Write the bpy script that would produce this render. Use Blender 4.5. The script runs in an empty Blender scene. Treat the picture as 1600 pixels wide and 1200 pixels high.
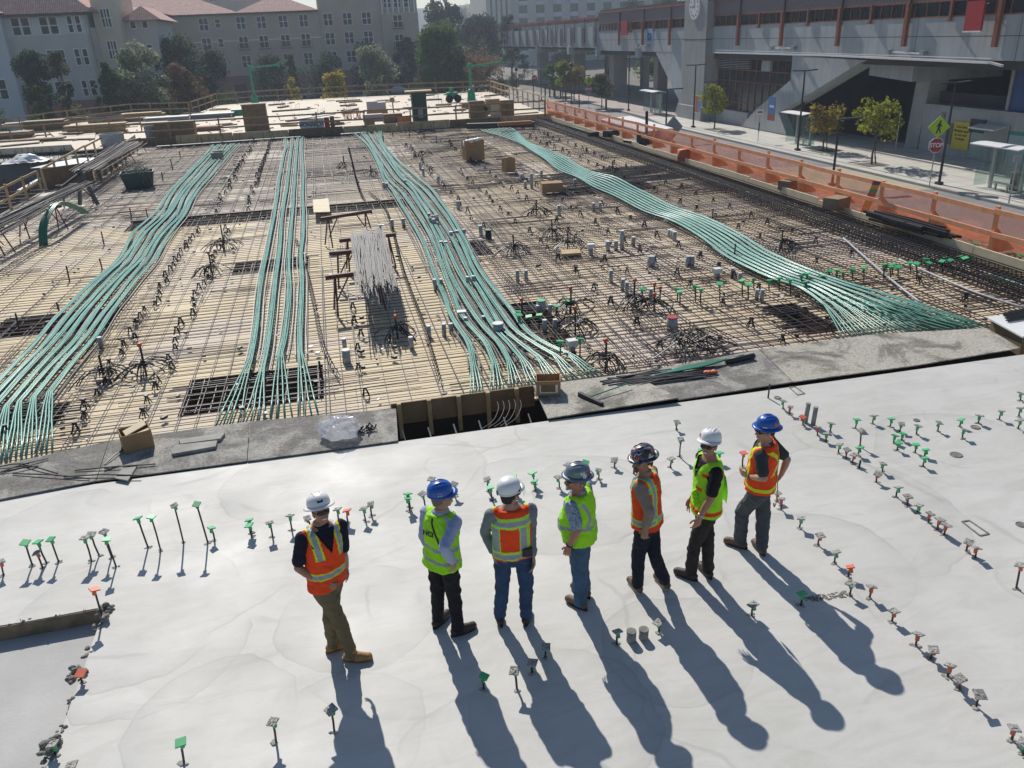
import bpy, math, random
from mathutils import Vector, Matrix, noise
random.seed(7)
R = math.radians
scn = bpy.context.scene
col = scn.collection

# ---------------------------------------------------------------- camera
CAM_H = 5.8
PITCH, ROLL, HEAD, FPX = R(23.3975), R(-2.6035), R(11.8759), 1262.82
_f = Vector((math.sin(HEAD)*math.cos(PITCH), math.cos(HEAD)*math.cos(PITCH), -math.sin(PITCH)))
_r0 = Vector((math.cos(HEAD), -math.sin(HEAD), 0)); _u0 = _r0.cross(_f)
CR = _r0*math.cos(ROLL)+_u0*math.sin(ROLL); CU = -_r0*math.sin(ROLL)+_u0*math.cos(ROLL); CF = _f
cam = bpy.data.cameras.new('camera'); cam_o = bpy.data.objects.new('camera', cam); col.objects.link(cam_o)
m3 = Matrix((CR, CU, -CF)).transposed()
cam_o.matrix_world = Matrix.Translation((0, 0, CAM_H)) @ m3.to_4x4()
cam.sensor_width = 36; cam.lens = 36*FPX/1600; cam.clip_start = .1; cam.clip_end = 6000
scn.camera = cam_o

# ---------------------------------------------------------------- sky, sun, exposure
SUN_EL, SUN_X = R(39.4), .10
sd = Vector((-SUN_X, 1, 0)).normalized()*math.cos(SUN_EL) + Vector((0, 0, math.sin(SUN_EL)))   # towards the sun
world = bpy.data.worlds.new('World'); scn.world = world; world.use_nodes = True
wn = world.node_tree.nodes; wl = world.node_tree.links
bg = wn['Background']; sky = wn.new('ShaderNodeTexSky'); sky.sky_type = 'NISHITA'; sky.sun_disc = False
sky.sun_elevation = SUN_EL; sky.sun_rotation = math.atan2(sd.x, sd.y); sky.air_density = 1.0; sky.dust_density = .5; sky.ozone_density = 3.0
wl.new(sky.outputs[0], bg.inputs[0]); bg.inputs[1].default_value = .076
sun = bpy.data.lights.new('sun', 'SUN'); sun.energy = 4.3; sun.angle = R(.53); sun.color = (1, .955, .88)
sun_o = bpy.data.objects.new('sun', sun); col.objects.link(sun_o)
sun_o.rotation_euler = sd.to_track_quat('Z', 'Y').to_euler()
scn.view_settings.view_transform = 'Standard'; scn.view_settings.look = 'None'
scn.view_settings.exposure = 0.14; scn.view_settings.gamma = 1
scn.cycles.max_bounces = 6; scn.cycles.transparent_max_bounces = 12
scn.cycles.volume_bounces = 0

# ---------------------------------------------------------------- helpers
def ray(px, py): return CF*FPX + CR*(px-800) - CU*(py-600)
CO = Vector((0, 0, CAM_H))
def G(px, py, z=0.0):
    d = ray(px, py); return CO + d*((z-CAM_H)/d.z)
def AX(px, py, X):
    d = ray(px, py); return CO + d*(X/d.x)
def AY(px, py, Y):
    d = ray(px, py); return CO + d*(Y/d.y)
def ztop(base, px, py):
    """height of the point above base seen at the pixel"""
    d = ray(px, py); h = Vector((d.x, d.y, 0)); b = Vector((base.x, base.y, 0))
    t = b.dot(h)/h.dot(h); return (CO + d*t).z - base.z
V = Vector
UP = V((0, 0, 1))
def rnd(a, b): return random.uniform(a, b)

class MB:
    def __init__(s): s.v = []; s.f = []; s.m = []; s.k = 0; s.sm = []; s.smooth = False
    def mat(s, k): s.k = k; return s
    def add(s, vs, fs):
        n = len(s.v); s.v += [tuple(v) for v in vs]
        for f in fs: s.f.append([n+i for i in f]); s.m.append(s.k); s.sm.append(s.smooth)
        return s
    def obox(s, o, a, b, c):
        o, a, b, c = V(o), V(a), V(b), V(c)
        P = [o, o+a, o+a+b, o+b, o+c, o+a+c, o+a+b+c, o+b+c]
        F = [(0, 3, 2, 1), (4, 5, 6, 7), (0, 1, 5, 4), (1, 2, 6, 5), (2, 3, 7, 6), (3, 0, 4, 7)]
        if a.cross(b).dot(c) < 0: F = [f[::-1] for f in F]
        return s.add(P, F)
    def box(s, x0, x1, y0, y1, z0, z1): return s.obox((x0, y0, z0), (x1-x0, 0, 0), (0, y1-y0, 0), (0, 0, z1-z0))
    def cbox(s, c, dx, dy, dz, rz=0, tilt=0):
        a = V((math.cos(rz), math.sin(rz), 0)); b = V((-math.sin(rz), math.cos(rz), 0)); u = UP.copy()
        if tilt: q = Matrix.Rotation(tilt, 3, a); b = q@b; u = q@u
        return s.obox(V(c)-a*dx/2-b*dy/2, a*dx, b*dy, u*dz)
    def beam(s, p, q, w, h):
        """board from p to q, w wide sideways, h tall"""
        p, q = V(p), V(q); d = q-p
        a = d.cross(UP)
        if a.length < 1e-5: a = V((1, 0, 0))
        a = a.normalized(); b = a.cross(d).normalized()
        return s.obox(p-a*w/2-b*h/2, d, a*w, b*h)
    def tube(s, pts, r, n=6, caps=True, flat=1.0):
        pts = [V(p) for p in pts]; L = len(pts); vs = []; fs = []
        prev = None
        for i, p in enumerate(pts):
            d = (pts[min(i+1, L-1)]-pts[max(i-1, 0)])
            if d.length < 1e-9: d = V((0, 0, 1))
            d.normalize()
            if prev is None:
                a = d.cross(UP)
                if a.length < 1e-3: a = d.cross(V((0, 1, 0)))
            else: a = prev - d*prev.dot(d)
            a.normalize(); prev = a; b = a.cross(d)
            rr = r[i] if isinstance(r, (list, tuple)) else r
            for k in range(n):
                t = 2*math.pi*(k+.5)/n
                vs.append(p + a*(rr*math.cos(t)) + b*(rr*flat*math.sin(t)))
        for i in range(L-1):
            for k in range(n):
                fs.append((i*n+k, (i+1)*n+k, (i+1)*n+(k+1) % n, i*n+(k+1) % n))
        if caps: fs.append(tuple(range(n))); fs.append(tuple(range((L-1)*n, L*n))[::-1])
        return s.add(vs, fs)
    def cyl(s, p, r, h, n=12, r2=None, tilt=(0, 0)):
        p = V(p); return s.tube([p, p+V((tilt[0], tilt[1], 1))*h], [r, r if r2 is None else r2], n)
    def lathe(s, o, prof, n=16, sx=1, sy=1, M=None):
        o = V(o); vs = []; fs = []
        for (r, z) in prof:
            for k in range(n):
                t = 2*math.pi*k/n; q = V((r*sx*math.cos(t), r*sy*math.sin(t), z))
                vs.append(o + (M@q if M else q))
        for i in range(len(prof)-1):
            for k in range(n): fs.append((i*n+k, i*n+(k+1) % n, (i+1)*n+(k+1) % n, (i+1)*n+k))
        fs.append(tuple(range(n))[::-1]); fs.append(tuple(range((len(prof)-1)*n, len(prof)*n)))
        return s.add(vs, fs)
    def prism(s, poly, z0, z1):
        n = len(poly); A = sum(poly[i][0]*poly[(i+1) % n][1]-poly[(i+1) % n][0]*poly[i][1] for i in range(n))
        if A < 0: poly = poly[::-1]
        vs = [(x, y, z0) for x, y in [p[:2] for p in poly]] + [(p[0], p[1], z1) for p in poly]
        fs = [tuple(range(n))[::-1], tuple(range(n, 2*n))] + [(i, (i+1) % n, n+(i+1) % n, n+i) for i in range(n)]
        return s.add(vs, fs)
    def xprism(s, poly, x0, x1):
        """outline in (y, z), extruded along x"""
        n = len(poly); A = sum(poly[i][0]*poly[(i+1) % n][1]-poly[(i+1) % n][0]*poly[i][1] for i in range(n))
        if A < 0: poly = poly[::-1]
        vs = [(x0, y, z) for y, z in poly] + [(x1, y, z) for y, z in poly]
        fs = [tuple(range(n))[::-1], tuple(range(n, 2*n))] + [(i, (i+1) % n, n+(i+1) % n, n+i) for i in range(n)]
        return s.add(vs, fs)
    def yprism(s, poly, y0, y1):
        """outline in (x, z), extruded along y"""
        n = len(poly); A = sum(poly[i][0]*poly[(i+1) % n][1]-poly[(i+1) % n][0]*poly[i][1] for i in range(n))
        if A > 0: poly = poly[::-1]
        vs = [(x, y0, z) for x, z in poly] + [(x, y1, z) for x, z in poly]
        fs = [tuple(range(n))[::-1], tuple(range(n, 2*n))] + [(i, (i+1) % n, n+(i+1) % n, n+i) for i in range(n)]
        return s.add(vs, fs)
    def sphere(s, c, r, n=12, m=8, M=None):
        c = V(c); rx, ry, rz = r if isinstance(r, (tuple, list)) else (r, r, r); vs = []; fs = []
        for i in range(1, m):
            ph = math.pi*i/m
            for k in range(n):
                t = 2*math.pi*k/n; q = V((rx*math.sin(ph)*math.cos(t), ry*math.sin(ph)*math.sin(t), rz*math.cos(ph)))
                vs.append(c + (M@q if M else q))
        a = len(vs); q = V((0, 0, rz)); vs += [c + (M@q if M else q), c - (M@q if M else q)]
        for i in range(m-2):
            for k in range(n): fs.append((i*n+k, (i+1)*n+k, (i+1)*n+(k+1) % n, i*n+(k+1) % n))
        for k in range(n): fs.append((a, k, (k+1) % n)); fs.append((a+1, (m-2)*n+(k+1) % n, (m-2)*n+k))
        return s.add(vs, fs)
    def mesh(s, name, mats):
        me = bpy.data.meshes.new(name); me.from_pydata(s.v, [], s.f)
        for m in (mats if isinstance(mats, (list, tuple)) else [mats]): me.materials.append(m)
        me.polygons.foreach_set('material_index', s.m)
        me.polygons.foreach_set('use_smooth', s.sm if any(s.sm) else [False]*len(s.f))
        me.update(); return me
    def build(s, name, mats, parent=None, loc=None):
        o = bpy.data.objects.new(name, s.mesh(name, mats)); col.objects.link(o)
        if parent: o.parent = parent
        if loc: o.location = loc
        return o

def tag(o, label=None, cat=None, group=None, kind=None):
    if label: o['label'] = label
    if cat: o['category'] = cat
    if group: o['group'] = group
    if kind: o['kind'] = kind
    return o
def thing(name, label, cat, loc=(0, 0, 0), rz=0, group=None):
    o = bpy.data.objects.new(name, None); col.objects.link(o); o.location = loc; o.rotation_euler = (0, 0, rz)
    o.empty_display_size = .1
    return tag(o, label, cat, group)
def copy_tree(o, parent=None):
    c = o.copy(); col.objects.link(c)
    if parent: c.parent = parent
    for ch in o.children: copy_tree(ch, c)
    return c
ORD = ['first', 'second', 'third', 'fourth', 'fifth', 'sixth', 'seventh', 'eighth', 'ninth', 'tenth', 'eleventh', 'twelfth', 'thirteenth',
       'fourteenth', 'fifteenth', 'sixteenth', 'seventeenth', 'eighteenth', 'nineteenth', 'twentieth'] + ['%dth' % i for i in range(21, 90)]

# ---------------------------------------------------------------- materials
def lin(r, g, b, k=1.0):
    f = lambda c: (c/255/12.92 if c/255 <= .04045 else ((c/255+.055)/1.055)**2.4)*k
    return (f(r), f(g), f(b), 1)
class NT:
    def __init__(s, name):
        s.m = bpy.data.materials.new(name); s.m.use_nodes = True; s.t = s.m.node_tree; s.n = s.t.nodes; s.l = s.t.links
        s.b = s.n['Principled BSDF']; s.out = s.n['Material Output']
    def new(s, t, **k):
        n = s.n.new(t)
        for a, v in k.items(): setattr(n, a, v)
        return n
    def link(s, a, b): s.l.new(a, b)
    def coord(s, out='Object', scale=None):
        tc = s.new('ShaderNodeTexCoord').outputs[out]
        if scale:
            mp = s.new('ShaderNodeMapping'); mp.inputs['Scale'].default_value = scale; s.link(tc, mp.inputs[0]); return mp.outputs[0]
        return tc
    def noise(s, vec, scale, detail=4, rough=.55, dist=0):
        n = s.new('ShaderNodeTexNoise'); n.inputs['Scale'].default_value = scale; n.inputs['Detail'].default_value = detail
        n.inputs['Roughness'].default_value = rough; n.inputs['Distortion'].default_value = dist
        s.link(vec, n.inputs['Vector']); return n.outputs[0]
    def ramp(s, fac, *st):
        r = s.new('ShaderNodeValToRGB'); e = r.color_ramp.elements
        while len(e) < len(st): e.new(.5)
        for i, (p, c) in enumerate(st): e[i].position = p; e[i].color = c if len(c) == 4 else (*c, 1)
        s.link(fac, r.inputs[0]); return r.outputs[0]
    def mix(s, fac, a, b, mode='MIX'):
        m = s.new('ShaderNodeMix', data_type='RGBA', blend_type=mode)
        for v, i in ((fac, 0), (a, 6), (b, 7)):
            if hasattr(v, 'is_output') or hasattr(v, 'links'): s.link(v, m.inputs[i])
            else: m.inputs[i].default_value = v
        return m.outputs[2]
    def math(s, op, a, b=0.0, c=None):
        m = s.new('ShaderNodeMath', operation=op)
        for v, i in ((a, 0), (b, 1), (c, 2)):
            if v is None: continue
            if hasattr(v, 'links'): s.link(v, m.inputs[i])
            else: m.inputs[i].default_value = v
        return m.outputs[0]
    def bump(s, h, strength=.3, dist=.02):
        b = s.new('ShaderNodeBump'); b.inputs['Strength'].default_value = strength; b.inputs['Distance'].default_value = dist
        s.link(h, b.inputs['Height']); s.link(b.outputs[0], s.b.inputs['Normal'])
def mat(name, c, rough=.7, var=.25, scale=6, metal=0, bump=0, bscale=None, spec=.5, dark=None, rand=0.0, coords='Object'):
    """plain material with mottled colour: c mixed towards a darker/lighter tone by noise"""
    t = NT(name); vec = t.coord(coords)
    n = t.noise(vec, scale, 5, .6)
    a = tuple(x*(1-var) for x in c[:3])+(1,) if dark is None else dark
    b = tuple(min(1, x*(1+var*.6)) for x in c[:3])+(1,)
    co = t.ramp(n, (.3, a), (.7, b))
    if rand:
        oi = t.new('ShaderNodeObjectInfo'); hv = t.new('ShaderNodeHueSaturation')
        t.link(co, hv.inputs['Color']); t.link(t.math('MULTIPLY_ADD', oi.outputs['Random'], rand, 1-rand/2), hv.inputs['Value']); co = hv.outputs[0]
    t.link(co, t.b.inputs['Base Color'])
    t.b.inputs['Roughness'].default_value = rough; t.b.inputs['Metallic'].default_value = metal
    t.b.inputs['Specular IOR Level'].default_value = spec
    if bump: t.bump(t.noise(vec, bscale or scale*6, 4), bump, .01)
    return t.m

def slab_mat():
    t = NT('trowelled_concrete'); vec = t.coord()
    big = t.noise(vec, .35, 5, .6, .6)
    base = t.ramp(big, (.3, (.535, .525, .49)), (.5, (.585, .572, .538)), (.7, (.63, .617, .583)))
    # trowel sweeps: edges of big distorted discs
    mp = t.new('ShaderNodeMapping'); mp.inputs['Scale'].default_value = (.42, .55, 1); t.link(vec, mp.inputs[0])
    nv = t.new('ShaderNodeTexNoise'); nv.inputs['Scale'].default_value = .8; t.link(vec, nv.inputs[0])
    add = t.mix(.13, mp.outputs[0], nv.outputs[1], 'ADD')
    vo = t.new('ShaderNodeTexVoronoi'); vo.inputs['Scale'].default_value = 1.0; t.link(add, vo.inputs['Vector'])
    w = t.math('FRACT', t.math('MULTIPLY', vo.outputs['Distance'], 3.1))
    arc = t.ramp(w, (0, (.0, .0, .0)), (.03, (1, 1, 1)), (.93, (.92, .92, .92)), (.985, (.25, .25, .25)), (1, (0, 0, 0)))
    gate = t.ramp(t.noise(vec, 1.1, 4, .6), (.50, (0, 0, 0)), (.60, (1, 1, 1)))
    c = t.mix(t.math('MULTIPLY', gate, .10), base, t.mix(1.0, base, arc, 'MULTIPLY'))
    st = t.coord('Object', (1, 3, 1)); streak = t.ramp(t.noise(st, 1.3, 6, .7, 1.2), (.38, (.91, .905, .89)), (.58, (1, 1, 1)))
    c = t.mix(1.0, c, streak, 'MULTIPLY')
    sp = t.ramp(t.noise(vec, 38, 2, .5), (.22, (.45, .45, .45)), (.27, (1, 1, 1))); c = t.mix(.5, c, sp, 'MULTIPLY')
    # sweeps left by the trowelling machine: one hard edge, fading inwards
    wob = t.new('ShaderNodeTexNoise'); wob.inputs['Scale'].default_value = 1.4; wob.inputs['Detail'].default_value = 3; t.link(vec, wob.inputs[0])
    wv = t.new('ShaderNodeVectorMath', operation='MULTIPLY_ADD'); t.link(wob.outputs[1], wv.inputs[0]); wv.inputs[1].default_value = (.34, .34, 0); wv.inputs[2].default_value = (-.17, -.17, 0)
    av = t.new('ShaderNodeVectorMath', operation='ADD'); t.link(vec, av.inputs[0]); t.link(wv.outputs[0], av.inputs[1])
    tot = None; rs = random.Random(5)
    for (px, py), r_, w_ in (((930, 760), .9, .5), ((860, 780), 1.3, .5), ((545, 1140), .75, .3), ((760, 1190), .8, .4), ((200, 960), 1.25, .4), ((230, 1010), 1.05, .25), ((640, 740), 1.2, .6), ((560, 960), .9, .4), ((1270, 880), 1.1, .35), ((1310, 800), 1.5, .5), ((1060, 1010), .8, .3), ((450, 760), 1.0, .5), ((1500, 700), 1.2, .4), ((880, 1120), .9, .4), ((330, 1120), .8, .3), ((100, 830), 1.1, .5)):
        g = G(px, py); ds = t.new('ShaderNodeVectorMath', operation='DISTANCE'); t.link(av.outputs[0], ds.inputs[0]); ds.inputs[1].default_value = (g.x, g.y, 0)
        k = t.math('SUBTRACT', r_, ds.outputs['Value']); k = t.math('DIVIDE', k, w_)          # 0 at the rim, 1 well inside
        edge = t.ramp(k, (0, (0, 0, 0)), (.03, (1, 1, 1)), (.12, (.5, .5, .5)), (1, (0, 0, 0)))
        tot = edge if tot is None else t.math('MAXIMUM', tot, edge)
    part = t.ramp(t.noise(vec, .55, 3, .6), (.42, (.05, .05, .05)), (.6, (1, 1, 1)))
    c = t.mix(t.math('MULTIPLY', t.math('MULTIPLY', tot, part), .62), c, (.36, .355, .34, 1))
    # hairline cracks and fine dirt
    cv = t.new('ShaderNodeTexVoronoi', feature='DISTANCE_TO_EDGE'); cv.inputs['Scale'].default_value = .34; t.link(av.outputs[0], cv.inputs['Vector'])
    cr = t.ramp(cv.outputs['Distance'], (0, (1, 1, 1)), (.005, (1, 1, 1)), (.009, (0, 0, 0))); cg = t.ramp(t.noise(vec, .5, 2), (.52, (0, 0, 0)), (.58, (1, 1, 1)))
    c = t.mix(t.math('MULTIPLY', t.math('MULTIPLY', cr, cg), .24), c, (.27, .26, .24, 1))
    dirt = t.ramp(t.noise(vec, 6.5, 8, .75, .6), (.60, (0, 0, 0)), (.72, (1, 1, 1))); c = t.mix(t.math('MULTIPLY', dirt, .22), c, (.38, .365, .33, 1))
    fine = t.ramp(t.noise(vec, 90, 2, .6), (.3, (.93, .93, .93)), (.7, (1.03, 1.03, 1.03))); c = t.mix(1.0, c, fine, 'MULTIPLY')
    pale = t.ramp(t.noise(vec, 1.1, 6, .7, 1.5), (.62, (0, 0, 0)), (.75, (1, 1, 1))); c = t.mix(t.math('MULTIPLY', pale, .18), c, (.74, .735, .71, 1))
    t.link(c, t.b.inputs['Base Color'])
    rg = t.ramp(t.noise(vec, .8, 4), (.3, (.53, .53, .53)), (.7, (.70, .70, .70))); t.link(rg, t.b.inputs['Roughness'])
    t.b.inputs['Specular IOR Level'].default_value = .38
    h = t.mix(.82, arc, t.noise(vec, 2.2, 6, .6, .8)); t.bump(h, .13, .02)
    return t.m

def ply_mat(name, c1, c2, seam=(.25, .2, .13, 1), sx=1.22, sy=2.44, seamw=.008, stain=None, rot=False):
    """sheets laid edge to edge"""
    t = NT(name); vec = t.coord()
    br = t.new('ShaderNodeTexBrick'); br.offset = .5; br.inputs['Scale'].default_value = 1
    br.inputs['Brick Width'].default_value = sy if not rot else sx; br.inputs['Row Height'].default_value = sx if not rot else sy
    br.inputs['Mortar Size'].default_value = seamw; br.inputs['Color1'].default_value = c1; br.inputs['Color2'].default_value = c2; br.inputs['Mortar'].default_value = seam
    br.inputs['Bias'].default_value = 0
    t.link(vec, br.inputs['Vector'])
    n = t.ramp(t.noise(vec, 1.3, 6, .65, .4), (.3, (.78, .76, .73)), (.65, (1.0, 1.0, 1.0)))
    c = t.mix(1.0, br.outputs[0], n, 'MULTIPLY')
    g = t.ramp(t.noise(t.coord('Object', (30, 2, 1)), 2, 3), (.3, (.86, .84, .8)), (.7, (1, 1, 1))); c = t.mix(.6, c, g, 'MULTIPLY')
    if stain:
        q = t.ramp(t.noise(vec, .22, 5, .6, .5), (.48, (0, 0, 0)), (.62, (1, 1, 1))); c = t.mix(t.math('MULTIPLY', q, .6), c, stain)
    t.link(c, t.b.inputs['Base Color']); t.b.inputs['Roughness'].default_value = .75
    return t.m

def dirty_ply_mat(name='mud_covered_plywood', pale=0):
    t = NT(name); vec = t.coord()
    n = t.noise(vec, 1.3 if not pale else .85, 8, .68, .5)
    if pale: c = t.ramp(n, (.36, (.15, .14, .12)), (.44, (.26, .24, .20)), (.50, (.46, .43, .37)), (.75, (.56, .52, .44)))
    else: c = t.ramp(n, (.3, (.14, .135, .12)), (.47, (.22, .21, .19)), (.56, (.38, .36, .32)), (.72, (.50, .47, .41)))
    n2 = t.ramp(t.noise(vec, 24, 5, .7), (.36, (.45, .45, .45)), (.55, (1, 1, 1))); c = t.mix(.8, c, n2, 'MULTIPLY')
    t.link(c, t.b.inputs['Base Color']); t.b.inputs['Roughness'].default_value = .9
    t.bump(t.noise(vec, 14, 8, .75), .5, .03); return t.m
def cap_top_mat(name, base):
    """cap plate splashed with cement"""
    t = NT(name); vec = t.coord(); oi = t.new('ShaderNodeObjectInfo')
    av = t.new('ShaderNodeVectorMath', operation='ADD'); t.link(vec, av.inputs[0])
    cx = t.new('ShaderNodeCombineXYZ'); t.link(t.math('MULTIPLY', oi.outputs['Random'], 50), cx.inputs[0]); t.link(cx.outputs[0], av.inputs[1])
    n = t.noise(av.outputs[0], 55, 4, .7)
    t.link(t.ramp(n, (.33, base), (.40, (.16, .155, .14)), (.55, (.42, .41, .38)), (.7, (.55, .54, .5))), t.b.inputs['Base Color'])
    t.b.inputs['Roughness'].default_value = .85; t.bump(n, .6, .01); return t.m
def net_mat():
    t = NT('orange_safety_netting'); vec = t.coord()
    tr = t.new('ShaderNodeBsdfTransparent'); df = t.new('ShaderNodeBsdfDiffuse'); tl = t.new('ShaderNodeBsdfTranslucent')
    n = t.ramp(t.noise(vec, 3, 4, .6), (.3, (.88, .20, .07)), (.7, (.98, .34, .15)))
    t.link(n, df.inputs[0]); t.link(n, tl.inputs[0])
    m1 = t.new('ShaderNodeMixShader'); m1.inputs[0].default_value = .5; t.link(df.outputs[0], m1.inputs[1]); t.link(tl.outputs[0], m1.inputs[2])
    # knotted mesh: 60 mm squares, mostly too fine to resolve
    ws = []
    for ax in range(3):
        sp = t.new('ShaderNodeSeparateXYZ'); t.link(vec, sp.inputs[0])
        ws.append(t.math('LESS_THAN', t.math('FRACT', t.math('MULTIPLY', sp.outputs[ax], 41)), .31))
    dens = t.math('MAXIMUM', ws[1], ws[2])
    m2 = t.new('ShaderNodeMixShader'); t.link(dens, m2.inputs[0]); t.link(tr.outputs[0], m2.inputs[1]); t.link(m1.outputs[0], m2.inputs[2])
    t.link(m2.outputs[0], t.out.inputs[0]); return t.m
def glass_mat(name='clear_glass', tint=(.82, .9, .88, 1), a=.12):
    t = NT(name); tr = t.new('ShaderNodeBsdfTransparent'); tr.inputs[0].default_value = tint
    gl = t.new('ShaderNodeBsdfGlossy'); gl.inputs['Roughness'].default_value = .04
    df = t.new('ShaderNodeBsdfDiffuse'); df.inputs[0].default_value = (.4, .5, .47, 1)
    m0 = t.new('ShaderNodeMixShader'); m0.inputs[0].default_value = .5; t.link(gl.outputs[0], m0.inputs[1]); t.link(df.outputs[0], m0.inputs[2])
    m = t.new('ShaderNodeMixShader'); m.inputs[0].default_value = a; t.link(tr.outputs[0], m.inputs[1]); t.link(m0.outputs[0], m.inputs[2])
    t.link(m.outputs[0], t.out.inputs[0]); return t.m
def leaf_mat(name, c1, c2, trans=.35):
    t = NT(name); vec = t.coord()
    n = t.noise(vec, 1.1, 4, .6); n2 = t.noise(vec, 9, 2)
    c = t.ramp(t.math('MULTIPLY_ADD', n2, .5, t.math('MULTIPLY', n, .5)), (.35, c1), (.65, c2))
    df = t.new('ShaderNodeBsdfDiffuse'); tl = t.new('ShaderNodeBsdfTranslucent'); t.link(c, df.inputs[0]); t.link(c, tl.inputs[0])
    m = t.new('ShaderNodeMixShader'); m.inputs[0].default_value = trans; t.link(df.outputs[0], m.inputs[1]); t.link(tl.outputs[0], m.inputs[2])
    t.link(m.outputs[0], t.out.inputs[0]); return t.m

M = {}
M['slab'] = slab_mat()
M['deck'] = ply_mat('formwork_plywood', (.80, .66, .43, 1), (.73, .59, .37, 1), stain=(.58, .50, .45, 1))
M['deck2'] = ply_mat('greyed_formwork_plywood', (.76, .62, .43, 1), (.66, .53, .36, 1), stain=(.62, .54, .50, 1))
M['deck3'] = ply_mat('pale_formwork_plywood', (.78, .69, .60, 1), (.70, .60, .50, 1), stain=(.82, .69, .47, 1))
M['fardeck'] = ply_mat('new_plywood', (.76, .66, .53, 1), (.69, .60, .47, 1), seam=(.5, .42, .3, 1))
M['dirtyply'] = dirty_ply_mat(); M['dirtyply2'] = dirty_ply_mat('mud_splashed_plywood', 1)
M['bulk'] = mat('stained_bulkhead_board', (.26, .165, .085, 1), .75, .35, 2)  # brown taken darker to carry the shade on the board's near face
M['ply'] = mat('plywood_board', (.58, .43, .24, 1), .75, .2, 3)
M['paleply'] = mat('pale_plywood', (.72, .62, .42, 1), .75, .12, 3)
M['darkply'] = mat('brown_form_board', (.20, .13, .07, 1), .7, .3, 3)
M['lumber'] = mat('sawn_lumber', (.50, .35, .18, 1), .75, .25, 5, rand=.3)
M['oldlumber'] = mat('weathered_lumber', (.30, .21, .13, 1), .8, .3, 5, rand=.3)
M['rebar'] = mat('rusty_rebar', (.066, .043, .048, 1), .6, .35, 7, spec=.4)
M['rebar_dk'] = mat('dark_rebar', (.028, .024, .026, 1), .5, .3, 9)
M['rebar_gr'] = mat('grey_rebar', (.13, .125, .13, 1), .6, .35, 8, spec=.3)
M['rustbar'] = mat('rust_red_steel', (.12, .045, .035, 1), .65, .35, 9)
M['tendon'] = mat('green_plastic_sheath', (.16, .42, .33, 1), .30, .30, 3.5, spec=.55)
M['tendon2'] = mat('dark_green_sheath', (.03, .20, .12, 1), .35, .2, 2.5, spec=.6)
M['black'] = mat('black_plastic', (.018, .018, .024, 1), .5, .3, 20)
M['green'] = mat('green_plastic_cap', (.05, .42, .16, 1), .5, .12, 20, rand=.25)
M['orange'] = mat('orange_plastic_cap', (.62, .12, .05, 1), .5, .12, 20, rand=.25)
M['cap_g'] = cap_top_mat('splattered_green_cap', (.06, .36, .15, 1))
M['cap_o'] = cap_top_mat('splattered_orange_cap', (.38, .2, .14, 1))
M['concrete'] = mat('rough_concrete', (.34, .33, .30, 1), .85, .3, 3, bump=.4, bscale=18)
M['crust'] = mat('broken_concrete_crust', (.24, .23, .20, 1), .95, .5, 14, bump=.8, bscale=30)
M['pipe'] = mat('galvanised_sleeve', (.42, .43, .42, 1), .5, .3, 8, metal=.25, rand=.3)
M['pipe_top'] = mat('white_tape', (.7, .71, .68, 1), .6, .1, 8)
M['card'] = mat('corrugated_cardboard', (.36, .22, .11, 1), .85, .12, 3)
M['card_in'] = mat('cardboard_inside', (.24, .14, .07, 1), .9, .15, 3)
M['white'] = mat('white_paint', (.78, .78, .77, 1), .5, .06, 3)
M['grey'] = mat('grey_paint', (.3, .31, .32, 1), .55, .12, 3)
M['steel'] = mat('brushed_steel', (.45, .46, .47, 1), .35, .12, 5, metal=.7)
M['blackmetal'] = mat('black_metal', (.025, .026, .03, 1), .45, .15, 5)
M['net'] = net_mat()
M['railor'] = mat('orange_tinted_lumber', (.92, .40, .20, 1), .75, .2, 4)
M['glass'] = glass_mat()
M['teal'] = mat('green_machine_paint', (.02, .30, .17, 1), .45, .2, 3)
M['dkgreen'] = mat('dark_green_paint', (.015, .06, .05, 1), .5, .2, 3)
M['blue'] = mat('blue_plastic', (.03, .08, .25, 1), .5, .15, 5)
M['red'] = mat('red_paint', (.40, .02, .025, 1), .55, .12, 3)
M['tyre'] = mat('black_rubber', (.02, .02, .02, 1), .8, .2, 12)
def asphalt_mat(name, c, sc=.25, bump=.3):
    t = NT(name); vec = t.coord()
    n = t.ramp(t.noise(vec, sc, 6, .65, .4), (.3, tuple(x*.82 for x in c)), (.7, tuple(x*1.12 for x in c)))
    n2 = t.ramp(t.noise(vec, 14, 4, .7), (.3, (.85, .85, .85)), (.7, (1.08, 1.08, 1.08)))
    t.link(t.mix(1.0, n, n2, 'MULTIPLY'), t.b.inputs['Base Color']); t.b.inputs['Roughness'].default_value = .85
    t.bump(t.noise(vec, 40, 3), bump, .01); return t.m
def paver_mat(name, c, sx, sy, seam):
    t = NT(name); vec = t.coord(); br = t.new('ShaderNodeTexBrick'); br.offset = 0
    br.inputs['Scale'].default_value = 1; br.inputs['Brick Width'].default_value = sx; br.inputs['Row Height'].default_value = sy
    br.inputs['Mortar Size'].default_value = .02; br.inputs['Color1'].default_value = c; br.inputs['Color2'].default_value = tuple(x*.9 for x in c[:3])+(1,)
    br.inputs['Mortar'].default_value = seam; t.link(vec, br.inputs['Vector'])
    n = t.ramp(t.noise(vec, .5, 6, .65), (.3, (.85, .84, .82)), (.7, (1.05, 1.05, 1.05)))
    t.link(t.mix(1.0, br.outputs[0], n, 'MULTIPLY'), t.b.inputs['Base Color']); t.b.inputs['Roughness'].default_value = .85; return t.m
M['asphalt'] = asphalt_mat('grey_asphalt', (.24, .235, .24))
M['ground'] = asphalt_mat('packed_ground', (.14, .125, .10), .08)
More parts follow.
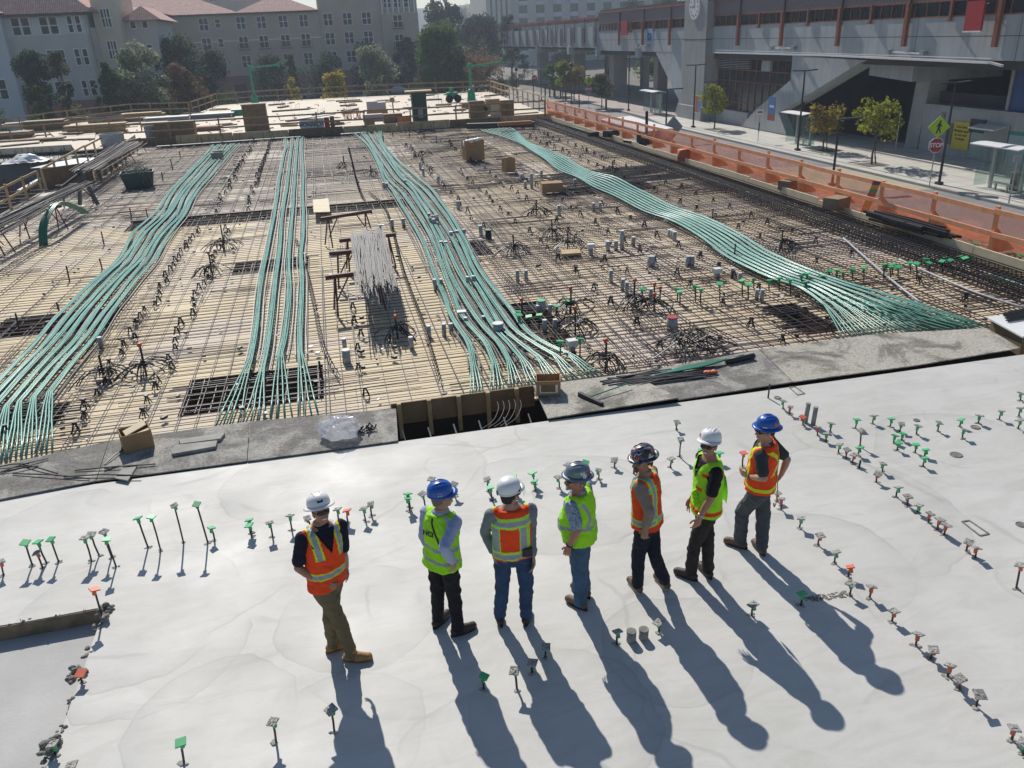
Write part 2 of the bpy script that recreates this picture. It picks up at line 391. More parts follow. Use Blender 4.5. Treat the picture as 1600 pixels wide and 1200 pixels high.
M['walk'] = paver_mat('pavement_concrete', (.60, .58, .53, 1), 1.5, 1.5, (.22, .21, .19, 1))
M['brick'] = paver_mat('brick_paving', (.45, .38, .36, 1), .8, .8, (.24, .2, .19, 1))
M['kerb'] = mat('kerb_stone', (.3, .3, .28, 1), .85, .15, 2)
M['tanpad'] = asphalt_mat('tan_concrete', (.42, .38, .28), .6)
# ================================================================ SETTING: slab, decks, street
ZD = -.28            # rebar deck
ZF = .15             # far finished plywood deck
ZS = -4.2            # street
EY = 11.46           # slab edge
def jag(p, q, n, a):
    p, q = V(p), V(q); d = (q-p).normalized(); s = V((-d.y, d.x, 0)); out = []
    for i in range(n+1):
        k = rnd(-a, a) if 0 < i < n else 0
        out.append(p+(q-p)*(i/n)+s*k)
    return out
# slab with the lower recess cut out at the left
PX, PY = -3.13, 8.36
b = MB()
edge = jag((PX, -14, 0), (PX+.04, PY, 0), 60, .012) + jag((PX+.04, PY, 0), (-26, PY-.62, 0), 60, .012)[1:]
poly = [(-26, EY), ] + [(16.6, EY), (16.6, -14)]
b.prism([(p.x, p.y) for p in edge] + [(-26, EY), (16.6, EY), (16.6, -14)], -.27, 0)
slab = tag(b.build('concrete_slab', M['slab']), kind='structure')
b = MB(); b.prism([(-26, -14), (PX+.3, -14), (PX+.3, PY+.3), (-26, PY+.3)], -.40, -.19)
tag(b.build('recess_floor', mat('broomed_concrete', (.47, .46, .445, 1), .8, .14, 1.2, bump=.25, bscale=30)), kind='structure')
# broken crust along the recess edge
b = MB(); b.smooth = False
for e in edge:
    for q in range(7):
        if e.y < 2: continue
        s = rnd(.006, .016) if e.x < PX-.1 else rnd(.009, .03)
        along_y = e.x > PX-.1
        off = V((rnd(-.05, .03), rnd(-.07, .07), 0)) if along_y else V((rnd(-.18, .18), rnd(-.005, .04), 0))
        b.sphere(e+off+V((0, 0, rnd(-.02, .012))), (s*rnd(.8, 1.6), s*rnd(.8, 1.6), s*.7), 5, 4)
tag(b.build('concrete_crust', M['crust']), kind='stuff')
# rough concrete face strip of the recess
b = MB(); b.beam((PX+.03, PY-.012, -.098), (-26, PY-.632, -.098), .02, .18)
tag(b.build('recess_edge_board', mat('muddy_board', (.25, .19, .12, 1), .9, .4, 5)), 'muddy board lining the back edge of the sunken area at left', 'board')

# pour joint trough, decks
M['trough'] = mat('black_trough_form', (.035, .027, .02, 1), .9, .4, 3)  # near-black tone stands in for the shadow inside the joint
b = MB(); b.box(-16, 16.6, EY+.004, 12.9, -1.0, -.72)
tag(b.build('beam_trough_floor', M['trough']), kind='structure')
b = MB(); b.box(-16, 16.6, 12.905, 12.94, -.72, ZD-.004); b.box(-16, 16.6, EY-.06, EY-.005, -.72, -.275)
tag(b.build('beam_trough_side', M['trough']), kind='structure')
LE = -13.7
# beam slots in the deck: (x0,x1,y0,y1)
SLOTS = [(-7.6, -2.2, 32.0, 33.3), (-2.2, 3.0, 32.2, 33.4), (-8.4, -5.6, 20.2, 21.9), (-3.1, -.9, 24.0, 25.6), (-3.2, -.6, 14.2, 16.0), (-7.2, -5.3, 14.5, 15.6),
         (3.0, 4.6, 23.5, 25.6), (2.9, 4.7, 15.3, 18.6), (9.4, 10.3, 14.3, 16.3), (9.2, 13.2, 31.5, 33.4)]
xs = sorted({LE, 16.6} | {s[0] for s in SLOTS} | {s[1] for s in SLOTS})
ys = sorted({12.94, 62.0} | {s[2] for s in SLOTS} | {s[3] for s in SLOTS})
b = MB(); pit = MB(); xs = sorted(set(xs) | {3.0}); ys = sorted(set(ys) | {33.0})
for i in range(len(xs)-1):
    for j in range(len(ys)-1):
        cx, cy = (xs[i]+xs[i+1])/2, (ys[j]+ys[j+1])/2
        if not any(s[0] < cx < s[1] and s[2] < cy < s[3] for s in SLOTS):
            b.mat(1 if cx > 3 else 2 if cy > 33 else 0).add([(xs[i], ys[j], ZD), (xs[i+1], ys[j], ZD), (xs[i+1], ys[j+1], ZD), (xs[i], ys[j+1], ZD)], [(0, 1, 2, 3)])
tag(b.build('formwork_deck', [M['deck'], M['deck2'], M['deck3']]), kind='structure')
for x0, x1, y0, y1 in SLOTS:
    pit.add([(x0, y0, ZD-.5), (x1, y0, ZD-.5), (x1, y1, ZD-.5), (x0, y1, ZD-.5)], [(0, 1, 2, 3)])
    for A, B in (((x0, y0), (x1, y0)), ((x1, y0), (x1, y1)), ((x1, y1), (x0, y1)), ((x0, y1), (x0, y0))):
        pit.add([(*A, ZD-.5), (*B, ZD-.5), (*B, ZD), (*A, ZD)], [(0, 1, 2, 3)])
tag(pit.build('beam_form_pits', M['darkply']), kind='structure')
# far deck
b = MB(); b.prism([(LE-.2, 62.06), (16.6, 60.3), (18.3, 91), (9.8, 94.2), (2.9, 95.9), (-6.6, 96.8), (-10.5, 95), (-11.6, 83.3), (-17.3, 86.5), (-26, 76), (-26.5, 63)], ZF-.4, ZF)
tag(b.build('plywood_deck', M['fardeck']), kind='structure')
# ground & street
b = MB(); b.box(-700, 800, -100, 1000, -6, ZS-.03); tag(b.build('ground', M['ground']), kind='structure')
def sheet(name, pts, z, m):
    b = MB(); b.add([(x, y, z) for x, y in pts], [tuple(range(len(pts)))]); return tag(b.build(name, m), kind='structure')
sheet('road', [(17, -10), (36.9, -10), (36.9, 90), (39.6, 128), (39.6, 170), (17, 170)], ZS, M['asphalt'])
b = MB(); b.box(-140, 30, 152, 169.5, ZS-.02, -3.72); tag(b.build('cross_street', M['asphalt']), kind='structure')
sheet('crosswalk_pad', [(30, 46.5), (36.7, 44), (36.9, 54), (30, 58)], ZS+.006, M['tanpad'])
b = MB(); b.prism([(36.9, -10), (48, -10), (48, 96), (38.3, 96), (36.9, 88)], ZS-.02, ZS+.14); tag(b.build('pavement', M['walk']), kind='structure')
b = MB(); b.prism([(38.3, 96.01), (48, 96.01), (70, 100), (70, 140), (39.8, 140), (39.7, 128)], ZS-.02, ZS+.135); tag(b.build('brick_plaza', M['brick']), kind='structure')
b = MB(); b.prism([(36.72, -10), (36.9, -10), (36.9, 88), (38.3, 96), (39.7, 128), (39.5, 128), (38.1, 96), (36.72, 88)], ZS-.02, ZS+.15); tag(b.build('kerb', M['kerb']), kind='structure')
b = MB(); b.box(42.4, 42.75, -10, 88, ZS+.141, ZS+.146); b.box(37.6, 37.75, -10, 88, ZS+.141, ZS+.146); tag(b.build('paving_band', mat('dark_paving', (.25, .23, .2, 1), .85)), kind='structure')

# ================================================================ REBAR MATS
def bar(b, p, q, r, z, wob=.012, n=4):
    p, q = V(p), V(q); L = (q-p).length; k = max(2, int(L/3.2)); pts = []
    for i in range(k+1):
        w = p+(q-p)*(i/k); pts.append(w+V((rnd(-wob, wob), rnd(-wob, wob), z+rnd(-wob, wob)*.6)))
    b.tube(pts, r, n, caps=False)
ZONES = [  # x0,x1,y0,y1, across step, away step, extra, label
    (-13.6, -5.0, 12.9, 33, .27, .55, 0.5, 'rusty bar mat over plywood at the left, near half, under the leftmost tendon band'),
    (-13.6, -5.0, 33, 61.5, .26, .55, .5, 'rusty bar mat over plywood at the far left, beyond the crossing beam slot'),
    (-5.0, 3.0, 12.9, 33, .26, .42, .5, 'rusty bar mat over plywood in the middle, near half, around the sawhorses'),
    (-5.0, 3.0, 33, 61.5, .25, .5, .5, 'rusty bar mat in the middle, far half, up to the lettered white board'),
    (3.0, 9.2, 12.9, 33, .22, .32, 1.4, 'dense bar mat around the grey pipe stubs right of the third tendon band'),
    (3.0, 9.2, 33, 61.5, .26, .4, 1.5, 'dense dark bar mat around the big cardboard carton'),
    (9.2, 16.4, 12.9, 33, .18, .28, .9, 'tight bar mat at the near right, under the rightmost tendon band'),
    (9.2, 16.4, 33, 61.5, .3, .36, .8, 'tight bar mat at the far right beside the orange fence'),
]
for (x0, x1, y0, y1, sa, sw, ex, lab) in ZONES:
    t = thing('rebar_mat', lab, 'rebar mat', ((x0+x1)/2, y0, ZD), group='rebar mats tied over the formwork deck')
    o = V((-(x0+x1)/2, -y0, -ZD))
    lo = MB(); up = MB(); rr = (.0095 if y0 < 20 else .0125)*(1.12 if x0 >= 3 and y0 < 20 else .95 if x0 >= 3 else 1)
    y = y0+.1
    while y < y1:
        lx = x0+rnd(-.4, .1); rx = x1+rnd(-.1, .5)
        if random.random() < .25: lx += rnd(0, (x1-x0)*.4)
        bar(lo, (lx, y+rnd(-.03, .03), 0), (rx, y+rnd(-.03, .03), 0), rr*rnd(.85, 1.15), ZD+.045)
        y += sa*rnd(.85, 1.15)
    x = x0+.1
    while x < x1:
        a = y0+rnd(-.1, .3); c = y1+rnd(-.2, .2)
        bar(up, (x+rnd(-.03, .03), a, 0), (x+rnd(-.1, .1), c, 0), rr*rnd(.9, 1.2), ZD+.065)
        if random.random() < .45: bar(up, (x+.07, a, 0), (x+rnd(.0, .14), (a+c)/2+rnd(-4, 8), 0), rr, ZD+.07)
        x += sw*rnd(.75, 1.25)
    for q in range(int(ex*(x1-x0)*(y1-y0)*.22)):      # short top steel laid in groups
        cx, cy = rnd(x0+.5, x1-.5), rnd(y0+.6, y1-2)
        for k in range(random.randint(2, 6)):
            if random.random() < .5: bar(up, (cx+k*.12, cy, 0), (cx+k*.12+rnd(-.1, .1), cy+rnd(1.2, 3), 0), rr, ZD+.1)
            else: bar(up, (cx, cy+k*.16, 0), (cx+rnd(1.0, 2.8), cy+k*.16+rnd(-.1, .1), 0), rr, ZD+.1)
    for bb, nm in ((lo, 'bottom_bars'), (up, 'top_bars')):
        bb.v = [(v[0]+o.x, v[1]+o.y, v[2]+o.z) for v in bb.v]
        bb.build(nm, M['rebar'], t)
# bars laid inside the beam slots
b = MB()
for x0, x1, y0, y1 in SLOTS:
    n = int((y1-y0)/.14)
    for k in range(n):
        bar(b, (x0-.3, y0+.08+k*(y1-y0)/n, 0), (x1+.3, y0+.08+k*(y1-y0)/n, 0), .014, ZD+rnd(-.15, .1))
    n = int((x1-x0)/.2)
    for k in range(n):
        xx = x0+.1+k*(x1-x0)/n; bar(b, (xx, y0, 0), (xx, y1, 0), .011, ZD+rnd(-.2, .02))
tag(b.build('slot_bars', M['rebar_dk']), 'black bars packed inside the beam slots of the plywood deck', 'rebar', kind='stuff')
# edge cage along the fence
t = thing('rebar_cage', 'long black cage of hoops and bars along the orange fence', 'rebar cage', (15.6, 14, ZD))
h = MB(); k = 0
yy = .0
while yy < 46:
    a = rnd(-.05, .05)
    w = 1.0-.0045*yy
    h.tube([(-w*.62, yy+a, .02), (-w*.58, yy+a, .26), (-.1, yy+.03, .34), (w*.5, yy-a, .27), (w*.56, yy-a, .02)], .014, 4, False); yy += .145
h.build('hoops', M['rebar_dk'], t)
h = MB()
for k in range(20):
    xx = -.68+k*.068
    bar(h, (xx, 0, 0), (xx*.82, 46, 0), .016, .22+rnd(-.1, .1), .02)
h.build('long_bars', M['rebar_dk'], t)
# crossing dark bar strips right of the fourth band
b = MB()
for k in range(34):
    yy = 33.2+k*.12; bar(b, (9.4+rnd(-.2, .4), yy-.9, 0), (15.2+rnd(-.4, .2), yy-.4, 0), .014, ZD+.14)
tag(b.build('crossing_bars', M['rebar_dk']), 'dark strip of close bars crossing from the right tendon band to the fence cage', 'rebar')

# ================================================================ TENDONS
def smooth(pts, n):
    """Catmull-Rom through pts"""
    P = [pts[0]]+list(pts)+[pts[-1]]; out = []
    for i in range(1, len(P)-2):
        for k in range(n):
            t = k/n; a, b_, c, d = P[i-1], P[i], P[i+1], P[i+2]
            out.append(.5*((2*b_)+(c-a)*t+(2*a-5*b_+4*c-d)*t*t+(3*b_-a-3*c+d)*t**3))
    out.append(P[-2]); return out
UNDER = MB(); RIB = []
def ribbon(pix, label, group, fan=None, strands=4, r=.0165, m='tendon', z=.17, gap=.029):
    """flat bundle of sheathed strands through picture points on the deck, far end first; fan: pixel ends of the loose strands"""
    pts = [G(x, y, ZD+z) for x, y in pix]; line = smooth(pts, 5); b = MB(); b.smooth = True
    ph = rnd(0, 6)
    for s in range(strands):
        off = -(s-(strands-1)/2)*gap; P = []
        for i, p in enumerate(line):
            d = line[min(i+1, len(line)-1)]-line[max(i-1, 0)]; d.z = 0; d.normalize(); sd_ = V((d.y, -d.x, 0))
            P.append(p+sd_*(off+.016*noise.noise(V((p.y*.35, s*3.1, ph))))+V((0, 0, .014*math.sin(p.y*1.1+ph*.15)+rnd(-.003, .003))))
        if fan:
            e = G(*fan[s % len(fan)], ZD+.06); k = len(P)-1; a = P[-1]
            for q in (.25, .5, .75, 1): P.append(a+(e-a)*q+V((rnd(-.01, .01), 0, .03*(1-q))))
        b.tube(P, r, 5, True)
    RIB.extend((p.x, p.y) for a_, c_ in zip(line, line[1:]) for p in (a_, (a_+c_)/2))
    for sg in (-1.5, 1.6): UNDER.tube([p+V((sg*.075+.02*noise.noise(p*.5), 0, -.07)) for p in line], .017, 4, False)
    return tag(b.build('tendon_bundle', M[m]), label, 'tendon', group)
def lerp_rows(Lp, Rp, f): return [(a[0]+(c[0]-a[0])*f, a[1]+(c[1]-a[1])*f) for a, c in zip(Lp, Rp)]
# band 1: seven ribbons sweeping to the lower left
L1 = [(333, 226), (318, 243), (292, 270), (265, 300), (246, 330), (212, 360), (197, 385), (180, 408), (150, 435), (112, 472), (87, 497), (50, 542), (0, 592), (-60, 655)]
R1 = [(374, 224), (358, 240), (334, 268), (306, 302), (293, 330), (276, 352), (257, 376), (242, 402), (220, 428), (200, 455), (178, 483), (150, 525), (112, 568), (76, 612)]
for k in range(7):
    f = k/6; pix = [(x+1.6*math.sin(k*2.1+i*1.1), y) for i, (x, y) in enumerate(lerp_rows(L1, R1, f))]
    ex = -75+k*24; ey = 742-k*5.5
    ribbon(pix, '%s green tendon ribbon from the left in the band sweeping to the lower left corner' % ORD[k], 'green tendon ribbons',
           [(ex-14+j*9, ey-j*2) for j in range(4)])
# band 2: four ribbons
B2 = [[(445, 213), (447, 230), (444, 240), (436, 282), (434, 300), (429, 332), (417, 392), (407, 440), (400, 512), (391, 560)],
      [(456, 213), (457, 225), (455, 237), (449, 287), (447, 300), (441, 335), (437, 387), (430, 440), (420, 525), (410, 575)],
      [(466, 213), (465, 225), (464, 237), (461, 275), (459, 300), (457, 332), (451, 400), (452, 450), (447, 512), (438, 552)],
      [(473, 213), (472, 225), (472, 237), (474, 270), (473, 300), (474, 357), (470, 395), (472, 440), (469, 507), (469, 550)]]
F2 = [[(336, 668), (348, 666), (358, 665), (372, 662)], [(380, 662), (392, 660), (402, 658), (412, 657)], [(422, 655), (433, 655), (444, 653), (456, 652)], [(466, 650), (476, 649), (486, 648), (497, 645)]]
for k in range(4):
    ribbon(B2[k], '%s of the four straight green tendon ribbons left of the sawhorses, from the left' % ORD[k], 'green tendon ribbons', F2[k])
# band 3: eight ribbons
L3 = [(547, 203), (570, 224), (586, 250), (600, 280), (617, 300), (640, 337), (660, 375), (677, 425), (692, 462), (700, 485), (715, 507), (735, 535), (741, 570)]
R3 = [(598, 200), (599, 220), (617, 245), (637, 265), (670, 294), (695, 325), (720, 360), (747, 412), (775, 453), (800, 487), (820, 515), (850, 535), (885, 550)]
for k in range(7):
    f = (k/6)**.9; pix = [(x+2.5*math.sin(k*1.7+i), y) for i, (x, y) in enumerate(lerp_rows(L3, R3, f))]
    ex = 742+k*31; ey = 622-k*5.3
    ribbon(pix, '%s green tendon ribbon from the left in the band right of the sawhorses' % ORD[k], 'green tendon ribbons',
           [(ex-8+j*7.5, ey-j*1.3) for j in range(4)], r=.0155)
# band 4: eight ribbons
L4 = [(752, 203), (800, 218), (832, 235), (850, 247), (875, 265), (905, 278), (930, 292), (955, 303), (1005, 328), (1050, 344), (1100, 373), (1137, 400), (1200, 432), (1250, 449), (1290, 476)]
R4 = [(790, 199), (803, 202), (825, 222), (857, 234), (882, 245), (920, 267), (962, 277), (1002, 298), (1050, 321), (1100, 339), (1157, 366), (1200, 392), (1250, 416), (1312, 438), (1375, 456)]
for k in range(8):
    f = k/7; ex = 1330+k*30; ey = 530-k*2.2
    ribbon(lerp_rows(L4, R4, f), '%s green tendon ribbon from below in the band sweeping to the right' % ORD[k], 'green tendon ribbons',
           [(ex-12+j*8, ey-j*.7) for j in range(4)], r=.0145, gap=.025)
# loose dark green strands at the right end and beside the cage
for k in range(3):
    ribbon([(1300+k*34, 462+k*3), (1370+k*30, 480+k*4), (1430+k*24, 497+k*3), (1475+k*22, 512+k)], '%s set of dark green loose strands fanning at the right band end' % ORD[k], 'loose dark green strands', r=.012, m='tendon2', gap=.17, strands=5)
ribbon([(832, 180), (870, 187), (890, 197), (916, 205)], 'short green tendon pair beside the orange fence at the far end', 'green tendon ribbons', strands=3)
ribbon([(1545, 428), (1575, 437), (1605, 448)], 'green tendon coming out from under the black cage at the right edge', 'green tendon ribbons', strands=2)
ribbon([(735, 193), (760, 196), (795, 190)], 'short green tendons lying along the far bulkhead right of the carton', 'green tendon ribbons', strands=6, gap=.12)
tag(UNDER.build('band_bars', M['rebar_dk']), 'dark support bars running under all the green tendon ribbons', 'rebar', kind='stuff')
# two grey conduits right
for pix, lab in (([(1318, 372), (1360, 409), (1400, 443), (1440, 474)], 'pale grey conduit lying diagonally on the right bar mat'), ([(1405, 405), (1460, 430), (1530, 459), (1605, 482)], 'pale grey conduit reaching the right picture edge')):
    b = MB(); b.smooth = True; b.tube(smooth([G(x, y, ZD+.13) for x, y in pix], 4), .028, 6)
    tag(b.build('conduit', mat('grey_conduit', (.38, .39, .42, 1), .5)), lab, 'pipe')

# ================================================================ BAR CHAIRS
def chair_mesh():
    b = MB()
    for s in (-1, 1): b.tube([(s*.05, -.03, 0), (s*.012, 0, .13), (0, 0, .15)], .011, 4); b.tube([(s*.05, .05, 0), (s*.012, .01, .13)], .011, 4)
    b.tube([(-.035, 0, .06), (.035, 0, .06)], .009, 4); b.box(-.03, .03, -.025, .03, .13, .16)
    return b.mesh('bar_chair', M['black'])
CH = chair_mesh(); nch = 0
def chair(x, y, lab, i=0):
    o = bpy.data.objects.new('bar_chair', CH); col.objects.link(o); o.location = (x, y, ZD+.03)
    s = rnd(1.05, 1.45)*(1.0 if y < 40 else 1.25); o.scale = (s, s, s); o.rotation_euler = (rnd(-.08, .08), rnd(-.08, .08), rnd(-.5, .5))
    tag(o, lab, 'bar support', 'black plastic bar chairs in rows')
rows = [(-6.0, 13.6, 27, .6, 'in the row just right of the leftmost tendon band'), (-4.85, 14.0, 31, .56, 'in the middle row left of the straight tendon ribbons'),
        (-3.75, 14.3, 31, .6, 'in the row just left of the straight tendon ribbons'),
        (-4.6, 34, 60, 1.2, 'in the left far row beyond the beam slot'), (-3.4, 34, 60, 1.2, 'in the right far row beyond the beam slot'),
        (.2, 14, 20, 1.1, 'in the short row in front of the sawhorses'), (4.9, 26, 52, 1.4, 'in the row nearest the third tendon band on its right'),
        (6.2, 14.5, 40, 1.3, 'in the second row right of the third tendon band'), (7.4, 20, 52, 1.4, 'in the third row right of the third tendon band'), (8.6, 14, 40, 1.3, 'in the row left of the rightmost tendon band'),
        (9.9, 14.2, 30, 1.2, 'in the row along the left of the rightmost band'), (11.3, 23, 55, 1.4, 'in the first row right of the rightmost tendon band'), (12.6, 19, 56, 1.4, 'in the second row right of the rightmost tendon band'),
        (13.8, 15, 56, 1.4, 'in the row nearest the black fence cage')]
for x, y0, y1, st, lab in rows:
    y = y0; ic = 0
    while y < y1:
        if not any(s[0]-.1 < x < s[1]+.1 and s[2]-.1 < y < s[3]+.1 for s in SLOTS) and not any(abs(x-p[0]) < .34 and abs(y-p[1]) < .75 for p in RIB):
            chair(x+rnd(-.12, .12), y, '%s nearest black bar chair %s' % (ORD[ic], lab)); ic += 1
        y += st*rnd(.75, 1.25)
# bar edge chain: zigzag lattice girders running away
for k, pix in enumerate(([(463, 375), (478, 420), (490, 470), (505, 540), (530, 590)], [(577, 300), (605, 330), (630, 420), (660, 500), (690, 600)], [(402, 285), (415, 240), (420, 222)], [(545, 230), (560, 290), (575, 320)], [(610, 250), (640, 300)])):
    pts = smooth([G(x, y, ZD+.12) for x, y in pix], 6); b = MB()
    b.tube(pts, .013, 4, False); acc = 0
    for i in range(len(pts)-1):
        n = max(1, int((pts[i+1]-pts[i]).length/.16))
        for j in range(n):
            p = pts[i]+(pts[i+1]-pts[i])*(j/n); b.tube([p+V((-.05, 0, -.08)), p+V((0, .06, .04)), p+V((.05, .12, -.08))], .008, 4, False)
    tag(b.build('slab_bolster', M['black']), ('black bar bolster along the left legs of the sawhorses', 'black bar bolster curving along the right of the sawhorses', 'dark bolster beside the far left end of the straight ribbons', 'dark bolster at the far middle of the deck', 'dark bolster left of the third tendon band at its far end')[k], 'bar support')
# ================================================================ PLYWOOD SHEETS OVER THE POUR JOINT
SH = [([(-60, 742), (170, 691), (150, 753), (-60, 793)], 'mud covered plywood sheet with loose bars on it, leftmost along the slab edge'),
      ([(171, 690), (390, 660), (386, 722), (151, 753)], 'mud covered plywood sheet under the carton with a cut board inside'),
      ([(391, 660), (619, 640), (622, 690), (387, 722)], 'mud covered plywood sheet under the clear plastic bag'),
      ([(833, 604), (985, 585), (1060, 627), (856, 655)], 'pale lifted plywood sheet under the push broom'),
      ([(986, 585), (1186, 548), (1238, 598), (1061, 626)], 'dirty plywood sheet with green and black bar offcuts along its far edge'),
      ([(1187, 547), (1371, 523), (1424, 573), (1239, 598)], 'grey plywood sheet with a dark mud patch in its middle'),
      ([(1372, 523), (1541, 514), (1594, 545), (1425, 573)], 'rust edged plywood sheet, rightmost along the slab edge')]
for i, (pix, lab) in enumerate(SH):
    z = .012 if i != 3 else .03
    P = [G(x, y, z) for x, y in pix]
    b = MB(); b.prism([(p.x, p.y) for p in P], z, z+.02)
    if i == 3: b.v = [(v[0], v[1], v[2]+(.05 if v[1] < 12 and v[0] > 4 else 0)) for v in b.v]
    o = tag(b.build('plywood_sheet', M['dirtyply'] if i < 3 or i == 4 else M['dirtyply2']), lab, 'plywood sheet', 'plywood sheets along the slab edge')
# open stretch of the joint: far bulkhead board, struts, stakes, curved strands
t = thing('bulkhead', 'brown bulkhead board with short studs beside the clear bag', 'formwork', (1.8, 12.86, -.7))
b = MB(); b.box(-1.25, 1.3, -.03, 0, .34, .74); b.build('board', M['bulk'], t)
for k in range(5):
    b = MB(); b.box(-1.15+k*.52, -1.08+k*.52, -.12, -.033, .1, .76); b.build('stud', M['lumber'], t)
for k in range(6):
    p = V((.8+k*.42, 11.5, -.3)); b = MB(); b.tube([p+V((-.02, .02, -.35)), p+V((-.16, .32, .30))], .014, 5)
    tag(b.build('form_stake', M['steel']), '%s slim steel stake from left leaning in the open joint' % ORD[k], 'stake', 'stakes in the open joint')
b = MB()
for k in range(5):
    a = V((1.9+k*.1, 11.55, -.02)); b.tube(smooth([a, a+V((.25, .35, -.06)), a+V((.42, .7, -.02)), a+V((.5, 1.25, -.1))], 4), .005, 4)
tag(b.build('strand_tails', M['rebar_gr']), 'thin bright strand tails curving out of the slab edge into the joint', 'strands', kind='stuff')

# ================================================================ CAPPED DOWELS
CAPG = {}
def dowel(cap, base, kind, label, group, z0=0.0, s=1.0, name='capped_dowel', stem=None):
    g = G(*base, z0); h = max(.06, ztop(g, *cap))
    if h > 1.2: h = 1.0
    d = ray(*cap); tt = V((d.x, d.y, 0)); k = V((g.x, g.y, 0)).dot(tt)/tt.dot(tt); top = CO+d*k
    lean = V((top.x-g.x, top.y-g.y, 0)); 
    if lean.length > .3*h: lean = lean.normalized()*.3*h
    h -= .012*s
    t = thing(name, label, 'rebar cap', g, 0, group)
    b = MB(); r = .011*s if stem is None else stem
    mid = lean*.5+V((rnd(-.01, .01), rnd(-.01, .01), h*.5)); b.tube([V((0, 0, -.05)), mid, lean+V((0, 0, h))], r, 6); b.build('dowel', M['rebar_dk'], t)
    if z0 == 0:
        b = MB()
        for q in range(4): b.sphere((rnd(-.03, .03), rnd(-.03, .03), 0), (rnd(.015, .035), rnd(.015, .035), rnd(.006, .016)), 6, 4)
        b.build('cement_collar', M['concrete'], t)
    cup = M['green'] if kind in 'gG' else M['orange']
    b = MB(); b.smooth = True
    b.lathe((0, 0, 0), [(.014*s, -.065*s), (.021*s, -.06*s), (.023*s, -.012*s), (.03*s, 0)], 8); c = b.build('cap_cup', cup, t)
    top = {'g': M['green'], 'G': M['cap_g'], 'o': M['orange'], 'O': M['cap_o']}[kind]
    b = MB(); w = .047*s*rnd(.9, 1.08); b.box(-w, w, -w, w, 0, .014*s)
    if kind in 'GO':
        for q in range(5): b.sphere((rnd(-w, w)*.8, rnd(-w, w)*.8, .013*s), (rnd(.012, .022), rnd(.012, .02), rnd(.004, .010)), 6, 4)
    p = b.build('cap_plate', top, t)
    rot = (rnd(-.28, .28), rnd(-.28, .28), rnd(-.6, .6))
    for o in (c, p): o.location = lean+V((0, 0, h)); o.rotation_euler = rot
    return t
KD = {'g': 'bright green square cap', 'G': 'cement splattered green cap', 'o': 'orange square cap', 'O': 'cement splattered orange cap'}
def capset(rows, where, order, group, **kw):
    for i, (cx, cy, bx, by, k) in enumerate(rows):
        dowel((cx, cy), (bx, by), k, '%s, %s %s' % (KD[k], ORD[i], where), group, **kw)
capset([(1, 877, 5, 899, 'O'), (39, 847, 51, 884, 'g'), (57, 863, 67, 888, 'O'), (59, 846, 74, 880, 'g'), (79, 842, 92, 878, 'g'), (132, 840, 143, 877, 'G'), (142, 834, 156, 868, 'G'),
        (162, 830, 175, 871, 'G'), (166, 842, 182, 886, 'g'), (215, 809, 232, 856, 'g'), (236, 807, 251, 860, 'g'), (272, 789, 287, 849, 'G'), (307, 787, 325, 848, 'g'), (330, 824, 335, 844, 'g'),
        (389, 812, 393, 832, 'g'), (389, 820, 394, 839, 'g'), (421, 816, 426, 839, 'G'), (453, 805, 456, 828, 'G'), (480, 809, 485, 823, 'G'), (527, 795, 530, 816, 'G'), (542, 797, 544, 817, 'o'),
        (568, 794, 572, 814, 'G'), (579, 787, 581, 806, 'G'), (637, 778, 640, 799, 'g'), (637, 771, 641, 793, 'g'), (660, 771, 665, 792, 'G'), (674, 748, 678, 770, 'G'), (709, 756, 711, 775, 'G')],
       'from left in the row behind the khaki worker', 0, 'capped dowels in the row behind the workers')
capset([(761, 748, 764, 768, 'G'), (766, 761, 770, 783, 'g'), (802, 744, 806, 768, 'g'), (832, 738, 835, 756, 'g'), (835, 751, 837, 766, 'g'), (872, 745, 874, 762, 'G'), (887, 725, 890, 745, 'G'),
        (915, 722, 917, 742, 'g'), (935, 734, 935, 749, 'G'), (960, 718, 960, 731, 'G'), (1049, 716, 1047, 731, 'G'), (1058, 659, 1057, 672, 'G'), (1064, 686, 1062, 714, 'G'), (1096, 702, 1096, 718, 'g'),
        (1124, 707, 1122, 722, 'g'), (1162, 707, 1160, 730, 'o')], 'from left behind the six right workers', 0, 'capped dowels in the row behind the workers')
capset([(1224, 626, 1223, 639, 'G'), (1235, 635, 1235, 648, 'O'), (1254, 651, 1255, 664, 'o'), (1277, 667, 1278, 681, 'O'), (1299, 661, 1296, 675, 'G'), (1291, 677, 1290, 690, 'G'), (1312, 694, 1310, 708, 'G'),
        (1324, 702, 1322, 716, 'O'), (1335, 710, 1332, 724, 'O'), (1346, 672, 1344, 698, 'O'), (1343, 699, 1341, 712, 'g'), (1380, 724, 1379, 738, 'G'), (1372, 740, 1370, 754, 'O'), (1404, 761, 1400, 777, 'G'),
        (1419, 775, 1417, 790, 'O'), (1436, 789, 1433, 802, 'G'), (1454, 802, 1451, 817, 'O'), (1469, 811, 1466, 829, 'O'), (1479, 820, 1475, 836, 'O'), (1514, 846, 1510, 862, 'O'), (1526, 855, 1524, 872, 'O'), (1595, 882, 1588, 920, 'O')],
       'from the far slab edge in the outer right row', 0, 'capped dowels in the outer right row')
